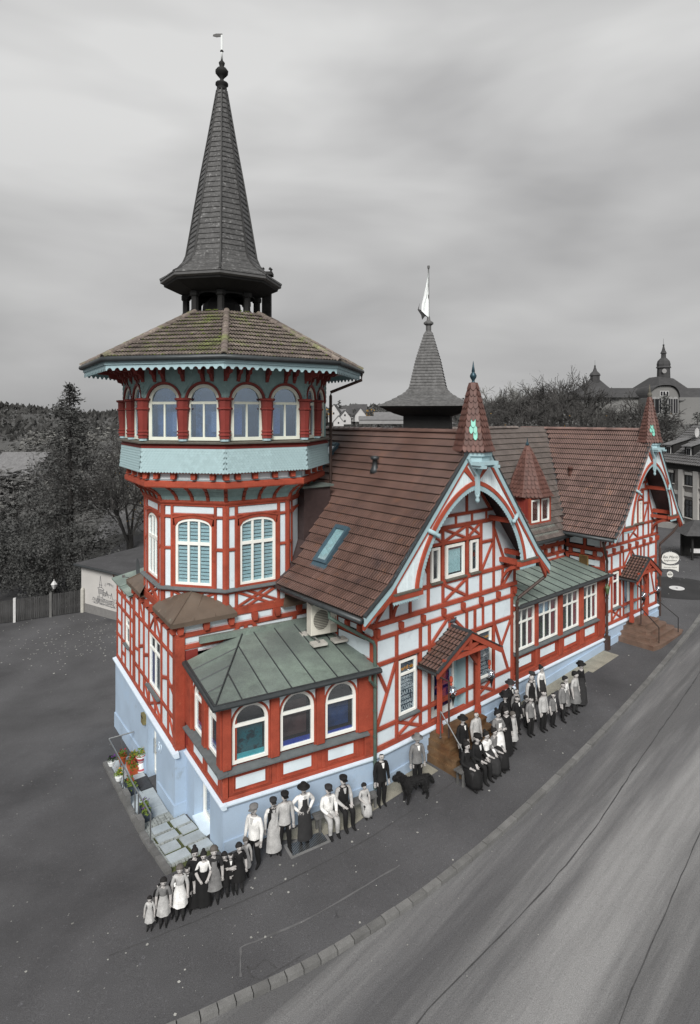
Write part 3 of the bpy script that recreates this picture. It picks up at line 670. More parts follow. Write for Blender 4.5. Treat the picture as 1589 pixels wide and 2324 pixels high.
        while x < xb - .25:
            m.prism([(x, Z(6.46)), (x + .1, Z(6.46)), (x + .1, Z(6.38)), (x + .05, Z(6.33)), (x, Z(6.38))], yS - .06, yS - .035); x += .1
        obj('fringe', m, M_PALE, ft, F)
        xx = X(.85) if sg < 0 else X(6.62); m = MB()
        for i in range(6):
            t0, t1 = i / 6 * math.pi / 2, (i + 1) / 6 * math.pi / 2; f = lambda t: (yS + .1 + (0 - yS - .1) * math.sin(t) * 1.0, Z(6.45) - (1 - math.cos(t)) * .95 * k)
            (ya, za), (yb, zb2) = f(t0), f(t1); m.add([(xx - .06, ya, za), (xx + .06, ya, za), (xx + .06, yb, zb2), (xx - .06, yb, zb2), (xx - .06, ya, za - .14), (xx + .06, ya, za - .14), (xx + .06, yb, zb2 - .14), (xx - .06, yb, zb2 - .14)], [(0, 1, 2, 3), (4, 7, 6, 5), (0, 4, 5, 1), (1, 5, 6, 2), (2, 6, 7, 3), (3, 7, 4, 0)])
        obj('curved_bracket', m, M_RED, th, F)
        # tail bracket under the flared eave
        m = MB(); x0_, x1_ = (X(-1.1), X(.0)) if sg < 0 else (X(7.5), X(8.1))
        m.prism([(x0_, rz(x0_) - .30 * k), (x1_, rz(x1_) - .30 * k), (x1_, rz(x1_) - .62 * k), ((x0_ + x1_) / 2, rz((x0_ + x1_) / 2) - .46 * k)], yS - .03, yS + .07); obj('eave_bracket', m, M_RED, th, F)
    # purlins carrying the overhang
    for px_, pz_ in ((X(1.75), Z(8.2)), (X(5.9), Z(8.2)), (X(.5), Z(6.8)), (X(6.9), Z(6.8))):
        m = MB(); m.box(px_ - .08, px_ + .08, yS + .06, .05, pz_ - .09, pz_ + .09); obj('purlin', m, M_RED, th, F)
    # king post, its arms and pendants
    kp = MB(); kp.box(AC - .07 * k, AC + .07 * k, yS - .16, yS - .045, Z(9.35), Z(10.75)); kpo = obj('king_post', kp, M_PALE, th, F)
    m = MB(); m.lathe(AC, yS - .1, [(.02, Z(9.05)), (.07 * k, Z(9.1)), (.085 * k, Z(9.17)), (.05 * k, Z(9.24)), (.08 * k, Z(9.28)), (.07 * k, Z(9.36))], 10); obj('pendant', m, M_PALE, kpo, F, smooth=True)
    for sg in (-1, 1):
        m = MB(); m.prism([(AC + sg * .06, Z(9.95)), (AC + sg * .06, Z(10.12)), (AC + sg * .42 * k, Z(10.58)), (AC + sg * .55 * k, Z(10.58))], yS - .14, yS - .06); obj('brace', m, M_PALE, kpo, F)
        m = MB(); m.prism([(AC + sg * .5 * k, Z(10.35)), (AC + sg * .66 * k, Z(10.2)), (AC + sg * .12, Z(9.78)), (AC + sg * .08, Z(9.9))], yS - .05, yS + .0); obj('red_brace', m, M_RED, kpo, F)
        px_, pz_ = AC + sg * 2.3 * k, Z(8.32); m = MB(); m.tube([(px_ + sg * .1, yS - .06, pz_ + .1), (px_ - sg * .12 * k, yS - .12, pz_ - .02), (px_ - sg * .2 * k, yS - .14, pz_ - .07), (px_ - sg * .27 * k, yS - .15, pz_ - .11), (px_ - sg * .33 * k, yS - .16, pz_ - .14)], [.07 * k, .075 * k, .05 * k, .085 * k, .03], 10); obj('side_pendant', m, M_PALE, th, F, smooth=True)
    # spirelet over the screen
    sx, sy = AC + .13 * k, yS + .18; rs = .60 * spire_k; b0 = Z(10.78)
    m = MB(); m.lathe(sx, sy, [(rs * .92, b0 - .34 * k), (rs * .92, b0 - .14 * k), (rs * 1.06, b0 - .12 * k), (rs * 1.06, b0)], 6, ph=math.radians(188.4)); m.box(sx - .5 * k, sx + .5 * k, yS - .5 * k, yS + .1, b0 - .42 * k, b0 - .3 * k); cor = obj('spirelet_cornice', m, M_PALE, th, F)
    for sg in (-.36, .36):
        m = MB(); m.box(sx + sg * k - .07, sx + sg * k + .07, yS - .62 * k, yS - .1, b0 - .52 * k, b0 - .424 * k); obj('console', m, M_PALE, cor, F)
    hS = (13.2 - 10.78) * (spire_k ** .5); prof = [(rs * 1.18, b0), (rs * 1.0, b0 + hS * .12), (rs * .74, b0 + hS * .42), (rs * .42, b0 + hS * .74), (rs * .2, b0 + hS * .97)]
    m = MB(); m.lathe(sx, sy, [(r * .95, z) for r, z in prof] + [(.02, prof[-1][1] + .05)], 6, ph=math.radians(188.4)); sp = obj('spirelet_roof', m, M_SPIREL, th, F)
    tongue_rows(sp, F, sx, sy, prof, 6, math.radians(188.4), .150 * spire_k, .215 * spire_k, greens=greens, vis=lambda a: math.cos(a + 2.47) > -.3)
    zt = prof[-1][1]; m = MB(); m.lathe(sx, sy, [(.13, zt - .06), (.12, zt + .02), (.05, zt + .06), (.05, zt + .12), (.10, zt + .2), (.12, zt + .27), (.09, zt + .34), (.045, zt + .4), (.06, zt + .42), (.005, zt + .78)], 12); obj('finial', m, M_FIN if k > .9 else M_WSILL, th, F, smooth=True)
    return dict(roof=roof, LP=LP, RP=RP, wall=wall)

LINES = ['TENNIS', 'BASEBALL', 'BASKETBALL', 'MOTORSPORT', 'DARTS', 'FORMEL 1', 'HANDBALL', 'BOXEN']
def poster_fn(i, k):
    def fn(w, F, x0, x1, z0, z1, y):
        m = MB(); m.box(x0, x1, y + .06, y + .075, z0, z1); pb = obj('sign_board', m, M_DKBOARD, w, F)
        H_ = (z1 - z0) * .70; xc = (x0 + x1) / 2; W_ = (x1 - x0) * .88; n = len(LINES); zz = z0 + H_
        sizes = [.8, 1, .85, .8, 1.4, 1.1, 1.1, 1.5]; tot = sum(sizes)
        for L, s in zip(LINES, sizes):
            h = H_ / tot * s; zz -= h; sz = h * 1.05; wid = len(L) * sz * .62
            text('lettering', L, sz, M_WPRINT, w, F @ Matrix.Translation((xc, y + .052, zz + h * .5)), sx=W_ / wid, bold=.004)
        zl = z0 + (z1 - z0) * .86
        if i == 0: text('lettering', 'voiefl.eio', .17, M_YEL, w, F @ Matrix.Translation((xc, y + .05, zl)), shear=.25, bold=.006)
        else:
            q = MB(); q.prism([(x0 + .06, zl - .07), (x0 + .3, zl - .07), (x0 + .33, zl + .07), (x0 + .09, zl + .07)], y + .045, y + .055); obj('logo_patch', q, M_YEL, w, F)
            text('lettering', 'Bet', .12, M_WPRINT, w, F @ Matrix.Translation((x0 + .19, y + .04, zl)), shear=.2, bold=.004); text('lettering', '3000', .13, M_YEL, w, F @ Matrix.Translation((x0 + .5, y + .05, zl)), shear=.25, bold=.005)
    return fn

def porch(F, X, Z, k, label, floor, zgl, mst, steps, th_name='entrance_porch'):
    w0 = W2(F, X(3.68), -.4, floor)
    th = thing(th_name, label, 'porch', (w0.x, w0.y, zgl))
    AX, hw, zr, ze, yf = X(3.68), 1.66 * k, Z(4.6), Z(3.69), -.86
    m = MB()
    for sg in (-1, 1): m.prism([(AX, zr), (AX + sg * hw, ze), (AX + sg * hw, ze - .06), (AX, zr - .06)], yf, .0)
    rf = obj('roof', m, M_CLAD, th, F)
    me = tile_mesh('roof_tile', .15, .25, 1, .03, M_TILE, t=.02)
    L_ = math.hypot(hw, zr - ze)
    for sg in (-1, 1):
        s = F.to_3x3() @ Vector((-sg * hw, 0, zr - ze)); e = F.to_3x3() @ Vector((0, 1 * sg, 0)); O = W2(F, AX + sg * hw, 0 if sg < 0 else yf, ze)
        tile_field(rf, O, e, s, rect(0, .86, 0, L_), .143, L_ / 8, me, cap=60 if sg < 0 else 40)
    ridge_tiles(rf, W2(F, AX, yf, zr + .01), W2(F, AX, 0, zr + .01), .085, M_GUT, step=.45)
    for sg in (-1, 1):
        m = MB(); m.prism([(AX, zr + .02), (AX + sg * (hw + .05), ze + .0), (AX + sg * (hw + .05), ze - .2), (AX, zr - .2)], yf - .05, yf + .02); obj('bargeboard', m, M_RED, th, F)
        m = MB(); m.prism([(AX, zr + .06), (AX + sg * (hw + .08), ze + .04), (AX + sg * (hw + .08), ze + .0), (AX, zr + .022)], yf - .09, yf + .02); obj('verge_flashing', m, M_GUT, th, F)
        xp = AX + sg * (hw * .62)
        m = MB(); m.box(xp - .065, xp + .065, yf + .42, yf + .55, floor, ze + .25); m.box(xp - .085, xp + .085, yf + .40, yf + .57, floor + .001, floor + .3); obj('post', m, M_RED, th, F)
        m = MB(); m.prism([(xp - sg * .06, ze - .62), (xp - sg * .06, ze - .38), (xp - sg * .5 * k, ze + .12), (xp - sg * .62 * k, ze + .12), (xp - sg * .42 * k, ze - .2)], yf + .44, yf + .53); obj('knee_brace', m, M_RED, th, F)
        m = MB(); m.box(xp - .07, xp + .07, yf + .28, .0, ze + .02, ze + .18); obj('plate', m, M_RED, th, F)
        m = MB(); m.lathe(xp, yf - .02, [(.015, ze - .62), (.05, ze - .56), (.03, ze - .5), (.06, ze - .44), (.05, ze - .3)], 8); obj('drop', m, M_RED, th, F)
    m = MB(); m.box(AX - hw * .8, AX + hw * .8, yf - .02, yf + .1, ze + .18, ze + .31); obj('tie_beam', m, M_RED, th, F)
    m = MB(); m.box(AX - .06, AX + .06, yf - .03, yf + .08, ze + .31, zr - .12); obj('king_post', m, M_RED, th, F)
    for sg in (-1, 1):
        m = MB(); m.prism([(AX + sg * .06, ze + .33), (AX + sg * .06, ze + .45), (AX + sg * hw * .42, ze + .58), (AX + sg * hw * .5, ze + .50)], yf - .0, yf + .07); obj('strut', m, M_RED, th, F)
    m = MB(); m.box(AX - hw * .8, AX - hw * .55, yf + .05, yf + .09, ze - .05, ze + .17); m.tube([(AX - hw - .02, yf + .06, ze - .1), (AX - hw * .66, yf + .02, ze - .45), (AX - hw * .66, yf + .02, floor + .05)], .035, 6); obj('downpipe', m, M_BPIPE, th, F)
    m = MB(); m.tube([(AX - hw - .06, yf, ze - .06), (AX - hw - .06, 0, ze - .06)], .05, 6); obj('gutter', m, M_GUT, th, F)
    # torch-like lamps on the posts
    for sg in (-1, 1):
        xp = AX + sg * hw * .62; lt = W2(F, xp, yf - .12, ze - .95); L = thing('wall_lamp', ('glass bowl torch lamp on the %s post of the %s porch' % ('left' if sg < 0 else 'right', 'main gable' if k > .9 else 'corner house')), 'lamp', lt, 'torch lamps on the porch posts')
        m = MB(); m.lathe(xp, yf - .1, [(.01, ze - 1.25), (.03, ze - 1.1), (.06, ze - .98), (.09, ze - .9), (.05, ze - .86)], 8); m.box(xp - .02, xp + .02, yf - .1, yf + .1, ze - 1.0, ze - .95); obj('holder', m, M_BLACK, L, F)
        m = MB(); m.lathe(xp, yf - .1, [(.05, ze - .87), (.11, ze - .82), (.13, ze - .73), (.11, ze - .65), (.06, ze - .62)], 10); obj('globe', m, M_GLASSB, L, F, smooth=True)
    return th
# ------------------------------------------------------------------ gable house
def in_tower(p): return (Vector((p.x, p.y)) - TC).length < 3.15
gx_ = lambda x: x
p_ = W2(FG, 3.7, 2, 0)
gh = thing('gable_house', 'tall red and white half-timbered gable house between tower and low window annexe', 'house', (p_.x, p_.y, .3))
def greens_g(s, r, k_, n): return s in G_S and ((r == 2 and k_ == n // 2) or (r == 3 and k_ in (max(0, n // 2 - 1), n // 2)) or (r == 4 and k_ == n // 2))
G_S = (0,)
GH = gable_house(gh, FG, lambda x: x, lambda z: z, 1.0, 8.6, M_TILE, greens_g, in_tower, (110, 190), 1.0)
def hx(x): return 14.65 + .77 * x
def hz(z): return 5.75 + (z - 5.4) * .92 if z > 5.4 else 2.0 + (z - 1.4) / 4.0 * 3.75
p_ = W2(FG, 17.5, 2, 0)
ch = thing('corner_gable_house', 'smaller half-timbered gable house at the far end with hanging oval sign', 'house', (p_.x, p_.y, 1.0))
CE, CS = (1.4, 6.30), 1.39                         # eave (y,z) and pitch of the roof between the two gables
def con_z(y): return CE[1] + (y - CE[0]) * CS
FGi = FG.inverted()
def below_con(p):
    q = FGi @ p; return q.y > CE[0] - .1 and q.z < con_z(q.y) - .05 and q.z > 6.6
CH = gable_house(ch, FG, hx, hz, .77, 6.5, M_TILE2, greens_g, below_con, (90, 210), .80)
# plinths
def plinth(th, F, x0, x1, ztop, y=-.06, d=.6, ends=True, mould=True):
    m = MB(); n = max(2, int((x1 - x0) / .8)); P = [x0 + (x1 - x0) * i / n for i in range(n + 1)]
    def g(x, yy): q = W2(F, x, yy, 0); return zg(q.x, q.y) - .35
    for a, b in zip(P, P[1:]): m.hprism([(a, y), (b, y), (b, d), (a, d)], lambda x, yy: g(x, yy), ztop)
    o = obj('plinth', m, M_PLINTH, th, F)
    m = MB(); 
    for a, b in zip(P, P[1:]): m.hprism([(a, y - .05), (b, y - .05), (b, d), (a, d)], lambda x, yy: g(x, yy), lambda x, yy: g(x, yy) + .35 + .32)
    obj('plinth_base', m, M_PLINTH, o, F)
    if mould:
        m = MB(); m.loft([[(x, y, ztop - .13), (x, y - .05, ztop - .10), (x, y - .09, ztop - .04), (x, y - .09, ztop), (x, y + .08, ztop + .03), (x, y + .1, ztop - .13)] for x in (x0 - .02, x1 + .02)]); obj('moulding', m, M_MOULD, o, F)
    return o
plinth(gh, FG, 0, 7.4, 1.385); plinth(ch, FG, hx(0), hx(7.45), hz(1.4) - .015)
# side walls of the two houses that show above the flat roofs
FSg = frame(tuple(W2(FG, 0, 3.4, 0))[:2], 140)
def side_wall(th, F, L, z0, z1, posts, band):
    m = MB(); m.box(0, L - .2, .12, .4, z0 - .3, z1); wl_ = obj('side_wall', m, M_ROOM, th, F)
    bm = [(0, z0 + .06, L, z0 + .06, .14), (0, band, L, band, .15), (0, band + .42, L, band + .42, .18), (0, z1 - .08, L, z1 - .08, .14)] + [(x, z0 + .1, x, band, .16) for x in posts] + [(x, band + .5, x, z1, .13) for x in posts]
    timber(wl_, F, rect(0, L, z0, z1), bm, border=.05)
    for x in [.3 + .62 * i for i in range(int(L / .62))]:
        m = MB(); m.box(x - .08, x + .08, -.12, 0, band + .09, band + .33); obj('beam_head', m, M_RED, wl_, F)
    return wl_
side_wall(gh, FSg, 3.4, 4.2, 6.3, (.12, 1.5, 3.3), 4.98)
FSc = frame(tuple(W2(FG, hx(0), 1.95, 0))[:2], 140)
sw = side_wall(ch, FSc, 1.95, 4.7, 6.35, (.1, 1.0, 1.86), 5.25)
m = MB(); m.box(.75, 1.2, -.07, -.01, 4.8, 5.3); vg = obj('vent_grille', m, M_YEL if False else mat('tan vent', '#8d7448', rough=.6), ch, FSc)
for i in range(9):
    m = MB(); m.box(.78, 1.17, -.085, -.072, 4.83 + i * .05, 4.86 + i * .05); obj('louvre', m, mat('dark tan slat', '#5b4a30', rough=.6), vg, FSc)
# ------------------------------------------------------------------ low window annexe with the roof between the gables
p_ = W2(FG, 11, .5, 0)
an = thing('street_annexe', 'low red window annexe with flat patinated roof between the two gable houses', 'house', (p_.x, p_.y, .7))
m = MB(); m.box(7.42, 14.62, .46, 1.9, .3, 4.6); m.box(7.42, 14.62, 2.2, 6, .3, 6.4); awall = obj('wall', m, M_ROOM, an, FG)
AW = [(7.50, 8.86), (9.06, 10.60), (10.94, 12.34), (12.68, 13.98)]
def red(nm, x0, x1, y0, y1, z0, z1, par=awall, F=FG, b=.012): q = MB(); q.bbox(x0, x1, y0, y1, z0, z1, b); return obj(nm, q, M_RED, par, F)
red('base_beam', 7.42, 14.62, -.05, .46, 1.58, 1.80); red('top_beam', 7.42, 14.62, -.04, .46, 4.34, 4.50); red('frieze_rail', 7.42, 14.62, -.02, .46, 4.5, 4.52)
for x, w_ in ((8.96, .2), (10.77, .3), (12.51, .32), (14.3, .62)): red('post', x - w_ / 2, x + w_ / 2, -.09, .46, 1.8, 4.34)
PB = [(7.42, 8.86), (9.06, 10.62), (10.92, 12.35), (12.67, 13.99)]
for a, b in PB:
    red('dado_panel', a, b, .0, .46, 1.80, 2.56)
    q = MB(); q.strip([(a + .1, 1.90), (a + .1, 2.48), (b - .1, 2.48), (b - .1, 1.90), (a + .1, 1.90)], [(a + .15, 1.95), (a + .15, 2.43), (b - .15, 2.43), (b - .15, 1.95), (a + .15, 1.95)], -.035, .0); obj('panel_moulding', q, M_RED, awall, FG)
    q = MB(); q.box(a + .24, b - .24, -.012, .02, 2.03, 2.35); obj('plaster_panel', q, M_PLASTER, awall, FG)
    q = MB(); q.box(a + .12, b - .12, -.015, .05, 4.40, 4.50); 
    q = MB(); q.box(a + .02, b - .02, -.06, .02, 4.525, 4.60); obj('frieze_panel', q, M_WHITEW, awall, FG)
m = MB(); m.hprism([(7.42, -.16), (14.0, -.16), (14.0, .05), (7.42, .05)], 2.56, lambda x, y: 2.60 + (.05 if y > 0 else 0)); obj('window_sill', m, M_SILL, an, FG)
for i, (a, b) in enumerate(AW):
    window(an, FG, a, b, 2.68, 4.32, cols=3, transom=3.78, subcols=3, fw=.075, mw=.045, behind=many(curtain(M_REDC, (.68, .98), folds=4), board(mat('house plant', '#2f5a2c', rough=.9, var=.6, scale=20, patch=('#101510', 14, .45, .55)), (.30, .60), (.02, .42), dy=.14), board(M_REFLB, (0, .64), (.70, 1.0), dy=.1) if i == 1 else board(mat('grey interior', '#4c4a48', rough=.9, var=.5, scale=6), (.05, .62), (.5, .95), dy=.2)))
plinth(an, FG, 7.44, 14.6, 1.575, d=.5)
# flat roof in standing-seam sheets
nS = 11
for i in range(nS):
    a = 7.42 + 7.2 * i / nS; b = 7.42 + 7.2 * (i + 1) / nS; m = MB()
    zf = lambda x, y: 4.62 + (y + .30) * .20
    m.hprism([(a + .004, -.30), (b - .004, -.30), (b - .004, 1.94), (a + .004, 1.94)], lambda x, y: zf(x, y) - .05, zf); m.hprism([(b - .012, -.30), (b + .012, -.30), (b + .012, 1.9), (b - .012, 1.9)], lambda x, y: zf(x, y), lambda x, y: zf(x, y) + .03, 1)
    obj('roof_sheet', m, [M_COPPER2, M_GUT], an, FG)
m = MB(); m.box(7.42, 14.5, -.36, -.30, 4.50, 4.66); m.tube([(7.3, -.40, 4.60), (14.7, -.40, 4.60)], .07, 8); obj('gutter', m, M_GUT, an, FG)
# set-back wall and roof between the gables
FCn = FG @ Matrix.Translation((7.5, 1.95, 0))
wl2 = side_wall(an, FCn, 7.0, 5.0, 6.4, (.4, 1.6, 2.8, 4.0, 5.2, 6.4), 5.35)
m = MB(); yr = CE[0] + (11.35 - CE[1]) / CS
m.add([(5.5, CE[0], CE[1]), (15.6, CE[0], CE[1]), (17.9, yr, 11.35), (4.5, yr, 11.35), (5.5, CE[0], CE[1] - .12), (15.6, CE[0], CE[1] - .12), (17.9, yr, 11.23), (4.5, yr, 11.23), (17.9, yr + 5, 6.3), (4.5, yr + 5, 6.3)], [(0, 1, 2, 3), (4, 7, 6, 5), (0, 4, 5, 1), (3, 2, 8, 9)])
croof = obj('roof', m, M_CLAD, an, FG)
def con_rej(p):
    q = FGi @ p
    if q.x > 12:                                           # under the corner house roof
        P = CH['LP']
        for (xa, za), (xb, zb_) in zip(P, P[1:]):
            if xa <= q.x <= xb and q.z < za + (zb_ - za) * (q.x - xa) / (xb - xa) - .06: return True
        if q.x > P[-1][0]: return True
    P = GH['RP']
    for (xa, za), (xb, zb_) in zip(P, P[1:]):
        if xb <= q.x <= xa and q.z < za + (zb_ - za) * (q.x - xa) / (xb - xa) - .06: return True
    if q.x < P[-1][0]: return True
    return False
Ls = math.hypot(yr - CE[0], 11.35 - CE[1]); me3 = tile_mesh('roof_tile', .212, .385, 2, .030, M_TILE3)
tile_field(croof, W2(FG, 4.5, CE[0], CE[1]), FG.to_3x3() @ Vector((1, 0, 0)), FG.to_3x3() @ Vector((0, yr - CE[0], 11.35 - CE[1])), rect(0, 13.4, 0, Ls), .212, Ls / 19, me3, cap=300, reject=con_rej, pick=lambda q: 1 if (FGi @ q[0]).x > 8.3 else 0)
ridge_tiles(croof, W2(FG, 4.5, yr, 11.38), W2(FG, 15.0, yr, 11.38), .12, M_TILE3)
m = MB(); m.tube([(8.0, CE[0] - .08, CE[1] - .05), (14.4, CE[0] - .08, CE[1] - .05)], .085, 8); obj('eave_gutter', m, M_GUT, an, FG, smooth=True)
# valley strip between the roof and the corner house
vA = (hx(-1.31) + .25, CE[0] + .02, CE[1] + .03); P = CH['LP']
def vpt(z):
    y = CE[0] + (z - CE[1]) / CS
    for (xa, za), (xb, zb_) in zip(P, P[1:]):
        if za <= z <= zb_: return (xa + (z - za) / (zb_ - za) * (xb - xa), y, z + .04)
m = MB(); V = [q for q in (vpt(z) for z in (6.45, 7.2, 8, 9, 10, 10.9)) if q]
m.tube(V, .055, 6); obj('valley_gutter', m, M_GUT, an, FG)
# dormer with a pointed roof
dm = node('dormer', an, W2(FG, 12.24, 1.84, 7)); x0, x1, yF = 11.36, 13.10, 1.84
m = MB(); m.box(x0, x1, yF + .05, 4.2, 6.9, 8.22); obj('cheek_box', m, M_RED, dm, FG)
for x in (x0 + .05, (x0 + x1) / 2, x1 - .05): red('post', x - .06, x + .06, yF - .02, yF + .06, 7.0, 8.2, dm)
red('rail', x0, x1, yF - .025, yF + .06, 6.93, 7.05, dm)
for i in range(6):
    q = MB(); q.box(x0 - .012, x0, yF + .1 + i * .16, yF + .235 + i * .16, 7.0, 8.15); obj('cheek_board', q, M_RED2, dm, FG)
for a, b in ((x0 + .13, (x0 + x1) / 2 - .08), ((x0 + x1) / 2 + .08, x1 - .13)): 
    window(an, FG, a, b, 7.07, 8.12, fw=.07, y=yF, behind=curtain(M_CURT, (.02, .98)), gl=M_GLASSB, name='dormer_window')
m = MB(); m.hprism([(x0 - .1, yF - .35), (x1 + .15, yF - .35), (x1 + .15, yF), (x0 - .1, yF)], lambda x, y: con_z(y) + .05, lambda x, y: con_z(y) + .075); obj('lead_apron', m, M_COPPER2, dm, FG)
prof = [(1.18, 8.22), (.96, 8.58), (.72, 9.2), (.36, 10.0), (.1, 10.5)]
m = MB(); m.lathe(12.24, 2.55, [(r * .96, z) for r, z in prof] + [(.02, 10.56)], 8, ph=math.radians(22.5)); dr_ = obj('dormer_roof', m, M_SPIREL, an, FG)
tongue_rows(dr_, FG, 12.24, 2.55, prof, 8, math.radians(22.5), .165, .21, vis=lambda a: math.sin(a) < .3)
for k_ in range(8):
    a = math.radians(22.5 + 45 * k_)
    if math.sin(a) < .5:
        for (r0, z0), (r1, z1) in zip(prof, prof[1:]): ridge_tiles(dr_, W2(FG, 12.24 + r0 * math.cos(a), 2.55 + r0 * math.sin(a), z0 + .03), W2(FG, 12.24 + r1 * math.cos(a), 2.55 + r1 * math.sin(a), z1 + .03), .05, M_SPIREL, step=.22, name='hip_tile')
m = MB(); m.lathe(12.24, 2.55, [(.10, 10.45), (.06, 10.58), (.09, 10.66), (.06, 10.74), (.03, 10.8), (.005, 11.0)], 8); obj('finial', m, M_FIN, dm, FG)
# ------------------------------------------------------------------ porches, steps
gz = lambda x, y: (lambda q: zg(q.x, q.y))(W2(FG, x, y, 0))
porch(FG, lambda x: x, lambda z: z, 1.0, 'tiled red timber porch over the main gable house entrance', 1.33, gz(3.7, -.6), M_WOODST, 4)
porch(FG, hx, hz, .77, 'small tiled red timber porch over the corner house entrance', hz(1.33), gz(hx(3.7), -.6), M_STEP2, 4)
def steps(name, label, x0, x1, floor, n, mt, run=.34, land=1.15):
    q = W2(FG, (x0 + x1) / 2, -1, 0); th = thing(name, label, 'steps', (q.x, q.y, zg(q.x, q.y)))
    g = min(gz(x0, -2), gz(x1, -2)); 
    for i in range(n):
        top = floor - (floor - g) * i / n; e = land + run * i; o = (.30 if mt is M_STEP2 else .06) * i
        m = MB(); m.hprism([(x0 - o, -e), (x0 - o * .4, -e - .12), (x1 + o * .4, -e - .12), (x1 + o, -e), (x1 + o, .0), (x0 - o, .0)], g - .3, top); m.hprism([(x0 - o - .02, -e - .01), (x0 - o * .4, -e - .15), (x1 + o * .4, -e - .15), (x1 + o + .02, -e - .01), (x1 + o + .02, -e + .18), (x0 - o - .02, -e + .18)], top - .045, top + .006); obj('step', m, mt, th, FG)
    return th
steps('entrance_steps', 'brown stone steps leading up to the main gable porch', 2.5, 4.75, 1.33, 4, M_WOODST, run=.27, land=.6)
steps('entrance_steps', 'brown granite steps leading up to the corner house door', hx(2.75), hx(4.75), hz(1.33), 4, M_STEP2, run=.30, land=.85)
def handrail(name, label, pts, rr=.022, posts=(), mt=None):
    q = pts[0]; th = thing(name, label, 'railing', (q.x, q.y, zg(q.x, q.y))); m = MB(); m.tube(pts, rr, 8); obj('rail', m, mt or M_STEEL, th)
    for p, z0 in posts: m = MB(); m.tube([(p.x, p.y, z0), p], rr * .9, 8); m.lathe(p.x, p.y, [(rr * 2.2, z0), (rr * 2.2, z0 + .02)], 8); obj('post', m, mt or M_STEEL, th)
    return th
a = W2(FG, 2.45, -.6, 2.2); b = W2(FG, 2.4, -1.55, 1.35); handrail('handrail', 'slim steel handrail beside the main gable steps', [a, b], posts=[(a, 1.33), (b, .36)])
a = W2(FG, hx(2.6), -.8, hz(1.33) + .85); b = W2(FG, hx(2.35), -1.75, 2.1); handrail('handrail', 'dark handrail on the tower side of the corner house steps', [a, b], posts=[(b, 1.1)], mt=M_BLACK)
a = W2(FG, hx(5.0), -.8, hz(1.33) + .85); b = W2(FG, hx(5.2), -1.75, 2.1); handrail('handrail', 'dark handrail on the sign side of the corner house steps', [a, b], posts=[(b, 1.15)], mt=M_BLACK)
# downpipes
def pipe(th, F, pts, r, mt, name='downpipe'): m = MB(); m.tube(pts, r, 8); [m.lathe(pts[-1][0], pts[-1][1], [(r * 1.25, z), (r * 1.25, z + .05)], 8) for z in [pts[-1][2] + .8 * i for i in range(1, 5) if pts[-1][2] + .8 * i < pts[-2][2]]]; return obj(name, m, mt, th, F, smooth=False)
pipe(gh, FG, [(-1.35, .55, 6.1), (-1.35, .55, 5.85), (-.15, -.14, 5.0), (-.1, -.16, 4.85), (-.1, -.16, .45)], .055, M_PIPE)
pipe(an, FG, [(8.25, -1.0, 6.1), (8.2, -.9, 5.75), (7.46, -.2, 4.9), (7.44, -.16, 4.75), (7.44, -.16, .75)], .06, M_BPIPE)
pipe(ch, FG, [(13.8, -.4, 6.25), (13.9, -.4, 6.0), (14.58, -.2, 5.2), (14.62, -.17, 5.05), (14.62, -.17, 1.05)], .06, M_BPIPE)
pipe(ch, FG, [(hx(8.1), -.9, 6.3), (hx(7.9), -.7, 5.9), (hx(7.5), -.15, 5.2), (hx(7.5), -.15, 5.0), (hx(7.5), -.15, 1.4)], .06, M_BPIPE)
m = MB(); m.box(14.5, 14.75, -.28, -.08, .9, 1.7); obj('downpipe_foot', m, M_BPIPE, ch, FG)
# green wall lantern at the annexe corner
q = W2(FG, 14.35, -.3, 4.1); L = thing('wall_lantern', 'small green iron lantern on the red corner post of the annexe', 'lantern', q)
m = MB(); m.lathe(14.35, -.32, [(.02, 3.72), (.07, 3.78), (.11, 4.02), (.13, 4.04), (.05, 4.15), (.01, 4.24)], 6); obj('body', m, mat('green iron', '#4d5f3c', rough=.5), L, FG)
m = MB(); m.tube([(14.35, -.32, 4.22), (14.35, -.3, 4.33), (14.35, -.2, 4.36), (14.35, -.08, 4.25)], .015, 6); obj('bracket', m, M_BLACK, L, FG)
# skylights, vent pipes on the roofs
def on_slope(F, x, y, lift=0, P=None):
    P = P or GH['LP']
    for (xa, za), (xb, zb_) in zip(P, P[1:]):
        if xa <= x <= xb: return Vector((x, y, za + (zb_ - za) * (x - xa) / (xb - xa) + lift))
def skylight(x0, x1, y0, y1, nm, ht=.19):
    M_SKF = mat('blue grey skylight frame', '#4d6470', rough=.4, metal=.3); m = MB(); w_ = .11
    sl = (GH['LP'][2][1] - GH['LP'][1][1]) / (GH['LP'][2][0] - GH['LP'][1][0]); a = math.atan(sl)
    o = on_slope(FG, x0, y0); FS = FG @ Matrix.Translation(o) @ Matrix.Rotation(-a, 4, 'Y'); L_ = (x1 - x0) / math.cos(a); D_ = y1 - y0
    m.box(0, L_, 0, w_, 0, ht); m.box(0, L_, D_ - w_, D_, 0, ht); m.box(0, w_, w_, D_ - w_, 0, ht + .003); m.box(L_ - w_ * 1.3, L_, w_, D_ - w_, 0, ht + .02); s_ = obj('skylight', m, M_SKF, gh, FS)
    m = MB(); m.box(w_, L_ - w_, w_, D_ - w_, ht - .03, ht - .02); obj('pane', m, M_GLASS, s_, FS)
    m = MB(); m.box(w_, L_ - w_, w_, D_ - w_, .11, .12); obj('shade', m, M_CURT, s_, FS)
    m = MB(); m.box(-.28, 0, -.05, D_ + .05, .085, .10); obj('apron', m, M_SKF, s_, FS)
skylight(-.26, .78, 2.0, 2.72, 0); skylight(2.55, 3.35, 5.75, 6.4, 0)
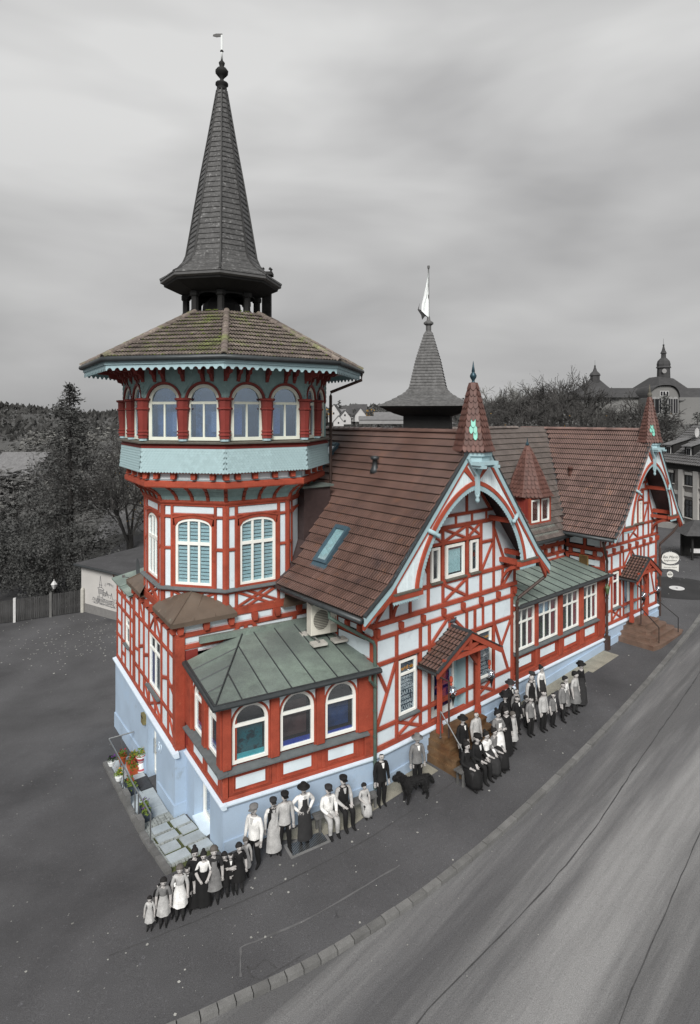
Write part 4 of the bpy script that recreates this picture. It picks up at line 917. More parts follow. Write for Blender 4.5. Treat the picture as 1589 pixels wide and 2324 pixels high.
q = on_slope(FG, 2.55, 2.75); m = MB(); m.lathe(q.x, q.y, [(.2, q.z - .05), (.16, q.z + .1), (.1, q.z + .22), (.09, q.z + .45), (.16, q.z + .46), (.17, q.z + .56), (.05, q.z + .6)], 10); obj('vent_pipe', m, M_GUT, gh, FG, smooth=True)
q = on_slope(FG, hx(1.6), 2.4, 0, CH['LP']); m = MB(); m.lathe(q.x, q.y, [(.13, q.z - .1), (.11, q.z + .12), (.09, q.z + .3), (.13, q.z + .31), (.13, q.z + .42), (.04, q.z + .45)], 8); obj('vent_pipe', m, M_SPIREL, ch, FG, smooth=True)
# metal cladding between tower and slope
FM = frame(tuple(W2(FG, .2, 4.5, 0))[:2], 140)
m = MB(); m.box(-1.2, 0.5, 0, 1.2, 6.0, 9.35); cl = obj('metal_cladding', m, M_CLAD, gh, FM)
for i in range(5): q = MB(); q.box(-1.2 + i * .42, -1.18 + i * .42, -.02, 0, 6.2, 9.34); obj('seam', q, M_CLAD, cl, FM)
m = MB(); m.hprism([(-1.3, -.15), (.6, -.15), (.6, 1.3), (-1.3, 1.3)], 9.36, 9.44); obj('cladding_cap', m, M_COPPER, cl, FM)
# ------------------------------------------------------------------ tower house
TCOR = (-5.5, 18.85); FTF = frame(TCOR, 57)
FLW = frame((TCOR[0] - .5446 * 8.7, TCOR[1] + .8387 * 8.7), 147)
tw = thing('tower_house', 'octagonal half-timbered tower with glazed belfry, mossy roof and tall dark spire', 'tower', (TC.x, TC.y, -.8))
def face(phi, ap):
    a = math.radians(phi); n = (math.sin(a), -math.cos(a)); u = (math.cos(a), math.sin(a)); w = 2 * ap * math.tan(math.pi / 8)
    return frame((TC.x + n[0] * ap - u[0] * w / 2, TC.y + n[1] * ap - u[1] * w / 2), 90 - phi), w
PH = [33 + 45 * k for k in range(8)]; VIS = (33, -12, 78, -57)
VISF = [p if p <= 180 else p - 360 for p in PH]
# square block below
m = MB(); m.box(0.5, 5.6, .5, 5.6, -2.2, 5.5); blk = obj('block_wall', m, M_ROOM, tw, FTF)
bm = [(0, 4.62, 5.6, 4.62, .14), (0, 5.0, 5.6, 5.0, .14), (0, 5.42, 5.6, 5.42, .18), (.12, 4.5, .12, 5.0, .24), (1.9, 4.62, 2.1, 5.0, .13), (2.35, 4.62, 2.35, 5.0, .12), (2.8, 4.62, 2.6, 5.0, .13), (4.2, 4.62, 4.2, 5.0, .14), (3.4, 5.05, 3.4, 5.35, .1)]
timber(blk, FTF, rect(0, 5.6, 4.4, 5.5), bm, border=.05)
for x in (.1, .95, 1.8, 2.65, 3.5, 4.35, 5.2):
    m = MB(); m.prism([(x - .1, 5.34), (x + .1, 5.34), (x + .1, 5.18), (x + .07, 5.08), (x - .07, 5.08), (x - .1, 5.18)], -.14, 0); obj('beam_head', m, M_RED, blk, FTF)
# long side wall, with its lower back wing
def lx(t): return 8.7 - t
m = MB(); m.box(0, 8.2, .5, 3.5, -2.4, 4.8); sw_ = obj('yard_wall', m, M_ROOM, tw, FLW)
bmA = []
def A_(t0, z0, t1, z1, w): bmA.append((lx(t0), z0, lx(t1), z1, w * .78))
for r in ((0, 1.5, 5.6, 1.5, .18), (0, 2.30, 5.6, 2.30, .13), (0, 4.28, 5.6, 4.28, .13), (0, 4.98, 5.6, 4.98, .13), (0, 5.40, 5.6, 5.40, .18)): A_(*r)
for t, z0, z1 in ((.10, 1.5, 5.4), (.90, 1.5, 4.98), (1.70, 1.5, 4.98), (3.30, 1.5, 4.98), (4.05, 1.5, 4.98), (4.75, 1.5, 4.98), (5.50, 1.5, 5.4)): A_(t, z0, t, z1, .14)
for d in ((.17, 3.35, .83, 3.15, .13), (.17, 3.0, .83, 3.3, .11), (.97, 3.35, 1.63, 3.15, .13), (3.37, 3.3, 3.98, 3.1, .13), (4.12, 3.4, 4.68, 3.2, .13), (4.82, 3.0, 5.43, 2.9, .12), (2.5, 4.32, 2.5, 4.95, .11), (1.77, 4.32, 2.45, 4.95, .11), (3.23, 4.32, 2.55, 4.95, .11), (.17, 1.6, .83, 2.24, .11),
          (1.75, 1.6, 3.25, 2.24, .11), (1.75, 2.24, 3.25, 1.6, .11), (2.5, 1.6, 2.5, 2.24, .1), (3.37, 1.6, 3.98, 2.24, .1), (4.12, 4.32, 4.68, 4.95, .1)): A_(*d)
LWIN = rect(lx(3.22), lx(1.78), 2.36, 4.22); SWIN = rect(lx(7.0), lx(6.3), 2.62, 3.7)
timber(sw_, FLW, rect(lx(5.6), lx(0), 1.4, 5.5), bmA, [LWIN], border=.03)
bmA = []
for r in ((5.6, 1.5, 8.7, 1.5, .18), (5.6, 2.52, 8.7, 2.52, .12), (5.6, 3.82, 8.7, 3.82, .13), (5.6, 4.38, 8.7, 4.38, .12), (5.6, 4.78, 8.7, 4.78, .16)): A_(*r)
for t in (5.68, 6.2, 7.1, 7.75, 8.62): A_(t, 1.5, t, 4.78, .13)
for d in ((7.2, 4.4, 8.6, 4.75, .08), (7.82, 3.1, 8.55, 3.1, .11), (7.17, 2.0, 7.7, 2.0, .1), (5.75, 3.2, 6.13, 3.2, .1)): A_(*d)
timber(sw_, FLW, rect(0, lx(5.6), 1.4, 4.86), bmA, [SWIN], border=.03)
for i in range(9):
    x = lx(.1 + .66 * i); m = MB(); m.box(x - .08, x + .08, -.14, 0, 5.08, 5.32); obj('beam_head', m, M_RED, sw_, FLW)
window(tw, FLW, lx(3.22), lx(1.78), 2.36, 4.22, cols=2, transom=3.7, subcols=2, sill=.16, fw=.08, behind=many(board(M_BLUE, (.02, .35), (0, .7)), board(M_DKBOARD, (.55, .97), (.0, .72)), blind(14, M_WPRINT, None) if False else board(M_WPRINT, (.6, .9), (.05, .1))))
window(tw, FLW, lx(7.0), lx(6.3), 2.62, 3.7, transom=3.35, sill=.12, fw=.07)
# wing roof sheet
m = MB(); m.add([(-.15, -.2, 4.9), (lx(5.62), -.2, 4.9), (lx(5.62), 2.6, 5.45), (-.15, 2.6, 5.45), (-.15, -.2, 4.84), (lx(5.62), -.2, 4.84), (lx(5.62), 2.6, 5.39), (-.15, 2.6, 5.39)], [(0, 1, 2, 3), (0, 4, 5, 1), (4, 7, 6, 5), (0, 3, 7, 4)]); m.tube([(1.5, -.2, 4.92), (1.5, 2.5, 5.46)], .02, 4); obj('wing_roof', m, M_COPPER2, tw, FLW)
# plinth of the yard wall with the side door
def gl(x, y): q = W2(FLW, x, y, 0); return zg(q.x, q.y) - .3
DT0, DT1, DZ0, DZ1 = 2.1, 3.15, -.86, 1.05
def plq(a, b, z0=None, z1=1.39, y=-.07, d=.5): return [(a, y), (b, y), (b, d), (a, d)]
m = MB()
for a, b in ((0, 1.4), (1.4, 2.8), (2.8, 4.2), (4.2, lx(DT1))): m.hprism(plq(a, b), gl, 1.39)
m.hprism(plq(lx(DT0), 8.76), gl, 1.39); m.hprism(plq(lx(DT1), lx(DT0)), DZ1, 1.39)
plo = obj('plinth', m, M_PLINTH, tw, FLW)
m = MB()
for pcs in (((0, 1.4), (1.4, 2.8), (2.8, 4.2), (4.2, 5.2)), ((6.9, 8.8),)):
    m = MB()
    for a, b in pcs: m.hprism(plq(a, b, y=-.12), gl, lambda x, y: gl(x, y) + .3 + (.62 if x < 6 else .42))
    obj('plinth_base', m, M_PLINTH, plo, FLW)
m = MB(); m.loft([[(x, -.07, 1.24), (x, -.12, 1.27), (x, -.17, 1.34), (x, -.17, 1.39), (x, .02, 1.43), (x, .05, 1.24)] for x in (-.1, 8.87)]); obj('moulding', m, M_MOULD, plo, FLW)
m = MB(); m.strip([(lx(DT1) + .02, DZ0), (lx(DT1) + .02, DZ1), (lx(DT0) - .02, DZ1), (lx(DT0) - .02, DZ0), (lx(DT1) + .02, DZ0)], [(lx(DT1) + .12, DZ0 + .12), (lx(DT1) + .12, DZ1 - .1), (lx(DT0) - .12, DZ1 - .1), (lx(DT0) - .12, DZ0 + .12), (lx(DT1) + .12, DZ0 + .12)], .14, .22); sd_ = obj('side_door', m, M_FRAME, tw, FLW)
m = MB(); m.box(lx(DT1) + .12, lx(DT0) - .12, .17, .19, DZ0 + .12, DZ1 - .1); obj('door_leaf', m, mat('frosted door panel', '#bccad2', rough=.3), sd_, FLW)
m = MB(); m.tube([(lx(DT1) + .2, .08, -.1), (lx(DT1) + .2, .08, .45)], .018); obj('handle', m, M_STEEL, sd_, FLW)
for t, b in ((1.72, '5'), (1.50, '7')):
    text('house_number', b, .44, M_MOULD, tw, FLW @ Matrix.Translation((lx(t), -.078, .75)), ext=.008, sx=.8)
m = MB(); m.box(lx(3.75), lx(3.45), -.19, -.07, .75, 1.1); bl = obj('letter_box', m, mat('brass box', '#8a8058', rough=.5, metal=.4), tw, FLW); m = MB(); m.box(lx(3.72), lx(3.48), -.2, -.19, .98, 1.02); obj('slot', m, M_BLACK, bl, FLW)
# copper hips over the four corners of the block
for c_ in range(4):
    FQ = FTF @ Matrix.Translation((2.8, 2.8, 0)) @ Matrix.Rotation(-c_ * math.pi / 2, 4, 'Z') @ Matrix.Translation((-2.8, -2.8, 0)); o = .24
    A, R, L_, Tp = (-o, -o, 5.5), (1.95, -o, 5.5), (-o, 1.95, 5.5), (.74, .74, 6.16); R2, L2 = (1.75, .02, 5.78), (.02, 1.75, 5.78)
    m = MB(); m.add([A, R, R2, Tp, L_, L2], [(0, 1, 2, 3), (0, 3, 5, 4)])
    m.add([A, R, L_, (-o, -o, 5.36), (1.95, -o, 5.36), (-o, 1.95, 5.36), (1.95, .1, 5.36), (.1, 1.95, 5.36)], [(0, 3, 4, 1), (0, 2, 5, 3), (3, 5, 7, 6, 4)])
    for f in (.33, .66):
        for Q, Q2 in ((R, R2), (L_, L2)):
            b_ = Vector(A).lerp(Vector(Q), f); t_ = Vector(Tp).lerp(Vector(Q2), f * .9); m.tube([b_ + Vector((0, 0, .01)), t_ + Vector((0, 0, .01))], .016, 4)
    m.tube([Vector(A) + Vector((0, 0, .01)), Vector(Tp) + Vector((0, 0, .01))], .024, 5)
    obj('corner_hip_roof', m, M_HIP, tw, FQ)
# octagon storey
def octa(r, z): return [(TC.x + r * math.sin(math.radians(p + 22.5)), TC.y - r * math.cos(math.radians(p + 22.5)), z) for p in PH]
m = MB(); m.loft([octa(2.55, 4.9), octa(2.55, 13.6)]); core = obj('octagon_wall', m, M_ROOM, tw)
AP = 2.80
for phi in VISF:
    F, w = face(phi, AP)
    m = MB()
    if phi not in VIS: m.box(0, w, .02, .3, 5.4, 9.1); obj('plaster_panel', m, M_PLASTER, core, F); continue
    bm = [(0, 5.52, w, 5.52, .16), (0, 6.14, w, 6.14, .12), (0, 9.05, w, 9.05, .14)]
    blank = phi == 78
    P_ = [(.05, .12), (.375, .09), (w - .375, .09), (w - .05, .12)]
    bm += [(x, 6.2, x, 9.0, ww) for x, ww in P_] + [(x, 5.6, x, 6.08, ww) for x, ww in P_]
    for z in (7.55, 8.62): bm += [(.1, z, .34, z, .09), (w - .34, z, w - .1, z, .09)]
    bm += [(.4, 5.59, w * .66, 6.1, .075), (w * .34, 5.59, w - .4, 6.1, .075), (.4, 6.1, w * .66, 5.59, .075), (w * .34, 6.1, w - .4, 5.59, .075)]
    win = rect(.42, w - .42, 6.2, 8.70)
    timber(core, F, rect(0, w, 5.42, 9.12), bm + [(.36, 8.70, w - .36, 8.70, .06)], [] if blank else [win], border=.022)
    if not blank:
        window(tw, F, .50, w - .50, 6.32, 8.30, arch=.26, cols=3, transom=7.72, subcols=3, fw=.085, mw=.075, mfr=M_FRAME, behind=blind(17, M_BLIND, None), y=.02)
        # red jambs and arched head
        m = MB(); A = [(.5 - .0 + (w - 1.0) * i / 12, 8.30 + .27 * math.sqrt(max(0, 1 - ((i - 6) / 6) ** 2))) for i in range(13)]; m.strip([(.42 + (w - .84) * i / 12, 8.72 if i not in (0, 12) else 8.70) for i in range(13)], A, -.02, .06); m.box(.42, .5, -.022, .06, 6.2, 8.32); m.box(w - .5, w - .42, -.022, .06, 6.2, 8.32); m.box(.42, w - .42, -.021, .06, 6.2, 6.33)
        obj('window_surround', m, M_RED, core, F)
    m = MB(); m.prism([(.4 + (w - .8) * i / 10, 8.62 + .12 * math.sin(math.pi * i / 10)) for i in range(11)] + [(.4 + (w - .8) * (10 - i) / 10, 8.56 + .12 * math.sin(math.pi * (10 - i) / 10)) for i in range(11)], -.05, .0); obj('hood_mould', m, M_RED, core, F)
def ring(name, prof, mt, par=tw, hip=None, **k):
    m = MB(); m.loft([octa(r, z) for r, z in prof], caps=False); return obj(name, m, mt, par, **k)
ring('sill_ledge', [(3.02, 6.12), (3.20, 6.17), (3.21, 6.20), (3.02, 6.27)], M_SILL)
ring('cornice', [(3.02, 9.02), (3.1, 9.06), (3.13, 9.12), (3.08, 9.18), (3.02, 9.2)], M_RED)
# flared shingled cove
cv = [(3.05, 9.16), (3.14, 9.34), (3.33, 9.52), (3.62, 9.68)]
cove = ring('cove', cv, M_SHING2)
sh_c = tile_mesh('shingle', .118, .125, 1, .012, M_SHING2, t=.006, tongue=.05)
for phi in VIS:
    for (r0, z0), (r1, z1) in zip(cv, cv[1:]):
        F, w = face(phi, r0 * math.cos(math.pi / 8)); F1, w1 = face(phi, r1 * math.cos(math.pi / 8)); a0, a1 = r0 * .92388, r1 * .92388; s = F.to_3x3() @ Vector((0, -(a1 - a0), z1 - z0)); L_ = s.length
        tile_field(cove, W2(F, 0, 0, z0), F.to_3x3() @ Vector((1, 0, 0)), s, [(0, 0), (w, 0), (w + (w1 - w) / 2, L_), (-(w1 - w) / 2, L_)], .118, L_ / 2.5, sh_c, name='shingle', stag=.5, cap=38 if phi in (33, -12) else 16, jit=.001)
    F, w = face(phi, 3.02 * .92388)
    for f in (0, .26, .5, .74) if phi != 78 else (0, .33, .66, 1.0):
        pts = [(cv[i][0] * .92388 - 3.02 * .92388, cv[i][1]) for i in range(4)]; m = MB(); wq = .05
        xf = [f * 2 * cv[i][0] * math.sin(math.pi / 8) - (2 * cv[i][0] * math.sin(math.pi / 8) - w) / 2 for i in range(4)]
        for i in range(3):
            (o0, z0), (o1, z1) = pts[i], pts[i + 1]; e = .07
            m.add([(xf[i] - wq, -o0 - e, z0 - .01), (xf[i] + wq, -o0 - e, z0 - .01), (xf[i + 1] + wq, -o1 - e, z1 - .03), (xf[i + 1] - wq, -o1 - e, z1 - .03), (xf[i] - wq, -o0 + .05, z0), (xf[i] + wq, -o0 + .05, z0), (xf[i + 1] + wq, -o1 + .05, z1), (xf[i + 1] - wq, -o1 + .05, z1)], [(0, 1, 2, 3), (0, 4, 5, 1), (1, 5, 6, 2), (3, 2, 6, 7), (0, 3, 7, 4)])
        obj('cove_rib', m, M_RED, cove, F)
ring('jetty_beam', [(3.55, 9.66), (3.72, 9.66), (3.74, 9.70), (3.74, 9.84), (3.68, 9.88), (3.55, 9.9)], M_RED)
ring('panel_band', [(3.62, 9.88), (3.62, 10.2)], M_PALE)
for phi in VIS:
    F, w = face(phi, 3.62 * .92388)
    for f in (.0, .14, .36, .62, .86) if phi in (33, -12) else (.2, .5, .8):
        x = w * f + (.0 if f else 0); m = MB(); m.prism([(x - .085, 10.17), (x + .085, 10.17), (x + .085, 10.04), (x + .07, 9.94), (x - .07, 9.94), (x - .085, 10.04)], -.16, .05); m.tube([(x - .07, -.16, 9.965), (x + .07, -.16, 9.965)], .03, 6); m.lathe(x, 0, [(.001, 0)], 3) if False else m.box(x - .02, x + .02, -.172, -.16, 10.07, 10.11); obj('beam_head', m, M_RED, tw, F)
    for a, b in ((.18, .32), (.41, .57), (.67, .81), (.04, .10)):
        m = MB(); m.box(w * a, w * b, -.02, .02, 9.93, 10.12); obj('plaster_panel', m, M_WHITEW, tw, F)
ring('band_base', [(3.6, 10.12), (3.86, 10.14), (3.86, 10.19), (3.7, 10.22)], M_RED)
# shingled parapet
bp = [(3.88, 10.17), (3.83, 10.5), (3.80, 10.97)]
par = ring('shingle_band', bp, M_SHING)
sh_b = tile_mesh('shingle', .110, .13, 1, .014, M_SHING, t=.007, tongue=.05)
for phi in VIS:
    (r0, z0), (r1, z1) = bp[0], bp[2]; F, w = face(phi, r0 * .92388); F1, w1 = face(phi, r1 * .92388); s = F.to_3x3() @ Vector((0, (r0 - r1) * .92388, z1 - z0)); L_ = s.length
    tile_field(par, W2(F, 0, -.035, z0 + .0), F.to_3x3() @ Vector((1, 0, 0)), s, [(0, -.01), (w, -.01), (w1 + (w - w1) / 2, L_), ((w - w1) / 2, L_)], .110, .086, sh_b, name='shingle', stag=.5, cap=130 if phi in (33, -12) else 20, jit=.001)
for k_ in range(8): m = MB(); m.tube([octa(r + .012, z)[k_] for r, z in bp], .03, 6); obj('corner_strip', m, M_SHING, par)
ring('parapet_rail', [(3.7, 10.95), (3.86, 10.96), (3.87, 11.02), (3.83, 11.08), (3.86, 11.1), (3.7, 11.12)], M_RED2)
ring('belfry_sill', [(3.6, 11.10), (3.98, 11.11), (3.99, 11.15), (3.6, 11.22)], M_WSILL)
# belfry
RB = 3.78; aB = RB * .92388
ring('belfry_head', [(RB - .02, 12.6), (RB - .02, 13.75)], M_SHING2) if False else None
bel = node('belfry', tw, (TC.x, TC.y, 12.3))
sh_f = tile_mesh('shingle', .105, .12, 1, .012, M_SHING2, t=.006, tongue=.05)
def pillar(F, x, y):
    m = MB(); q = math.pi / 8
    m.lathe(x, y, [(.15, 11.2), (.15, 11.28)], 8, 1, ph=q); m.lathe(x, y, [(.175, 11.28), (.175, 11.36), (.205, 11.38), (.205, 11.42), (.175, 11.44), (.175, 11.47), (.20, 11.49), (.20, 11.53), (.17, 11.55), (.205, 12.15), (.205, 12.2), (.25, 12.23), (.25, 12.27), (.21, 12.29), (.215, 12.5), (.27, 12.53), (.28, 12.59), (.2, 12.6)], 8, ph=q); return obj('pillar', m, [M_RED2, M_PALE], bel, F)
for phi in VISF:
    F, w = face(phi, aB); cxs = (w * .25 + .03, w * .75 - .03); hw = .60; zs = 12.50
    if phi not in VIS:
        m = MB(); m.box(0, w, .0, .1, 11.2, 13.75); obj('back_panel', m, M_SHING2, bel, F); continue
    for i, c_ in enumerate(cxs):
        fr = 1 if (phi == 33) else 0
        window(tw, F, c_ - hw + .04, c_ + hw - .04, 11.22, zs, arch=hw - .06, cols=2, transom=12.44, subcols=1, fw=.11, mw=.06, mfr=M_FRAMEC, gl=M_GLASSC, y=.03, depth=.5, behind=many(board(M_REFLB if phi < 20 else mat('brown room', '#3a2c30', rough=.9, var=.4, scale=3), (0, 1), (0, 1), dy=.35), board(M_WPRINT, (.64, .9), (.1, .52), dy=.3) if phi < 20 else board(mat('lilac cloth', '#8fa3d0', rough=.8, var=.2), (.05, .4), (.05, .6), dy=.2)))
        m = MB(); A = arc(c_, zs, hw + .04, hw + .03, 180, 0, 18); B_ = arc(c_, zs, hw - .03, hw - .05, 180, 0, 18); m.strip(A, B_, -.045, .06); obj('arch_ring', m, M_RED2, bel, F)
    # wall above the arches as a plate with arched cut-outs
    m = MB(); N_ = 60; top = 13.78
    for i in range(N_):
        a, b = w * i / N_, w * (i + 1) / N_
        def lowz(x):
            z = 12.52
            for c_ in cxs:
                d_ = abs(x - c_)
                if d_ < hw: z = max(z, zs + (hw - .02) * math.sqrt(max(0, 1 - (d_ / hw) ** 2)))
            return z
        m.prism([(a, lowz(a)), (b, lowz(b)), (b, top), (a, top)], .0, .08)
    wp = obj('shingle_wall', m, M_SHING2, bel, F)
    tile_field(wp, W2(F, 0, -.01, 12.55), F.to_3x3() @ Vector((1, 0, 0)), (0, 0, 1), rect(0, w, 0, 1.2), .105, .082, sh_f, name='shingle', stag=.5, cap=60 if phi in (33, -12) else 0, jit=.001,
               reject=lambda p: any((Vector(((F.inverted() @ p).x - c_, (F.inverted() @ p).z + .04 - zs)).length < hw + .07) for c_ in cxs))
    pillar(F, w / 2, -.02); pillar(F, 0, .02)
    # eave brackets
    for f in (.001, .15, .26, .5, .74, .85):
        x = w * f; m = MB(); e = .95 if f in (.001,) else .55
        pr = [(0, 13.7), (-e, 13.7), (-e - .03, 13.6), (-e + .1, 13.52), (-e * .55, 13.5), (-e * .5, 13.38), (-e * .25, 13.34), (-e * .2, 13.24), (-.06, 13.2), (-.05, 13.14), (0, 13.12)]
        rings = [[(x - .055, y, z) for y, z in pr], [(x + .055, y, z) for y, z in pr]]; m.loft(rings); obj('eave_bracket', m, M_RED2, bel, F)
# eaves
ring('soffit', [(3.7, 13.72), (5.14, 13.68)], M_GREYP)
RE = 5.2; aE = RE * .92388
val = node('valance', tw, (TC.x, TC.y, 13.5))
for phi in VISF:
    F, w = face(phi, aE - .06); m = MB(); n = int(w / .26); p_ = w / n
    for i in range(n):
        A = [(p_ * i + p_ * j / 8, 13.72) for j in range(9)]; r = p_ * .33
        B_ = [(x, 13.42 + (r * math.sqrt(max(0, 1 - ((x - p_ * (i + .5)) / r) ** 2)) if abs(x - p_ * (i + .5)) < r else 0)) for x, _ in A]
        m.strip(A, B_, -.012, .012)
    obj('scalloped_board', m, M_PALE, val, F)
    m = MB(); m.box(-.02, w + .02, -.05, -.015, 13.60, 13.74); obj('fascia', m, M_PALE, val, F)
m = MB(); o_ = octa(RE + .06, 13.77); m.tube(o_ + o_[:1], .085, 8); obj('eave_gutter', m, M_GUT, tw, smooth=True)
ra, za, rb, zb2 = RE, 13.80, 1.62, 15.72
troof = ring('roof', [(ra, za), (rb, zb2)], M_CLAD)
me_m = tile_mesh('roof_tile', .215, .40, 2, .030, M_TILEM)
for phi in VISF:
    F, w = face(phi, ra * .92388); a0, a1 = ra * .92388, rb * .92388; w1 = 2 * rb * math.sin(math.pi / 8); s = F.to_3x3() @ Vector((0, a0 - a1, zb2 - za)); L_ = s.length
    tile_field(troof, W2(F, 0, 0, za), F.to_3x3() @ Vector((1, 0, 0)), s, [(0, 0), (w, 0), (w / 2 + w1 / 2, L_), (w / 2 - w1 / 2, L_)], .215, L_ / 12, me_m, cap=150 if phi in (33, -12) else 0, jit=.012)
for k_ in range(8):
    A = octa(ra + .06, za + .04)[k_]; B_ = octa(rb, zb2 + .04)[k_]; ridge_tiles(troof, A, B_, .105, M_TILEM, step=.33, name='hip_tile')
m = MB()
for i in range(420):                                           # moss cushions along the courses
    phi = random.choice((33, -12, -12, -12)); F, w = face(phi, ra * .92388); f = random.random() ** 1.2; L_ = math.hypot((ra - rb) * .92388, zb2 - za); r_ = round(f * 12) / 12; ww = w * (1 - r_) + .6 * r_
    x = w / 2 + (random.random() - .5) * ww; y = (ra - rb) * .92388 * r_; z = za + (zb2 - za) * r_ + .075; q = W2(F, x, y, z); sz = random.uniform(.02, .06)
    m.loft([[(q.x + sz * math.cos(a) * random.uniform(.7, 1.3), q.y + sz * math.sin(a) * random.uniform(.7, 1.3), q.z) for a in (0, 1.2, 2.5, 3.8, 5)], [(q.x + sz * .5 * math.cos(a), q.y + sz * .5 * math.sin(a), q.z + sz * .6) for a in (0, 1.2, 2.5, 3.8, 5)]])
obj('moss', m, M_MOSS, troof, kind='stuff')
m = MB(); q = octa(RE + .05, 13.72)[2 if False else 0]
# downpipe from the eave to the roof beside the tower
A = octa(RE + .03, 13.68)[1]; B_ = octa(3.98, 12.9)[1]; C_ = octa(3.98, 11.2)[1]; m.tube([A, (A[0], A[1], 13.45), (B_[0], B_[1], 12.95), (B_[0], B_[1], 12.8), (C_[0], C_[1], 9.4), (C_[0] + .1, C_[1] + .2, 9.3)], .06, 8); obj('downpipe', m, M_BPIPE, tw)
# ------------------------------------------------------------------ lantern and spire
LX, LY = TC.x - .22, TC.y
def oc(r, z, ph=0): return [(LX + r * math.sin(math.radians(p + 22.5 + ph)), LY - r * math.cos(math.radians(p + 22.5 + ph)), z) for p in PH]
lan = node('lantern', tw, (LX, LY, 15.5))
m = MB(); m.loft([oc(1.5, 15.5), oc(1.5, 15.78), oc(1.42, 15.8)]); obj('lantern_floor', m, M_SPIRED, lan)
for k_ in range(8):
    p = oc(1.32, 15.6)[k_]; m = MB(); m.lathe(p[0], p[1], [(.17, 15.7), (.17, 15.85), (.13, 15.9), (.13, 16.35), (.18, 16.4), (.18, 16.55)], 6); obj('lantern_post', m, M_SPIRED, lan)
    a, b = oc(1.32, 16.5)[k_], oc(1.32, 16.5)[(k_ + 1) % 8]; m = MB(); a, b = Vector(a), Vector(b); n_ = 8
    for i in range(n_):
        f0, f1 = i / n_, (i + 1) / n_; h = lambda f: 16.50 - .22 * (1 - math.sqrt(max(0, 1 - (2 * f - 1) ** 2)))
        p0, p1 = a.lerp(b, f0), a.lerp(b, f1); m.add([(p0.x, p0.y, h(f0)), (p1.x, p1.y, h(f1)), (p1.x, p1.y, 16.66), (p0.x, p0.y, 16.66)], [(0, 1, 2, 3)])
    obj('lantern_arch', m, M_SPIRED, lan)
m = MB(); m.loft([oc(.75, 15.75), oc(.7, 16.25), oc(.45, 16.5), oc(.05, 16.45)]); obj('bell', m, M_SPIRED, lan)
m = MB(); m.loft([oc(1.35, 16.55), oc(1.6, 16.62), oc(2.12, 16.85), oc(2.15, 16.95)], caps=False); obj('spire_soffit', m, M_SPIRED, lan)
m = MB(); m.loft([oc(2.15, 16.93), oc(2.26, 16.98), oc(2.26, 17.08), oc(2.2, 17.12)], caps=False); obj('spire_cornice', m, mat('grey spire cornice', '#565656', rough=.7), lan)
sp_p = [(2.24, 17.1), (1.72, 17.42), (1.40, 17.78), (1.28, 18.05), (1.02, 19.6), (.76, 21.1), (.5, 22.5), (.16, 24.45)]
def sp_r(z):
    for (r0, z0), (r1, z1) in zip(sp_p, sp_p[1:]):
        if z0 <= z <= z1: return r0 + (r1 - r0) * (z - z0) / (z1 - z0)
    return .15
spo = node('spire', tw, (LX, LY, 17.1)); z = 17.1; h = .20
while z < 24.35:
    z1 = min(z + h, 24.42); m = MB(); r0, r1 = sp_r(z), sp_r(z1); m.loft([oc(r0 + .045, z - .02), oc(r0 + .035, z + .03), oc(r1 + .004, z1 + .015)], caps=False); obj('tile_course', m, M_SPIRE, spo); z = z1
m = MB()
for k_ in range(8):
    m.tube([oc(r + .03, z_)[k_] for r, z_ in sp_p], [.06, .055, .05, .05, .045, .04, .035, .03], 5)
obj('hip_rolls', m, mat('spire hip', '#343434', rough=.6, var=.3), spo)
m = MB(); m.lathe(LX, LY, [(.17, 24.4), (.2, 24.5), (.17, 24.6), (.25, 24.66), (.24, 24.72), (.08, 24.78), (.07, 24.9), (.16, 25.0), (.24, 25.1), (.25, 25.18), (.18, 25.28), (.07, 25.34), (.1, 25.42), (.12, 25.5), (.04, 25.6), (.035, 25.9), (.07, 25.95), (.035, 26.0)], 12); obj('spire_knob', m, M_SPIRED, spo, smooth=True)
m = MB(); m.tube([(LX, LY, 25.6), (LX, LY, 26.56)], .04, 6); obj('spire_pole', m, M_WPRINT, spo)
m = MB(); m.prism([(LX - .34, 26.53), (LX - .2, 26.49), (LX + .02, 26.52), (LX + .02, 26.62), (LX - .22, 26.62), (LX - .33, 26.58)], LY - .015, LY + .015); obj('weather_vane', m, M_BLACK, spo)
# chimney at the back of the lantern
c0 = Vector((TC.x + 1.42, TC.y + .55)); m = MB(); m.box(c0.x - .17, c0.x + .17, c0.y - .17, c0.y + .17, 15.0, 17.55); chm = obj('chimney', m, mat('sooty chimney', '#2b2b2b', rough=.9, var=.4, scale=6), tw)
m = MB(); m.box(c0.x - .24, c0.x + .24, c0.y - .24, c0.y + .24, 17.5, 17.62); m.box(c0.x - .2, c0.x + .2, c0.y - .2, c0.y + .2, 17.35, 17.4); [m.tube([(c0.x + sx * .15, c0.y, 17.62), (c0.x + sx * .18, c0.y, 17.74), (c0.x + sx * .1, c0.y, 17.8)], .06, 5) for sx in (-1, 1)]; obj('chimney_cap', m, MATS['sooty chimney'], chm)
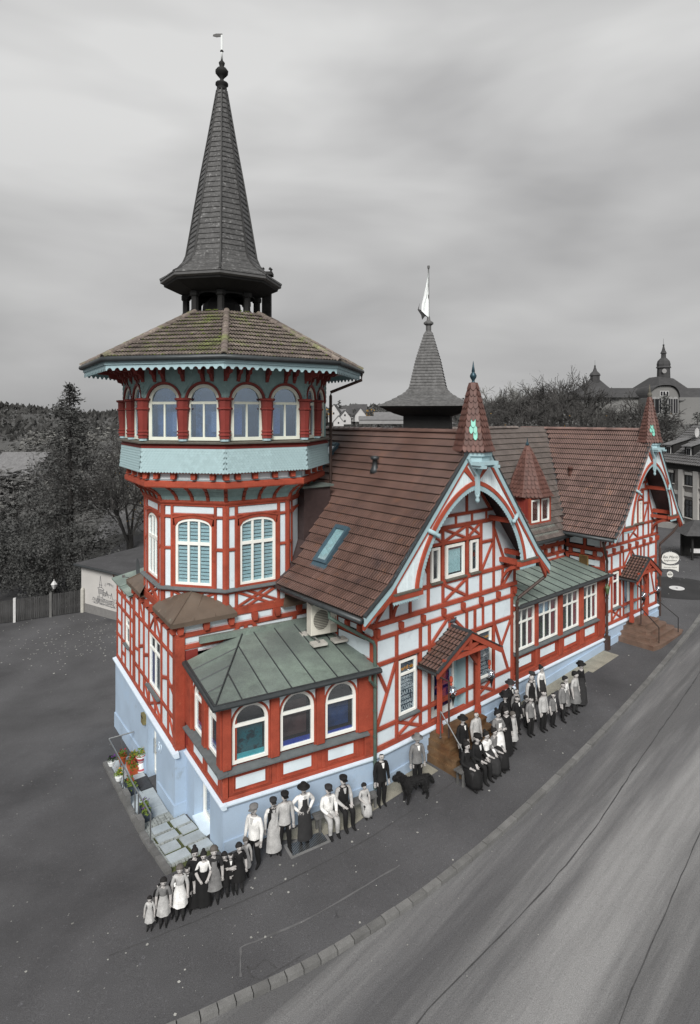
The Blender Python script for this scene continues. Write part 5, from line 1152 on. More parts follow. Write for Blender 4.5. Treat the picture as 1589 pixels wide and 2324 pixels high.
# ------------------------------------------------------------------ bay in front of the tower
FB = frame(B0, 61.7); LB = 4.80
FBS = frame((B0[0] - .5446 * 3.2, B0[1] + .8387 * 3.2), 147); LS = 3.2
q = W2(FB, 2.4, 1.4, 0); by = thing('bay_extension', 'low red bay with arched windows and copper roof at the tower foot', 'house', (q.x, q.y, 0))
m = MB(); m.add([(.5, .5, -.4), (LB, .5, -.4), (LB, 2.9, -.4), (.3, 2.7, -.4), (.5, .5, 4.2), (LB, .5, 4.2), (LB, 2.9, 4.2), (.3, 2.7, 4.2)], [(0, 3, 2, 1), (4, 5, 6, 7), (0, 1, 5, 4), (1, 2, 6, 5), (2, 3, 7, 6), (3, 0, 4, 7)]); bw2 = obj('wall', m, M_ROOM, by, FB)
def arched_bay(F, x0, x1, wx0, wx1, par, zs=3.42, behind=None):
    hw = (wx1 - wx0) / 2; c_ = (wx0 + wx1) / 2; top = 4.02; rz_ = min(.54, hw)
    window(by, F, wx0, wx1, 2.32, zs, arch=rz_, transom=zs - .05, fw=.09, mw=.06, sill=0, behind=behind, depth=.45, y=.03)
    m = MB(); A = [(wx0, zs)] + arc(c_, zs, hw, rz_, 180, 0, 16)[1:-1] + [(wx1, zs)]; m.strip([(wx0 + (wx1 - wx0) * i / 16, top) for i in range(17)], A, -.01, .12); m.box(x0, wx0, -.012, .12, 2.25, top); m.box(wx1, x1, -.012, .12, 2.25, top); obj('spandrel', m, M_RED, par, F)
    for sg in (-1, 1):
        xe = c_ + sg * (hw + .02); P = arc(c_, zs, hw + .07, rz_ + .06, 0 if sg > 0 else 180, 62 if sg > 0 else 118, 6); P = [p for p in P if abs(p[0] - c_) <= hw + .02 or True]
        m = MB(); m.prism([(xe, top - .04)] + [(min(max(px, c_ - hw - .02), c_ + hw + .02), pz) for px, pz in P[::1]], -.022, .0); obj('spandrel_panel', m, M_WHITEW, par, F)
    m = MB(); m.strip(arc(c_, zs, hw + .05, rz_ + .05, 180, 0, 16), arc(c_, zs, hw, rz_, 180, 0, 16), -.03, .0); obj('arch_rib', m, M_RED, par, F)
def rb_(nm, x0, x1, y0, y1, z0, z1, F=FB): return red(nm, x0, x1, y0, y1, z0, z1, bw2, F)
rb_('base_beam', -.02, LB, -.03, .5, 1.36, 1.47); rb_('top_beam', -.02, LB, -.04, .5, 4.02, 4.12)
for x0, x1 in ((-.03, .2), (1.36, 1.62), (2.80, 3.06), (4.22, 4.80)): rb_('post', x0, x1, -.10, .5, 2.26, 4.02); 
m = MB(); m.box(0, LB - .02, .03, .4, 1.4, 2.24); obj('dado_back', m, M_RED, bw2, FB)
m = MB(); m.box(.02, LS - .02, .03, .4, 1.4, 2.24); obj('dado_back', m, M_RED, bw2, FBS)
m = MB(); m.bbox(-.04, .26, -.05, .3, 1.4, 4.95, .012); obj('timber_beam', m, M_RED, blk, FTF)
m = MB(); m.bbox(.265, .7, .0, .3, 1.4, 4.5, .012); obj('timber_beam', m, M_RED2, blk, FTF)
rb_('corner_post', -.03, .12, -.06, .2, 1.47, 2.2); rb_('end_post', 4.45, 4.80, -.06, .5, 1.47, 2.26)
for i, (wx0, wx1, px0, px1) in enumerate(((.24, 1.31, .2, 1.36), (1.67, 2.75, 1.62, 2.80), (3.11, 4.17, 3.06, 4.22))):
    bh = [many(board(M_TEAL, (.0, 1), (.0, .62), dy=.22), board(mat('teal film', '#4fb3bb', rough=.5), (.02, .98), (.0, .1), dy=.05)), many(board(mat('brown display', '#4a3230', rough=.6, var=.5, scale=3), (.05, .95), (.1, .8), dy=.25), board(M_BLUE, (.02, .98), (0, .1), dy=.05)), many(board(mat('navy display', '#1e3a66', rough=.6, var=.5, scale=3), (.1, .95), (.05, .6), dy=.25), board(M_BLUE, (.02, .98), (0, .05), dy=.05))][i]
    arched_bay(FB, px0, px1, wx0, wx1, bw2, behind=bh)
    a, b = px0 - .05, px1 + .05
    rb_('dado_panel', a, b, .0, .5, 1.47, 2.16)
    m = MB(); m.strip([(a + .1, 1.55), (a + .1, 2.08), (b - .1, 2.08), (b - .1, 1.55), (a + .1, 1.55)], [(a + .14, 1.59), (a + .14, 2.04), (b - .14, 2.04), (b - .14, 1.59), (a + .14, 1.59)], -.03, 0); obj('panel_moulding', m, M_RED, bw2, FB)
    m = MB(); m.box(a + .2, b - .2, -.012, .02, 1.65, 1.96); obj('plaster_panel', m, M_PLASTER, bw2, FB)
    m = MB(); m.box(px0 + .03, px1 - .03, -.05, .0, 4.125, 4.20); obj('frieze_panel', m, M_WHITEW, bw2, FB)
m = MB(); m.hprism([(-.2, -.2), (LB - .25, -.2), (LB - .25, .06), (-.2, .06)], 2.16, lambda x, y: 2.20 + (.06 if y > 0 else 0)); obj('window_sill', m, M_SILL, by, FB)
# side of the bay
rb_('base_beam', 0, LS, -.028, .5, 1.362, 1.47, FBS); rb_('top_beam', 0, LS, -.042, .5, 4.018, 4.118, FBS)
for x0, x1 in ((0, .62), (1.62, 1.86), (2.86, 3.18)): rb_('post', x0, x1, -.08, .4, 2.26, 4.0, FBS)
for wx0, wx1, px0, px1 in ((.72, 1.5, .6, 1.62), (1.98, 2.76, 1.86, 2.88)):
    arched_bay(FBS, px0, px1, wx0, wx1, bw2, behind=many(board(M_BLUE, (.0, 1), (0, .16), dy=.05), board(M_WPRINT, (.1, .9), (.06, .10), dy=.045)))
    rb_('dado_panel', px0 - .05, px1 + .05, 0, .5, 1.47, 2.16, FBS); m = MB(); m.box(px0 + .12, px1 - .12, -.012, .02, 1.62, 1.98); obj('plaster_panel', m, M_PLASTER, bw2, FBS)
m = MB(); m.hprism([(.2, -.2), (LS + .2, -.2), (LS + .2, .06), (.2, .06)], 2.158, lambda x, y: 2.198 + (.06 if y > 0 else 0)); obj('window_sill', m, M_SILL, by, FBS)
plinth(by, FB, 0, LB, 1.35, y=-.04)
def gs(x, y): q = W2(FBS, x, y, 0); return zg(q.x, q.y) - .3
m = MB(); c0_, c1_ = LS - 2.35, LS - .95
for a, b in ((0, c0_), (c1_, LS + .04)): m.hprism([(a, -.04), (b, -.04), (b, .5), (a, .5)], gs, 1.35)
m.hprism([(c0_, -.04), (c1_, -.04), (c1_, .5), (c0_, .5)], 1.2, 1.35); m.hprism([(c0_, -.04), (c1_, -.04), (c1_, .5), (c0_, .5)], gs, -.32); spn = obj('side_plinth', m, M_PLINTH, by, FBS)
m = MB(); m.loft([[(x, -.04, 1.22), (x, -.09, 1.25), (x, -.13, 1.31), (x, -.13, 1.35), (x, .04, 1.38), (x, .06, 1.22)] for x in (-.05, LS + .13)]); obj('moulding', m, M_MOULD, spn, FBS)
window(by, FBS, c0_ + .04, c1_ - .04, -.28, 1.18, cols=2, fw=.09, y=.24, depth=.4, name='cellar_window'); m = MB(); m.box(c0_, c1_, -.1, .25, -.32, -.27); obj('cellar_sill', m, M_MOULD, spn, FBS)
# copper roof of the bay in sheets
zF = lambda x, y: 4.23 + (y + .3) * .165; zL = lambda x, y: 4.23 + (x + .3) * .30
hipn = (zF(0, 1) - zF(0, 0), )
def roofpoly(name, poly, zf):
    m = MB(); poly = [p for p in poly]
    if len(poly) < 3: return
    m.hprism(poly, lambda x, y: zf(x, y) - .05, zf); return m
kH = .165 / .30                                            # hip: x + .3 = kH (y + .3)
hd = Vector((kH, 1)).normalized(); nF = (hd.y, -hd.x); nL = (-hd.y, hd.x)
fp = [(-.3, -.3), (LB + .06, -.3), (LB + .06, 3.25), (-.3, 3.05)]
for i in range(7):
    a = -.3 + (LB + .36) * i / 7; b = -.3 + (LB + .36) * (i + 1) / 7; P = clip(clip(clip(fp, (-.3, -.3), nF, 0), (a, 0), (1, 0), .004), (b, 0), (-1, 0), .004)
    if len(P) > 2:
        m = roofpoly('s', P, zF); ys = [p[1] for p in P if abs(p[0] - (b - .004)) < .02]
        if ys and i < 6: m.tube([(b, min(ys), zF(b, min(ys)) + .01), (b, max(ys), zF(b, max(ys)) + .01)], .022, 5, 1)
        obj('roof_sheet', m, [M_COPPER, M_GUT], by, FB)
for i in range(4):
    a = -.3 + 3.4 * i / 4; b = -.3 + 3.4 * (i + 1) / 4; P = clip(clip(clip(fp, (-.3, -.3), nL, 0), (0, a), (0, 1), .004), (0, b), (0, -1), .004)
    if len(P) > 2:
        m = roofpoly('s', P, zL); xs_ = [p[0] for p in P if abs(p[1] - (b - .004)) < .02]
        if xs_: m.tube([(min(xs_), b, zL(min(xs_), b) + .01), (max(xs_), b, zL(max(xs_), b) + .01)], .022, 5, 1)
        obj('roof_sheet', m, [M_COPPER, M_GUT], by, FB)
m = MB(); m.tube([(-.3, -.3, 4.25), (-.3 + kH * 3.4, 3.1, zF(0, 3.1) + .02)], .025, 5); obj('hip_seam', m, M_GUT, by, FB)
m = MB(); m.tube([(LB + .05, -.38, 4.17), (-.38, -.38, 4.17), (-.38, 3.05, 4.17)], .075, 8); m.box(-.36, LB + .05, -.36, -.30, 4.13, 4.25); m.box(-.36, -.30, -.30, 3.05, 4.131, 4.249); obj('gutter', m, M_GUT, by, FB)
m = MB(); m.hprism([(.1, 2.95), (LB, 3.05), (LB, 3.2), (.1, 3.1)], lambda x, y: zF(x, 3) - .05, lambda x, y: zF(x, 3) + .14); obj('wall_flashing', m, M_COPPER, by, FB)
pipe(by, FB, [(LB - .35, -.38, 4.15), (LB - .35, -.36, 3.95), (LB - .05, -.2, 3.6), (LB - .02, -.16, 3.5)], .045, M_PIPE)
# air-conditioning unit on the bay roof
q = W2(FB, 3.95, 2.1, zF(0, 2.1)); ac = thing('air_conditioner', 'beige outdoor cooling unit standing on the flat copper bay roof', 'air conditioner', q)
FAC = FB @ Matrix.Translation((3.45, 1.75, zF(0, 2.1) + .14)) @ Matrix.Rotation(math.radians(-2), 4, 'Z')
m = MB(); m.bbox(0, .95, 0, .38, 0, 1.02, .02); obj('casing', m, M_BEIGE, ac, FAC)
m = MB(); m.strip(arc(.36, .5, .31, .36, 0, 360, 24), arc(.36, .5, .285, .335, 0, 360, 24), -.02, .0); gr_ = obj('fan_guard', m, M_BEIGE, ac, FAC)
for i in range(13):
    z_ = .17 + i * .055; hw_ = .3 * math.sqrt(max(0.02, 1 - ((z_ - .5) / .36) ** 2)); m = MB(); m.box(.36 - hw_, .36 + hw_, -.016, -.01, z_, z_ + .018); obj('guard_bar', m, mat('guard grey', '#a9a79c', rough=.5), gr_, FAC)
m = MB(); m.prism(arc(.36, .5, .29, .34, 0, 360, 24)[:-1], -.004, -.001); obj('fan_opening', m, mat('fan dark', '#66655f', rough=.7), ac, FAC)
m = MB(); m.box(.73, .86, -.008, 0, .8, .87); obj('badge', m, M_BLUE, ac, FAC)
m = MB(); m.box(.69, .694, -.004, 0, .0, 1.02); m.box(.7, .93, -.004, 0, .02, .3); obj('service_panel', m, MATS['guard grey'], ac, FAC)
for x in (.08, .82):
    m = MB(); m.box(x, x + .05, -.45, .75, -.07, -.02); obj('rail', m, M_STEEL, ac, FAC)
    for y in (-.55, .45): m = MB(); m.box(x - .22, x + .27, y, y + .35, -.15, -.075); obj('foot_slab', m, M_PAVER, ac, FAC)
# ------------------------------------------------------------------ ridge turret behind the gable ridge
q = W2(FG, 5.37, 2.75, 9.3); TX, TY = q.x + .1, q.y
rt = thing('ridge_turret', 'small dark pyramid turret with flagpole behind the gable house ridge', 'turret', (TX, TY, 9.3))
def sq(r, z, ph=40): r *= 1.085; z = 12 + (z - 12) * 1.085; return [(TX + r * 1.4142 * math.sin(math.radians(p + 45 - 12 + 0)), TY - r * 1.4142 * math.cos(math.radians(p + 45 - 12)), z) for p in (0, 90, 180, 270)]
m = MB(); m.loft([sq(.85, 9.0), sq(.85, 12.1)]); obj('drum', m, M_SPIRED, rt)
m = MB(); m.loft([sq(.85, 12.0), sq(1.15, 12.1), sq(1.58, 12.32), sq(1.6, 12.38)], caps=False); obj('soffit', m, M_SPIRED, rt)
pr = [(1.62, 12.38), (1.15, 12.62), (.78, 12.86), (.64, 13.05), (.42, 14.1), (.13, 15.1)]; M_TUR = mat('grey turret tile', '#565656', rough=.6, var=.25, scale=5, fine=.3, fscale=12)
def pr_(z):
    for (r0, z0), (r1, z1) in zip(pr, pr[1:]):
        if z0 <= z <= z1: return r0 + (r1 - r0) * (z - z0) / (z1 - z0)
    return .13
z = 12.38
while z < 15.05: z1 = z + .11; m = MB(); m.loft([sq(pr_(z) + .035, z - .012), sq(pr_(z) + .03, z + .025), sq(pr_(z1) + .0, z1 + .01)], caps=False); obj('tile_course', m, M_TUR, rt); z = z1
m = MB(); m.lathe(TX, TY, [(.16, 15.309), (.19, 15.364), (.15, 15.429), (.11, 15.472), (.11, 15.689), (.2, 15.754), (.2, 15.819), (.08, 15.906), (.05, 16.069)], 10); obj('knob', m, mat('grey metal', '#5a5a5a', rough=.5), rt)
m = MB(); m.tube([(TX, TY, 15.906), (TX, TY, 18.076)], .03, 6); m.lathe(TX, TY, [(.05, 18.022), (.05, 18.130)], 8); obj('flagpole', m, MATS['grey metal'], rt)
m = MB(); F_ = [(0, 17.968), (-.06, 17.642), (-.1, 17.316), (-.2, 16.883), (-.28, 16.557), (-.3, 16.286), (-.02, 16.014)]
for i in range(len(F_) - 1): 
    a, b = F_[i], F_[i + 1]
    for j in range(4): f0, f1 = j / 4, (j + 1) / 4; yy = lambda f: .05 * math.sin(f * 7 + a[1] * 3); m.poly([(TX + a[0] * f0, TY + .05 * math.sin(f0 * 7 + a[1] * 3) - .04, a[1]), (TX + a[0] * f1, TY + .05 * math.sin(f1 * 7 + a[1] * 3) - .04, a[1]), (TX + b[0] * f1, TY + .05 * math.sin(f1 * 7 + b[1] * 3) - .04, b[1]), (TX + b[0] * f0, TY + .05 * math.sin(f0 * 7 + b[1] * 3) - .04, b[1])])
obj('flag', m, M_WPRINT, rt)
m = MB(); m.prism([(TX - .02, 16.036), (TX - .26, 16.318), (TX - .4, 16.362), (TX - .36, 16.611), (TX - .44, 16.340), (TX - .3, 16.123), (TX - .26, 15.928), (TX - .14, 16.080)], TY - .02, TY + .02); obj('vane', m, M_BLACK, rt)
# ------------------------------------------------------------------ terrace along the yard wall
M_GRAN = mat('light granite slab', '#a9b2b7', rough=.85, var=.10, scale=3, fine=.16, fscale=70, rnd=.10, bump=.2)
M_COB = mat('small granite sett', '#8d9290', rough=.9, var=.2, scale=12, fine=.2, rnd=.15)
M_MOSSJ = mat('mossy joint', '#4c5230', rough=1, var=.4, scale=14)
ter = node('terrace', None, (-6.5, 20, -.8)); tag(ter, kind='structure')
def tz(x, y): q = W2(FLW, x, y, 0); return zg(q.x, q.y)
def slab(x0, x1, y0, y1, mt, nm, par, h=.05, j=.0, F=FLW, b=.0):
    m = MB(); zz = random.uniform(0, .006); m.hprism([(x0, y0), (x1, y0), (x1, y1), (x0, y1)], lambda x, y: tz(x, y) - .05, lambda x, y: tz(x, y) + h + zz); return obj(nm, m, mt, par, F)
m = MB(); xs = [3.3 + .6 * i for i in range(15)]
for a, b in zip(xs, xs[1:]): m.hprism([(a, -1.02), (b, -1.02), (b, -.12 if b < 8.8 else .28), (a, -.12 if a < 8.8 else .28)], lambda x, y: tz(x, y) - .06, lambda x, y: tz(x, y) + .012)
obj('joint_bed', m, M_MOSSJ, ter, FLW)
x = 3.45; r = 0
while x < 8.3:
    y = -1.0; w_ = random.choice((.5, .56))
    cuts = [-1.0, -.52 if r % 2 else -.68, -.14]
    for a, b in zip(cuts, cuts[1:]): slab(x + .006, x + w_ - .006, a + .006, b - .006, M_GRAN, 'paving_slab', ter)
    x += w_; r += 1
gs_ = [(8.86, 9.34, -.86, -.36), (8.86, 9.40, -.26, .22), (9.50, 10.0, -.88, -.30), (9.56, 10.02, -.20, .24), (10.14, 10.66, -.92, -.46), (10.16, 10.70, -.36, .24), (10.80, 11.3, -.95, -.38), (10.84, 11.3, -.28, .26)]
for a, b, c_, d_ in gs_: slab(a, b, c_, d_, M_GRAN, 'paving_slab', ter)
cobs = []; y = -1.0
x = 8.4
cm = MB(); cm.hprism([(-.042, -.04), (.04, -.042), (.044, .038), (-.038, .042)], -.05, .058); cme = mesh('cobble', cm, M_COB)
while x < 11.5:
    y = -1.0
    while y < .26:
        if not any(a - .045 < x < b + .045 and c_ - .045 < y < d_ + .045 for a, b, c_, d_ in gs_): cobs.append((x + random.uniform(-.008, .008), y + random.uniform(-.008, .008)))
        y += .092
    x += .092
random.shuffle(cobs); cobs.sort(key=lambda q: -q[0]); rest = MB()
for i, (x, y) in enumerate(cobs):
    M = FLW @ Matrix.Translation((x, y, tz(x, y) + random.uniform(0, .006))) @ Matrix.Rotation(random.uniform(-.15, .15) + random.choice((0, 1.57)), 4, 'Z')
    if i < 240: inst('cobble', cme, ter, M)
    else: rest.add([M @ v.co for v in cme.vertices], [tuple(f.vertices) for f in cme.polygons])
if rest.v: obj('cobble_rest', rest, M_COB, ter, kind='stuff')
x = 3.3
while x < 11.6:
    l = random.uniform(.42, .62); m = MB(); h = .10 if not (6.5 < x < 7.0 or 8.4 < x < 8.9) else .42
    m.hprism([(x + .01, -1.2), (x + l - .01, -1.2 + random.uniform(-.02, .02)), (x + l - .01, -1.03), (x + .01, -1.03)], lambda a, b: tz(a, b) - .15, lambda a, b: tz(a, b) + h); obj('edge_stone', m, M_KERB, ter, FLW); x += l
def lwp(x, y, h): q = W2(FLW, x, y, 0); return Vector((q.x, q.y, zg(q.x, q.y) + h))
rail = handrail('handrail', 'polished steel railing with flower pots along the yard terrace', [lwp(3.5, -.1, .95), lwp(3.4, -1.0, .95), lwp(5.5, -1.02, .95), lwp(7.8, -1.06, .95), lwp(9.85, -1.1, .95)], rr=.025, posts=[(lwp(x, y, .95), tz(x, y) + .08) for x, y in ((3.45, -.55), (5.5, -1.02), (6.05, -1.03), (7.8, -1.06), (8.3, -1.07), (9.85, -1.1))])
M_LEAFG = mat('potted leaves', '#66792b', rough=.8, var=.4, scale=18, rnd=.2); M_LEAFD = mat('dark potted leaves', '#30402a', rough=.8, var=.4, scale=18)
M_TERRA = mat('terracotta', '#b5562e', rough=.8, var=.12); M_ANTH = mat('anthracite planter', '#39424c', rough=.6, var=.1); M_FLR = mat('red petals', '#b3222c', rough=.7, var=.2, scale=20); M_FLP = mat('purple petals', '#6a2a86', rough=.7, var=.2); M_FLY = mat('yellow petals', '#d6a81c', rough=.7, var=.2)
def leaves(c, r, n, sz, zs=1.0):
    m = MB()
    for _ in range(n):
        a, b = random.uniform(0, 6.28), random.uniform(-.3, 1.4); rr = r * random.random() ** .4; p = Vector(c) + Vector((math.cos(a) * math.cos(b), math.sin(a) * math.cos(b), math.sin(b) * zs)) * rr
        d = Vector((random.gauss(0, 1), random.gauss(0, 1), random.gauss(.3, .7))).normalized(); e = d.cross(Vector((random.random(), random.random(), random.random() + .1))).normalized()
        m.poly([p - d * sz, p + e * sz * .45, p + d * sz, p - e * sz * .45])
    return m
def pot(name, label, x, y, kind, group='potted plants on the yard terrace', lift=.08):
    p = lwp(x, y, lift); th = thing(name, label, 'plant pot', p, group); X, Y, Z = p
    if kind == 'box':
        m = MB(); w_, l_, h_ = .13, .34, .24
        R_ = FLW.to_3x3() @ Vector((1, 0, 0)); 
        M = FLW.to_3x3().to_4x4(); M.translation = p
        m.loft([[(-l_, -w_, 0), (l_, -w_, 0), (l_, w_, 0), (-l_, w_, 0)], [(-l_ * 1.06, -w_ * 1.1, h_), (l_ * 1.06, -w_ * 1.1, h_), (l_ * 1.06, w_ * 1.1, h_), (-l_ * 1.06, w_ * 1.1, h_)], [(-l_ * .95, -w_ * .9, h_), (l_ * .95, -w_ * .9, h_), (l_ * .95, w_ * .9, h_), (-l_ * .95, w_ * .9, h_)], [(-l_ * .95, -w_ * .9, h_ - .04), (l_ * .95, -w_ * .9, h_ - .04), (l_ * .95, w_ * .9, h_ - .04), (-l_ * .95, w_ * .9, h_ - .04)]]); obj('planter', m, M_TERRA if 'terracotta' in label else M_ANTH, th, M)
        m = MB()
        for k in (-.7, 0, .7): q = leaves((k * l_, 0, h_), .17, 40, .05); m.add(q.v, q.f)
        obj('foliage', m, M_LEAFG, th, M); m = MB()
        for _ in range(9): q = leaves((random.uniform(-l_, l_), random.uniform(-w_, w_), h_ + random.uniform(.08, .2)), .03, 5, .03); m.add(q.v, q.f)
        obj('blossom', m, M_FLP if 'purple' in label else M_FLR, th, M)
    else:
        pr = {'pot': [(.10, 0), (.14, .26), (.16, .26), (.16, .31), (.13, .31), (.12, .27)], 'column': [(.16, 0), (.17, .05), (.13, .1), (.09, .3), (.1, .34), (.14, .4), (.17, .5), (.18, .56), (.14, .57)], 'hang': [(.09, 0), (.13, .13), (.14, .13), (.14, .16), (.11, .16)]}[kind]
        m = MB(); m.lathe(X, Y, [(r, Z + z) for r, z in pr], 12)
        if kind == 'column':
            n_ = 12; m.m = [1 if (i // n_) % 2 else 0 for i in range(len(m.f))]
        obj('vessel', m, [M_TERRA, M_TERRA] if kind == 'pot' else [M_WPRINT, mat('rose stripe', '#b2505a', rough=.6)], th)
        top = pr[-1][1]; q = leaves((X, Y, Z + top + .05), .2 if kind != 'hang' else .15, 110, .05); obj('foliage', q, M_LEAFG if 'yellow' in label or 'lime' in label else M_LEAFD, th)
        q = MB()
        for _ in range(8): l_ = leaves((X + random.uniform(-.14, .14), Y + random.uniform(-.14, .14), Z + top + random.uniform(.1, .25)), .03, 5, .03); q.add(l_.v, l_.f)
        obj('blossom', q, M_FLR if 'red' in label else (M_FLP if 'violet' in label else M_FLY), th)
pot('planter_box', 'long terracotta planter with red geraniums beside the striped urn', 4.75, -.45, 'box'); pot('planter_box', 'anthracite planter with green shrubs behind the rail, nearest the doormat', 6.15, -.82, 'box'); pot('planter_box', 'anthracite planter with purple flowers at the low end of the railing', 8.1, -.82, 'box')
pot('flower_pot', 'round terracotta pot with dark leaves and yellow blossoms', 4.35, -.3, 'pot'); pot('flower_pot', 'terracotta pot with lime shrub and red ribbon in the terrace corner', 3.95, -.62, 'pot'); pot('flower_urn', 'white and rose striped urn with yellow green plant by the door', 5.0, -.2, 'column')
pot('hanging_pot', 'white pot with violet pansies hung on the terrace railing', 4.6, -1.14, 'hang', lift=.45); pot('hanging_pot', 'white pot with trailing yellow flowers hung on the railing', 5.9, -1.16, 'hang', lift=.45)
p = lwp(5.95, -.3, .06); dmt = thing('doormat', 'dark ribbed rubber mat before the blue side door', 'mat', p)
m = MB(); m.hprism([(5.5, -.55), (6.45, -.55), (6.45, -.14), (5.5, -.14)], lambda x, y: tz(x, y) + .055, lambda x, y: tz(x, y) + .068); obj('base', m, mat('black rubber', '#2b2d30', rough=.7), dmt, FLW)
for i in range(22): m = MB(); y = -.53 + i * .0175; m.hprism([(5.53, y), (6.42, y), (6.42, y + .009), (5.53, y + .009)], lambda x, yy: tz(x, yy) + .068, lambda x, yy: tz(x, yy) + .076); obj('rib', m, mat('grey rubber', '#4a4d52', rough=.6), dmt, FLW)
p = W2(FLW, lx(2.45), .1, .15); wr = thing('door_wreath', 'yellow autumn leaf garland hanging on the blue side door', 'garland', p)
q = MB()
for i in range(8): l_ = leaves(W2(FLW, lx(2.4), .08, .75 - i * .09), .09, 14, .05); q.add(l_.v, l_.f)
obj('leaves', q, mat('autumn garland', '#a8861e', rough=.8, var=.5, scale=20, patch=('#3f4a1c', 9, .5, .6)), wr)
# ------------------------------------------------------------------ pavement details
seam('joint_line', [(-5.4, 13.3), (-4.11, 13.95), (-1.6, 15.3), (.56, 16.64), (3.3, 18.9)], .03, .006, M_SEAM); seam('joint_line', [(-2.47, 13.47), (-.9, 14.2), (.3, 15.0), (1.31, 15.66)], .045, .006, M_SEAML); seam('joint_line', [(-2.47, 13.47), (-2.35, 12.75)], .05, .007, M_SEAML)
seam('road_joint', [(1.0, 11.2), (1.25, 11.84), (3.11, 13.32), (5.4, 15.3), (7.39, 17.28), (9.49, 19.64), (14, 24.4), (20, 31)], .032, -.094, M_SEAM); seam('road_joint', [(4.6, 10.6), (5.14, 11.56), (7.6, 14.2), (9.7, 16.49), (14, 21)], .025, -.094, M_SEAM)
seam('asphalt_crack', [(-1.6, 12.95), (-1.9, 13.2), (-2.1, 12.9), (-2.3, 13.05), (-2.0, 12.6), (-1.4, 13.0), (-1.0, 13.3)], .03, .006, M_SEAM)
def flat_patch(name, P, mt, zo=.005, **k): m = MB(); m.poly([(x, y, zg(x, y) + zo) for x, y in P]); return obj(name, m, mt, **k)
M_STRIP = mat('gravelly strip', '#8b887c', rough=.95, var=.2, scale=2, fine=.35, fscale=60, patch=('#6d7048', 1.5, .6, .8))
def fstrip(x0, x1, y0, y1): return [tuple(W2(FG, x, y, 0))[:2] for x, y in ((x0, y0), (x1, y0), (x1, y1), (x0, y1))]
for i, (a, b, w_) in enumerate(((-.9, .6, .55), (.6, 2.2, .62), (7.6, 9.6, .5), (9.6, 12, .55), (12, 14.4, .75))): flat_patch('foundation_strip', fstrip(a, b, -.1, -.1 - w_), M_STRIP, .006 + .0004 * i, kind='structure')
flat_patch('foundation_strip', [(-2.4, 16.7), (.6, 18.4), (.9, 17.95), (.0, 17.1), (-1.0, 16.75)], M_STRIP, .0085, kind='structure')
# drain grate by the bay
dr0 = Vector((-1.75, 16.5)); du = Vector((.88, .474)); dv = Vector((.474, -.88)); q0 = dr0; gth = thing('drain_grate', 'rectangular steel drain grate in the pavement below the bay', 'drain', (q0.x, q0.y, zg(q0.x, q0.y)))
def dq(a, b): v = dr0 + du * a + dv * b; return (v.x, v.y)
m = MB(); m.hprism([dq(-.08, -.08), dq(1.13, -.08), dq(1.13, .5), dq(-.08, .5)], lambda x, y: zg(x, y) - .1, lambda x, y: zg(x, y) + .008); obj('frame', m, mat('grate frame', '#707070', rough=.8, var=.2), gth)
m = MB(); m.hprism([dq(0, 0), dq(1.05, 0), dq(1.05, .42), dq(0, .42)], lambda x, y: zg(x, y), lambda x, y: zg(x, y) + .010); obj('pit', m, M_BLACK, gth)
for i in range(26): m = MB(); a = .01 + i * .04; m.hprism([dq(a, .0), dq(a + .02, .0), dq(a + .02, .42), dq(a, .42)], lambda x, y: zg(x, y), lambda x, y: zg(x, y) + .016); obj('bar', m, M_STEEL, gth)
def cover(label, c, r, sq_=True, nm='manhole_cover', mt=None, group=None):
    th = thing(nm, label, 'manhole cover', (c[0], c[1], zg(*c)), group); n = 4 if sq_ else 20; m = MB(); m.hprism([(c[0] + r * math.cos(2 * math.pi * i / n + .1), c[1] + r * math.sin(2 * math.pi * i / n + .1)) for i in range(n)], lambda x, y: zg(x, y) - .05, lambda x, y: zg(x, y) + .008); obj('lid', m, mt or mat('grey cast iron', '#6c6c6c', rough=.7, var=.2), th)
    m = MB(); m.hprism([(c[0] + r * .16 * math.cos(2 * math.pi * i / n), c[1] + r * .16 * math.sin(2 * math.pi * i / n)) for i in range(n)], lambda x, y: zg(x, y), lambda x, y: zg(x, y) + .014); obj('hub', m, M_BLACK, th)
cover('square grey cover in the pavement before the corner house steps', (14.3, 28.2), .42); cover('pale oval cover on a dark asphalt patch beyond the corner house', (19.67, 35.8), .42, False, mt=M_GREYP)
flat_patch('asphalt_patch', [(19.67 + 2.0 * math.cos(a) + .3 * math.sin(3 * a), 35.9 + 2.2 * math.sin(a)) for a in [2 * math.pi * i / 24 for i in range(24)]], mat('dark patch', '#2f2f30', rough=.9, var=.2, scale=1), .004, kind='structure')
# fallen leaves and pale specks
m = MB(); M_SPK = mat('pale fallen leaves', '#9a9a96', rough=.9, var=.4, scale=3)
def speck(x, y, s, zo=.009):
    a = random.uniform(0, 6.28); P = [(x + s * math.cos(a + t) * random.uniform(.5, 1), y + s * math.sin(a + t) * random.uniform(.5, 1)) for t in (0, 1.3, 2.7, 4.2, 5.2)]; m.poly([(px, py, zg(px, py) + zo) for px, py in P])
for _ in range(330):
    i = random.randrange(2, len(KL) - 6); k = KL[i]; d = random.random() ** .8 * 4.2; x, y = k[0] - .643 * d + random.uniform(-.5, .5), k[1] + .766 * d; speck(x, y, random.choice((.012, .015, .02, .03, .045)))
for _ in range(320): x, y = random.gauss(-17, 3.2), random.gauss(38.5, 2.6); speck(x, y, random.uniform(.03, .075), .012)
for _ in range(90): x, y = random.uniform(-12, -5), random.uniform(12, 30); speck(x, y, random.uniform(.01, .035), .012)
for _ in range(120): i = random.randrange(2, len(KL) - 4); k = KL[i]; d = random.random() ** 2 * 3; x, y = k[0] + .643 * d, k[1] - .766 * d; speck(x, y, random.uniform(.01, .03), -.085)
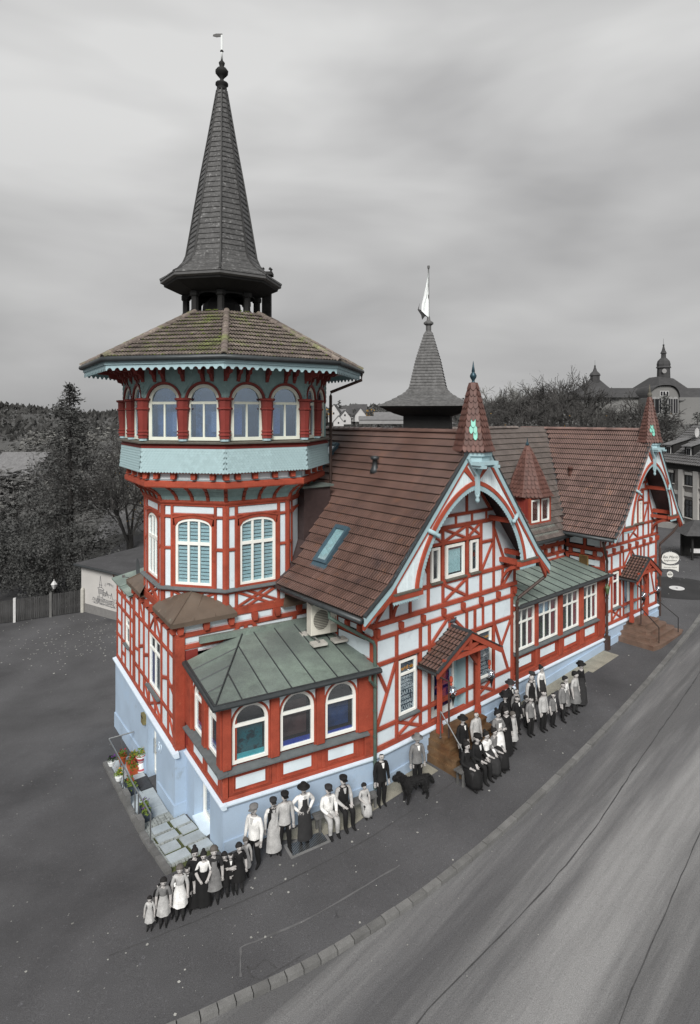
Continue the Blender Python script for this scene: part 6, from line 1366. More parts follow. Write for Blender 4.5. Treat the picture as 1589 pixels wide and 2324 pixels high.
obj('fallen_leaves', m, M_SPK, kind='stuff')
# ------------------------------------------------------------------ hanging sign on the corner house
FSG = FG; sx0, sy0, szz = hx(7.5) + .06, -.17, 4.75
q = W2(FG, sx0 + .7, -.2, 3.4); sg = thing('hanging_sign', 'pale oval restaurant sign hanging from a black arched iron arm', 'sign', q)
FHS = frame(tuple(W2(FG, sx0, -.2, 0))[:2], 92) @ Matrix.Translation((0, 0, 1.20)) @ Matrix.Diagonal((.8, .8, .8, 1))
m = MB(); m.tube([(0, 0, 3.9)] + [(.62 - .62 * math.cos(a), 0, 4.12 + .55 * math.sin(a)) for a in [math.pi * .9 * i / 10 for i in range(11)]], .035, 8); obj('iron_arm', m, M_BLACK, sg, FHS)
m = MB(); m.tube([(.5, 0, 4.68), (.46, 0, 4.78), (.54, 0, 4.82), (.6, 0, 4.72)], .012, 6); m.tube([(.72, 0, 4.66), (.8, 0, 4.74), (.82, 0, 4.86), (.78, 0, 4.82)], .012, 6); obj('scroll', m, M_BLACK, sg, FHS)
for k, (x, z) in enumerate(((.52, 4.52), (.64, 4.51), (1.22, 3.95), (.35, 3.66), (.85, 3.62))): m = MB(); m.lathe(x, 0, [(.005, z - .04), (.03, z - .025), (.042, z), (.03, z + .025), (.005, z + .04)], 10); obj('ball_stud', m, M_STEEL, sg, FHS, smooth=True)
M_SIGN = mat('cream sign panel', '#cfcfca', rough=.5, var=.05); M_DKP = mat('dark sign print', '#2a2a2a', rough=.6)
m = MB(); m.prism(arc(.58, 4.08, .58, .40, 0, 360, 32)[:-1], -.02, .02); oval = obj('oval_panel', m, M_SIGN, sg, FHS)
text('lettering', 'Bei Mario', .26, M_DKP, oval, FHS @ Matrix.Translation((.58, -.024, 4.15)), shear=.35); text('lettering', 'Spaghettihaus', .155, M_DKP, oval, FHS @ Matrix.Translation((.58, -.024, 3.93)))
m = MB(); m.prism([(.02, 3.74), (.3, 3.62), (.6, 3.58), (.9, 3.60), (1.14, 3.66), (1.12, 3.18), (.9, 3.3), (.6, 3.36), (.3, 3.36), (.02, 3.38)], -.02, .02); rib = obj('ribbon_panel', m, M_SIGN, sg, FHS); text('lettering', 'Ristorante | Pizzeria', .105, M_DKP, rib, FHS @ Matrix.Translation((.58, -.024, 3.47)))
m = MB(); m.tube([(.42, 0, 3.36), (.42, 0, 3.16)], .012, 5); m.tube([(.7, 0, 3.34), (.7, 0, 3.14)], .012, 5); obj('hanger_rods', m, M_BLACK, sg, FHS)
m = MB(); m.prism(arc(.56, 3.0, .2, .2, 0, 360, 24)[:-1], -.02, .02); rd = obj('round_panel', m, M_SIGN, sg, FHS); m = MB(); m.strip(arc(.56, 3.0, .145, .09, 0, 360, 24), arc(.56, 3.0, .13, .075, 0, 360, 24), -.026, -.02); m.prism([(.44, 2.975), (.68, 2.985), (.68, 3.025), (.44, 3.015)], -.026, -.02); m.prism([(.53, 3.1), (.59, 3.1), (.56, 3.15)], -.026, -.02); obj('emblem', m, M_DKP, rd, FHS)
# pigeon on the porch ridge
def pigeon(label, p, az, dark):
    th = thing('pigeon', label, 'pigeon', p); M = Matrix.Translation(p) @ Matrix.Rotation(az, 4, 'Z'); m = MB(); mt = mat('slate feathers', '#3a3f45', rough=.7, var=.25, scale=30)
    m.tube([(-.17, 0, .075), (-.12, 0, .085), (-.05, 0, .10), (.02, 0, .115), (.08, 0, .13), (.105, 0, .165), (.115, 0, .20), (.13, 0, .215), (.15, 0, .212), (.172, 0, .203)], [.012, .03, .055, .065, .052, .034, .03, .034, .018, .004], 10); obj('body', m, mt, th, M, smooth=True)
    for s in (-1, 1): m = MB(); m.tube([(.0, s * .02, .06), (.01, s * .02, .0), (.035, s * .02, .002)], .006, 5); obj('leg', m, mat('pink leg', '#a0605a'), th, M)
    for s in (-1, 1): m = MB(); m.loft([[(.05, s * .055, .14), (.05, s * .068, .11), (.03, s * .055, .09)], [(-.06, s * .05, .13), (-.06, s * .066, .10), (-.07, s * .05, .08)], [(-.17, s * .012, .09), (-.17, s * .018, .08), (-.17, s * .01, .075)]]); obj('wing', m, mat('dark wing', '#2b2f34', rough=.7), th, M)
q = W2(FG, 3.68, -.06, 4.68); pigeon('dark grey pigeon perched on the main porch ridge', q, math.radians(10), True)
# satellite dish beside the tower
q = W2(FLW, 2.75, .25, 5.05); sdh = thing('satellite_dish', 'dark grey satellite dish on the roof behind the tower corner', 'satellite dish', q)
FD = Matrix.Translation((q.x - .1, q.y, q.z)) @ Matrix.Rotation(math.radians(-60), 4, 'Z')
m = MB(); m.tube([(0, .25, -.2), (0, .25, .55)], .03, 6); obj('mast', m, M_STEEL, sdh, FD)
m = MB(); m.loft([[(r * math.cos(a), .12 - .25 * r * r + (0 if k == 0 else .0), .75 + 1.12 * r * math.sin(a)) for a in [2 * math.pi * i / 20 for i in range(20)]] for k, r in enumerate((.02, .15, .3, .42))], caps=False); obj('reflector', m, mat('dish grey', '#4c5052', rough=.5), sdh, FD, smooth=True)
m = MB(); m.tube([(0, .1, .35), (0, -.45, .55)], .018, 5); m.box(-.03, .03, -.52, -.43, .52, .62); obj('feed_arm', m, M_STEEL, sdh, FD)
# ------------------------------------------------------------------ garage with the painted house, fence
FGA = frame((-19.5, 43.5), 122.8); q = W2(FGA, 3, 4, 0); M_GAR = mat('grey white render', '#b9b7b4', rough=.9, var=.06, scale=.8, fine=.05); M_GARD = mat('grey dado', '#757473', rough=.9, var=.1)
ga = thing('garage', 'low flat-roofed grey garage with a mural of the building', 'garage', (q.x, q.y, -2.2))
m = MB(); m.box(-.25, 6.4, 0, 9, -2.6, 1.12); obj('wall', m, M_GAR, ga, FGA); m = MB(); m.box(-.26, 6.42, -.025, .01, -2.6, -1.62); obj('dado', m, M_GARD, ga, FGA)
m = MB(); m.hprism([(-.6, -.3), (6.8, -.3), (6.8, 9.4), (-.6, 9.4)], lambda x, y: 1.12 + y * .03, lambda x, y: 1.26 + y * .03); rfo = obj('roof', m, mat('felt roof', '#454547', rough=.95, var=.2, scale=.8, fine=.3, fscale=20, patch=('#8a8a86', 3.5, .66, .72)), ga, FGA)
m = MB(); m.tube([(-.6, -.36, 1.16), (6.8, -.36, 1.16)], .07, 6); obj('gutter', m, M_GUT, ga, FGA)
m = MB()
for _ in range(520): x, y = random.uniform(-.4, 6.6), random.uniform(-.2, 8.6); l_ = random.uniform(.05, .13); m.poly([(x, y, 1.275 + y * .03), (x + l_, y + .02, 1.275 + y * .03), (x + l_ * .6, y + l_, 1.278 + y * .03)], 0 if random.random() < .8 else 1)
for _ in range(120): x = random.uniform(.8, 6.8); m.poly([(x, -.36 + random.uniform(-.06, .06), 1.24), (x + .06, -.34, 1.24), (x + .03, -.3, 1.245)], 1)
obj('roof_leaves', m, [M_SPK, M_FLY], rfo, kind='stuff')
m = MB(); m.tube([(4.0, -.36, 1.1), (4.0, -.3, .85), (4.2, -.12, .7), (4.2, -.1, -2.2)], .06, 6); obj('downpipe', m, M_BPIPE, ga, FGA)
m = MB(); m.box(3.85, 4.0, -.1, 0, .45, .85); al = obj('alarm_box', m, M_WPRINT, ga, FGA); m = MB(); m.box(3.86, 3.99, -.12, -.1, .7, .84); obj('beacon', m, mat('red beacon', '#8c1f38', rough=.3), al, FGA)
mu = MB(); MUL = lambda P, w_=.03: [mu.beam(a[0], a[1], b[0], b[1], w_, -.012, -.004, b=.001) for a, b in zip(P, P[1:])]
MUL([(2.04, .65), (1.97, .1), (1.92, -.03), (1.96, -.2)]); MUL([(2.04, .65), (2.14, .1), (2.21, -.01), (2.16, -.2)]); MUL([(1.90, -.02), (2.23, -.01)], .04); MUL([(1.70, -.27), (1.95, -.18), (2.2, -.18), (2.46, -.3), (2.4, -.36), (1.75, -.32)], .035); MUL([(1.80, -.33), (1.84, -.62), (1.9, -.72)]); MUL([(2.4, -.36), (2.34, -.62), (2.3, -.72)]); MUL([(1.84, -.62), (2.34, -.62)], .03)
for x in (1.9, 2.0, 2.1, 2.2, 2.3): MUL([(x, -.38), (x, -.58)], .035)
MUL([(1.9, -.72), (1.9, -1.25)]); MUL([(2.3, -.72), (2.3, -1.0)]); MUL([(1.72, -.85), (1.72, -1.28)]); MUL([(1.72, -.86), (2.3, -.9)], .03); MUL([(2.35, -.46), (2.74, -.5), (2.77, -.33), (2.6, -.74), (2.35, -.72)]); MUL([(2.77, -.33), (2.98, -.78)]); MUL([(2.9, -.58), (3.26, -.58), (3.31, -.40), (3.2, -.82)]); MUL([(3.31, -.4), (3.42, -.82)]); MUL([(1.72, -1.28), (2.6, -1.33), (3.42, -1.2)], .03); MUL([(2.3, -.95), (2.95, -1.0), (3.42, -.95)], .03)
for i in range(26): x = 1.75 + i * .065; MUL([(x, -1.0 + random.uniform(-.08, .08)), (x + random.uniform(-.02, .02), -1.2 - random.uniform(0, .08))], .02)
for i in range(10): x = 2.4 + .06 * i; MUL([(x, -.5), (x - .12, -.7)], .012)
for i in range(110):
    x = random.uniform(1.1, 1.75) if i < 40 else random.uniform(3.4, 4.05); z = random.uniform(-1.3, -.98 if i < 40 else -.75); MUL([(x, z), (x + random.uniform(-.08, .08), z - random.uniform(.02, .1))], .016)
for i in range(70): x = random.uniform(1.2, 4.0); MUL([(x, -1.32 - random.uniform(0, .1)), (x + random.uniform(.04, .14), -1.33 - random.uniform(0, .1))], .014)
mur = obj('mural_drawing', mu, mat('charcoal paint', '#55565a', rough=.9, var=.3, scale=8), ga, FGA)
for i, ch_ in enumerate('Limpur'): a = math.radians(-18 + 13 * i); text('mural_lettering', ch_, .30, MATS['charcoal paint'], mur, FGA @ Matrix.Translation((2.62 + .17 * i, -.01, .05 + .17 * math.sin(math.pi * (i + .3) / 6))) @ Matrix.Rotation(-a * .6 + .1, 4, 'Y'), ext=.002)
fe = thing('corrugated_fence', 'dark ribbed panel fence with concrete posts at the back of the yard', 'fence', (-24, 41.9, -2.5)); M_FEN = mat('dark ribbed panel', '#3c3c3c', rough=.6, var=.2, scale=2, rnd=.25)
fpts = [(-36.5, 37.6), (-30.2, 39.8), (-26.6, 41.05), (-23.62, 41.88), (-21.46, 42.63), (-19.6, 43.3)]
for i, (a, b) in enumerate(zip(fpts, fpts[1:])):
    a, b = Vector(a), Vector(b); FF = frame((a.x, a.y), math.degrees(math.atan2(b.x - a.x, b.y - a.y))); L_ = (b - a).length; n = int(L_ / .115); z0 = zg(a.x, a.y); z1 = zg(b.x, b.y); h0 = 1.45 + .03 * i
    sm = MB(); sm.prism([(-.05, 0), (-.03, 0), (.03, 0), (.05, 0)][:0] or [(-.045, 0), (.045, 0), (.045, h0), (-.045, h0)], -.03, .01); sme = mesh('slat', sm, M_FEN)
    for j in range(n): f = (j + .5) / n; inst('slat', sme, fe, FF @ Matrix.Translation((L_ * f, (j % 2) * .02, z0 + (z1 - z0) * f + .05)))
    m = MB(); m.box(-.08, .08, -.1, .1, z0 - .3, z0 + h0 + .15); obj('post', m, M_GREYP if i == 3 else M_KERB, fe, FF)
m = MB(); m.lathe(-19.5, 43.35, [(.14, -2.7), (.14, -.6), (.1, -.5), (.02, -.47)], 8); obj('post', m, M_PAVER, fe)
q = (-21.9, 44.0); yl = thing('yard_lantern', 'small pale lantern on a pole just behind the fence', 'lantern', (q[0], q[1], -2.5)); m = MB(); m.tube([(q[0], q[1], -2.6), (q[0], q[1], -.75)], .04, 6); obj('pole', m, M_BLACK, yl); m = MB(); m.lathe(q[0], q[1], [(.08, -.75), (.2, -.45), (.24, -.42), (.1, -.22), (.03, -.15), (.03, -.05)], 6); obj('head', m, M_GREYP, yl)
# ------------------------------------------------------------------ far surroundings
M_BARK = mat('dark bark', '#2c2b2a', rough=.95, var=.3, scale=6); M_TWIG = mat('grey twigs', '#424140', rough=.95, var=.3, scale=3)
M_FOL1 = mat('dark conifer needles', '#484948', rough=.9, var=.45, scale=1.2, fine=.3, fscale=8); M_FOL2 = mat('grey shrub leaves', '#545453', rough=.9, var=.5, scale=1.0, fine=.3, fscale=8); M_FOL3 = mat('pale withered leaves', '#6a6a67', rough=.9, var=.4, scale=1.5, fine=.3, fscale=8); M_YLEAF = mat('yellow autumn leaves', '#b98a1f', rough=.9, var=.3, scale=3)
ORD = 'first second third fourth fifth sixth seventh eighth ninth tenth eleventh twelfth thirteenth fourteenth fifteenth sixteenth seventeenth eighteenth nineteenth twentieth'.split()
def tri(m, p, d, s, mi=0, w=.5):
    e = d.cross(Vector((random.uniform(-1, 1), random.uniform(-1, 1), random.uniform(-1, 1))))
    if e.length < 1e-3: e = Vector((1, 0, 0))
    e.normalize(); a = p + d * s; b = p - e * s * w; c = p + e * s * w
    n = len(m.v); m.v += [tuple(a), tuple(b), tuple(c)]; m.f.append((n, n + 1, n + 2)); m.m.append(mi)
TWR = [.012]
def stick(m, a, b, ra, rb):
    ra = max(ra, TWR[0]); rb = max(rb, TWR[0] * .7)
    d = (b - a)
    if d.length < 1e-4: return
    d.normalize(); s = d.cross(Vector((.3, .2, 1))); s.normalize(); t = d.cross(s); n = len(m.v)
    for p, r in ((a, ra), (b, rb)):
        for k in range(3): an = 2.094 * k; q = p + (s * math.cos(an) + t * math.sin(an)) * r; m.v.append(tuple(q))
    m.f += [(n, n + 1, n + 4, n + 3), (n + 1, n + 2, n + 5, n + 4), (n + 2, n, n + 3, n + 5)]; m.m += [0, 0, 0]
def rv(s=1.0): return Vector((random.gauss(0, s), random.gauss(0, s), random.gauss(0, s)))
def conifer(label, x, y, z0, h, r, n=70, name='conifer', sz=.28, dens=26, mt=None, group=None):
    th = thing(name, label, 'tree', (x, y, z0), group); tr = MB(); tr.tube([(x, y, z0), (x + .1, y, z0 + h * .5), (x, y, z0 + h)], [h * .016 + .05, h * .01 + .03, .02], 7); obj('trunk', tr, M_BARK, th)
    cr = MB()
    for i in range(n):
        f = (i + random.random()) / n; f = f ** .9; z = z0 + h * (.10 + .89 * f); L = r * (1 - f) ** .75 * random.uniform(.5, 1.15) + .15; a = random.uniform(0, 6.28); d = Vector((math.cos(a), math.sin(a), random.uniform(-.12, .28))); p = Vector((x, y, z)); e = p + d * L; e.z -= L * .10
        stick(cr, p, e, .04, .01)
        for _ in range(int(dens * (.4 + L / r))):
            g = random.random() ** .7; q = p.lerp(e, g) + Vector((random.gauss(0, .14), random.gauss(0, .14), random.gauss(-.05, .10))) * (1 + L * .35); tri(cr, q, (d + rv(.7)).normalized(), sz * random.uniform(.5, 1.3), 1, .28)
    obj('crown', cr, [M_TWIG, mt or M_FOL1], th); return th
def broadleaf(label, x, y, z0, h, r, leaf=900, sz=.22, name='bare_tree', mt=None, yellow=.0, levels=4, group=None, tw=5, stem=.28, twm=None):
    th = thing(name, label, 'tree', (x, y, z0), group); tr = MB(); top = z0 + h * stem; tr.tube([(x, y, z0), (x, y, top)], [h * .02 + .04, h * .015 + .03], 7); obj('trunk', tr, M_BARK, th); cr = MB(); tips = []
    def grow(p, d, L, rad, lv):
        mid = p + d * L * .5 + rv(L * .04); e = mid + (d + rv(.18)).normalized() * L * .5; stick(cr, p, mid, rad, rad * .8); stick(cr, mid, e, rad * .8, rad * .55); tips.append(e)
        if lv <= 0: return
        for k in range(random.randint(tw - 2, tw)):
            nd = (d + rv(.55) + Vector((0, 0, .12))).normalized(); grow(p.lerp(e, random.uniform(.35, 1)), nd, L * random.uniform(.5, .78), max(rad * .55, .006), lv - 1)
    for k in range(5):
        a = 6.28 * k / 5 + random.uniform(-.4, .4); t = random.uniform(.1, .8); grow(Vector((x, y, z0 + h * (stem * (.7 + .3 * random.random())))), Vector((math.cos(a) * t, math.sin(a) * t, 1)).normalized(), h * .34, h * .008 + .02, levels)
    for _ in range(leaf):
        q = random.choice(tips) + rv(.25 * r / 3); tri(cr, q, rv().normalized(), sz * random.uniform(.4, 1.1), 2 if random.random() < yellow else 1, .5)
    # squash to the wanted spread
    xs = [abs(v[0] - x) for v in cr.v]; k = r / (sorted(xs)[int(len(xs) * .97)] + 1e-6); zt = max(v[2] for v in cr.v); kz = (h * .98 - h * stem * .5) / (zt - z0 - h * stem * .5)
    cr.v = [(x + (a - x) * k, y + (b - y) * k, z0 + h * stem * .5 + (c - z0 - h * stem * .5) * kz) for a, b, c in cr.v]
    obj('crown', cr, [twm or M_TWIG, mt or M_FOL2, M_YLEAF], th); return th
def bush(label, x, y, z0, h, r, n=2600, sz=.2, name='evergreen_bush', mt=None, lobes=9, group=None, cat='bush', yellow=0):
    th = thing(name, label, cat, (x, y, z0), group); tr = MB(); tr.tube([(x, y, z0 - .2), (x, y, z0 + h * .6)], [.12, .04], 6); obj('trunk', tr, M_BARK, th); cr = MB()
    lb = [(Vector((x + random.gauss(0, r * .42), y + random.gauss(0, r * .42), z0 + h * random.uniform(.18, .78))), r * random.uniform(.3, .6)) for _ in range(lobes)]
    for c, rr in lb:
        stick(cr, Vector((x, y, z0 + h * .2)), c, .05, .02)
        for _ in range(n // lobes): d = rv().normalized(); q = c + Vector((d.x, d.y, d.z * .85 * h / (2 * r))) * rr * random.random() ** .35; tri(cr, q, (d + rv(.5)).normalized(), sz * random.uniform(.4, 1.3), 2 if random.random() < yellow else 1, .4)
    obj('crown', cr, [M_TWIG, mt or M_FOL1, M_YLEAF], th); return th
def gable_block(label, x, y, z0, w, d, h, rh, ang, mw, mr, wins=(), name='town_house', group='houses across the valley', chim=False, along=True):
    """a small house: walls, saddle roof (ridge along the front), windows as parts"""
    th = thing(name, label, 'house', (x, y, z0), group); F = frame((x, y, z0), ang); m = MB()
    if along: m.add([(0, 0, 0), (w, 0, 0), (w, d, 0), (0, d, 0), (0, 0, h), (w, 0, h), (w, d, h), (0, d, h), (0, d / 2, h + rh), (w, d / 2, h + rh)], [(0, 1, 5, 4), (1, 2, 6, 9, 5), (2, 3, 7, 6), (3, 0, 4, 8, 7)])
    else: m.add([(0, 0, 0), (w, 0, 0), (w, d, 0), (0, d, 0), (0, 0, h), (w, 0, h), (w, d, h), (0, d, h), (w / 2, 0, h + rh), (w / 2, d, h + rh)], [(0, 1, 5, 8, 4), (1, 2, 6, 5), (2, 3, 7, 9, 6), (3, 0, 4, 7)])
    obj('wall', m, mw, th, F); m = MB(); o = .35; t = .18; k = rh / ((d if along else w) / 2)
    if along:
        for s in (0, 1):
            e = -o if s == 0 else d + o; m.add([(-o, e, h - o * k + .02), (w + o, e, h - o * k + .02), (w + o, d / 2, h + rh + .05), (-o, d / 2, h + rh + .05), (-o, e, h - o * k + .02 + t), (w + o, e, h - o * k + .02 + t), (w + o, d / 2, h + rh + .05 + t), (-o, d / 2, h + rh + .05 + t)], [(4, 5, 6, 7), (0, 3, 2, 1), (0, 1, 5, 4), (1, 2, 6, 5), (3, 0, 4, 7)])
    else:
        for s in (0, 1):
            e = -o if s == 0 else w + o; m.add([(e, -o, h - o * k + .02), (e, d + o, h - o * k + .02), (w / 2, d + o, h + rh + .05), (w / 2, -o, h + rh + .05), (e, -o, h - o * k + .02 + t), (e, d + o, h - o * k + .02 + t), (w / 2, d + o, h + rh + .05 + t), (w / 2, -o, h + rh + .05 + t)], [(4, 5, 6, 7), (0, 3, 2, 1), (0, 1, 5, 4), (1, 2, 6, 5), (3, 0, 4, 7)])
    ro = obj('roof', m, mr, th, F)
    if chim: m = MB(); m.box(w * .6, w * .6 + .5, d * .4, d * .4 + .5, h + rh * .6, h + rh + .8); obj('chimney', m, mr, ro, F)
    for (wx, wz, ww, wh) in wins:
        m = MB(); m.strip([(wx, wz), (wx, wz + wh), (wx + ww, wz + wh), (wx + ww, wz), (wx, wz)], [(wx + .08, wz + .08), (wx + .08, wz + wh - .08), (wx + ww - .08, wz + wh - .08), (wx + ww - .08, wz + .08), (wx + .08, wz + .08)], -.05, .03); wo = obj('window', m, M_GREYP, th, F); m = MB(); m.box(wx + .08, wx + ww - .08, -.02, -.01, wz + .08, wz + wh - .08); obj('pane', m, M_ROOM, wo, F)
    return th
M_HW = mat('pale grey render', '#b4b4b4', rough=.9, var=.08, scale=.5); M_HW2 = mat('mid grey render', '#8a8a8a', rough=.9, var=.1, scale=.5); M_HR = mat('dark grey roof', '#444445', rough=.85, var=.2, scale=.8, fine=.2, fscale=4); M_HR2 = mat('mid grey roof', '#6c6c6d', rough=.85, var=.15, scale=.8, fine=.2, fscale=4)
# hills round the horizon
hm = MB(); rows = []
def hill_h(a, d):
    n = math.sin(a * 7.1 + 1) * .5 + math.sin(a * 17.3 + .4) * .28 + math.sin(a * 39 + 2) * .12
    f = max(0, min(1, (d - 180) / 520)); f = f * f * (3 - 2 * f); return -3.5 + f * (18.5 + 6 * n + (10 if a < -.42 else 0) * min(1, (-.42 - a) * 6) * (1 if a < -.42 else 0))
azs = [-1.1 + 2.2 * i / 90 for i in range(91)]
for d in (170, 230, 300, 380, 470, 580, 700, 900, 1400): rows.append([(d * math.sin(a), d * math.cos(a), hill_h(a, d) - (25 if d > 1000 else 0)) for a in azs])
hm.loft(rows, close=False, caps=False); obj('hills', hm, mat('wooded hillside', '#474746', rough=1, var=.35, scale=.03, fine=.5, fscale=.35, patch=('#555554', .012, .5, .65)), kind='structure', smooth=True)
wd = MB()
for _ in range(5200):                                          # far woods: a continuous mass of crowns
    a = random.uniform(-.75, .75); d = random.choice((random.uniform(300, 420), random.uniform(420, 720), random.uniform(640, 720))); s = random.uniform(1.6, 4.2) * (d / 500) ** .5; p = Vector((d * math.sin(a), d * math.cos(a), hill_h(a, d)))
    for k in range(4): tri(wd, p + Vector((random.gauss(0, s * .6), random.gauss(0, s * .6), random.uniform(0, s))), Vector((random.gauss(0, .4), random.gauss(0, .4), 1)).normalized(), s * random.uniform(.5, 1.1), 0, .55)
obj('far_woods', wd, mat('far wood', '#3f3f3e', rough=1, var=.4, scale=.06, fine=.3, fscale=.5), kind='stuff')
def P3(px, py, Y): return ((px - 794.5) / 1350 * Y, Y, 12 + (945 - py) * Y / 1350)
# houses on the hillside seen over the roof ridge
for lab, px, py, Y, w, d, h, rh, ang, mw, mr, al, wn_ in (
    ('long pale house with grey saddle roof on the far slope', 762, 957, 330, 13, 8, 3.2, 3.6, 90, M_HW, M_HR2, True, [(9, 1, 1, 1.3), (11, 1, 1, 1.3)]),
    ('white gabled house with dark steep roof above the roof ridge', 770, 963, 300, 6, 9, 3.4, 3.6, 84, M_HW, M_HR, False, [(2.4, 1, 1, 1.3), (2.4, 4, 1, 1.2)]),
    ('house with dark dormered roof beside the long pale house', 786, 956, 328, 9, 8, 3.0, 3.6, 92, M_HW, M_HR, True, [(1, .8, 1.2, 1.3), (4, .8, 1.2, 1.3)]),
    ('white house with tall gable, farthest from the tower on the slope', 806, 957, 322, 6, 10, 3.6, 3.8, 80, M_HW, M_HR, False, [(2, 1, .9, 1.2), (3.6, 1, .9, 1.2)]),
    ('white gable peeping out beside the belfry on the far slope', 745, 958, 315, 6, 11, 5.0, 4.4, 96, M_HW, M_HR, False, [(2.4, 4, 1, 1.3)]),
    ('small low white gable just above the ridge tiles', 757, 967, 290, 5, 7, 2.2, 2.8, 88, M_HW, M_HR, False, [(2, 1, .9, 1.1)]),
    ('flat grey-blue shed roof between ridge and turret', 815, 962, 290, 22, 10, 2.0, 1.6, 92, M_HW2, M_HR2, True, []),
    ('dark house on the hill crest beyond the slope', 772, 946, 420, 17, 9, 3.4, 4.4, 90, M_HW2, M_HR, True, []),
    ('dark house with hipped outline near the crest', 793, 945, 415, 12, 9, 3.4, 5.0, 94, M_HW2, M_HR, True, []),
    ('low grey house half hidden behind the ridge turret', 850, 963, 300, 16, 9, 3.0, 3.0, 92, M_HW, M_HR2, True, [(3, 1, 1, 1.2), (7, 1, 1, 1.2)]),
    ('pale house beside the turret eave on the far slope', 1012, 962, 300, 12, 9, 3.5, 3.6, 88, M_HW, M_HR, True, [(2, 1, 1, 1.2), (6, 1, 1, 1.2)])):
    x, y, z = P3(px, py, Y); gable_block(lab, x, y, z, w, d, h, rh, ang, mw, mr, wn_, along=al, name='hillside_house')
for i, (px, py, Y, h, r) in enumerate(((770, 952, 400, 13, 4), (745, 950, 380, 8, 5), (755, 948, 400, 8, 6), (803, 955, 330, 7, 5), (830, 952, 340, 8, 6), (848, 950, 380, 9, 7), (1030, 958, 300, 12, 7), (1050, 955, 290, 11, 7), (735, 955, 300, 7, 5), (865, 955, 360, 9, 8), (1075, 955, 260, 12, 7))):
    x, y, z = P3(px, py, Y)
    (conifer('pointed dark conifer rising above the crest houses', x, y, z - 2, h + 2, r, 40, sz=1.0, dens=14, group='trees on the far slope') if i == 0 else bush('%s rounded dark tree among the far slope houses, counted from the belfry' % ORD[i - 1], x, y, z - 2, h + 2, r, 500, 1.1, 'round_tree', M_FOL2, 7, 'trees on the far slope', 'tree', yellow=.12 if i in (4, 8) else 0))
# ------------------------------------------------------------------ left: trees and houses behind the yard
conifer('tall dark spruce rising behind the garage', -23.6, 50, -3, 17.9, 5.2, 185, sz=.27, dens=44)
broadleaf('leafy grey tree with open crown between spruce and tower', -19.6, 53, -3, 16.0, 4.8, 4200, .18, 'open_tree', M_FOL2, levels=4, tw=6)
broadleaf('tall bare tree close behind the tower house', -17.2, 57, -3, 14.6, 4.8, 2200, .16, 'bare_tree', M_FOL3, yellow=.18, levels=4)
broadleaf('grey tree on the far side of the spruce', -27.5, 56, -3, 13.6, 4.2, 1800, .26, 'open_tree', M_FOL2, levels=4)
bush('dense dark yew in front of the spruce', -23.0, 46.2, -3, 7.0, 2.2, 7000, .16, lobes=14); bush('large black-green bush behind the fence', -27.6, 45.5, -3, 9.6, 3.7, 12000, .18, lobes=20); bush('broad evergreen bush at the picture edge behind the fence', -31.8, 46, -3, 9.0, 3.4, 8000, .18, lobes=16)
bush('low dark hedge shrub beside the garage wall', -20.9, 45.4, -3, 5.0, 1.5, 4200, .13, lobes=10)
for i, x in enumerate((-17.6, -16.0, -14.6, -13.2)): bush(['clipped dark shrub behind the garage roof, next to the yew', 'second dark shrub along the garage roof', 'third dark shrub along the garage roof', 'dark shrub behind the garage roof, next to the tower'][i], x, 53.2 - i * .3, -2.5, 5.2 + .5 * (i % 2), 1.4, 1500, .2, 'garden_shrub', M_FOL1, 8, 'shrubs behind the garage')
gable_block('large dark-roofed house showing through the trees behind the garage', -21.5, 66, -4, 13, 11, 4.5, 5.0, 96, M_HW, M_HR2, [(2, 1.5, 1.2, 1.5), (5, 1.5, 1.2, 1.5), (8, 1.5, 1.2, 1.5), (10.5, 1.5, 1.2, 1.5)], 'back_house', 'houses behind the yard', True)
gable_block('white house with row of dark windows behind the bare trees', -25, 84, -4, 16, 9, 7.5, 4.0, 94, M_HW, M_HR, [(2 + 2.6 * i, 5.2, 1.3, 1.5) for i in range(5)] + [(2 + 2.6 * i, 2.0, 1.3, 1.5) for i in range(5)], 'back_house', 'houses behind the yard', True)
gable_block('pale house at the far left edge beyond the bushes', -56, 92, -4, 7, 9, 7.0, 3.0, 90, M_HW, M_HR2, [(1.5, 3, 1.2, 1.5), (4.2, 3, 1.2, 1.5)], 'back_house', 'houses behind the yard')
gable_block('white wall and low roof glimpsed under the spruce', -25.5, 60, -4, 7, 6, 3.4, 2.4, 92, M_HW, M_HR2, [(1, 1, 1.2, 1.3), (4, 1, 1.2, 1.3)], 'back_house', 'houses behind the yard')
for i, (x, y, h, r) in enumerate(((-38, 70, 9, 5), (-45, 66, 8, 5), (-33, 76, 10, 5), (-52, 88, 9, 6), (-30, 95, 11, 6), (-40, 110, 11, 7), (-60, 120, 12, 8), (-22, 105, 11, 6), (-75, 150, 13, 10), (-45, 160, 13, 10), (-90, 190, 14, 12), (-28, 150, 12, 8), (-62, 200, 14, 12))):
    broadleaf('%s pale grey tree in the valley, counted outward from the spruce' % ORD[i], x, y, -4, h, r, 900, .30 * (1 + y / 150), 'valley_tree', M_FOL3 if i % 3 else M_FOL2, levels=3, group='trees in the valley')
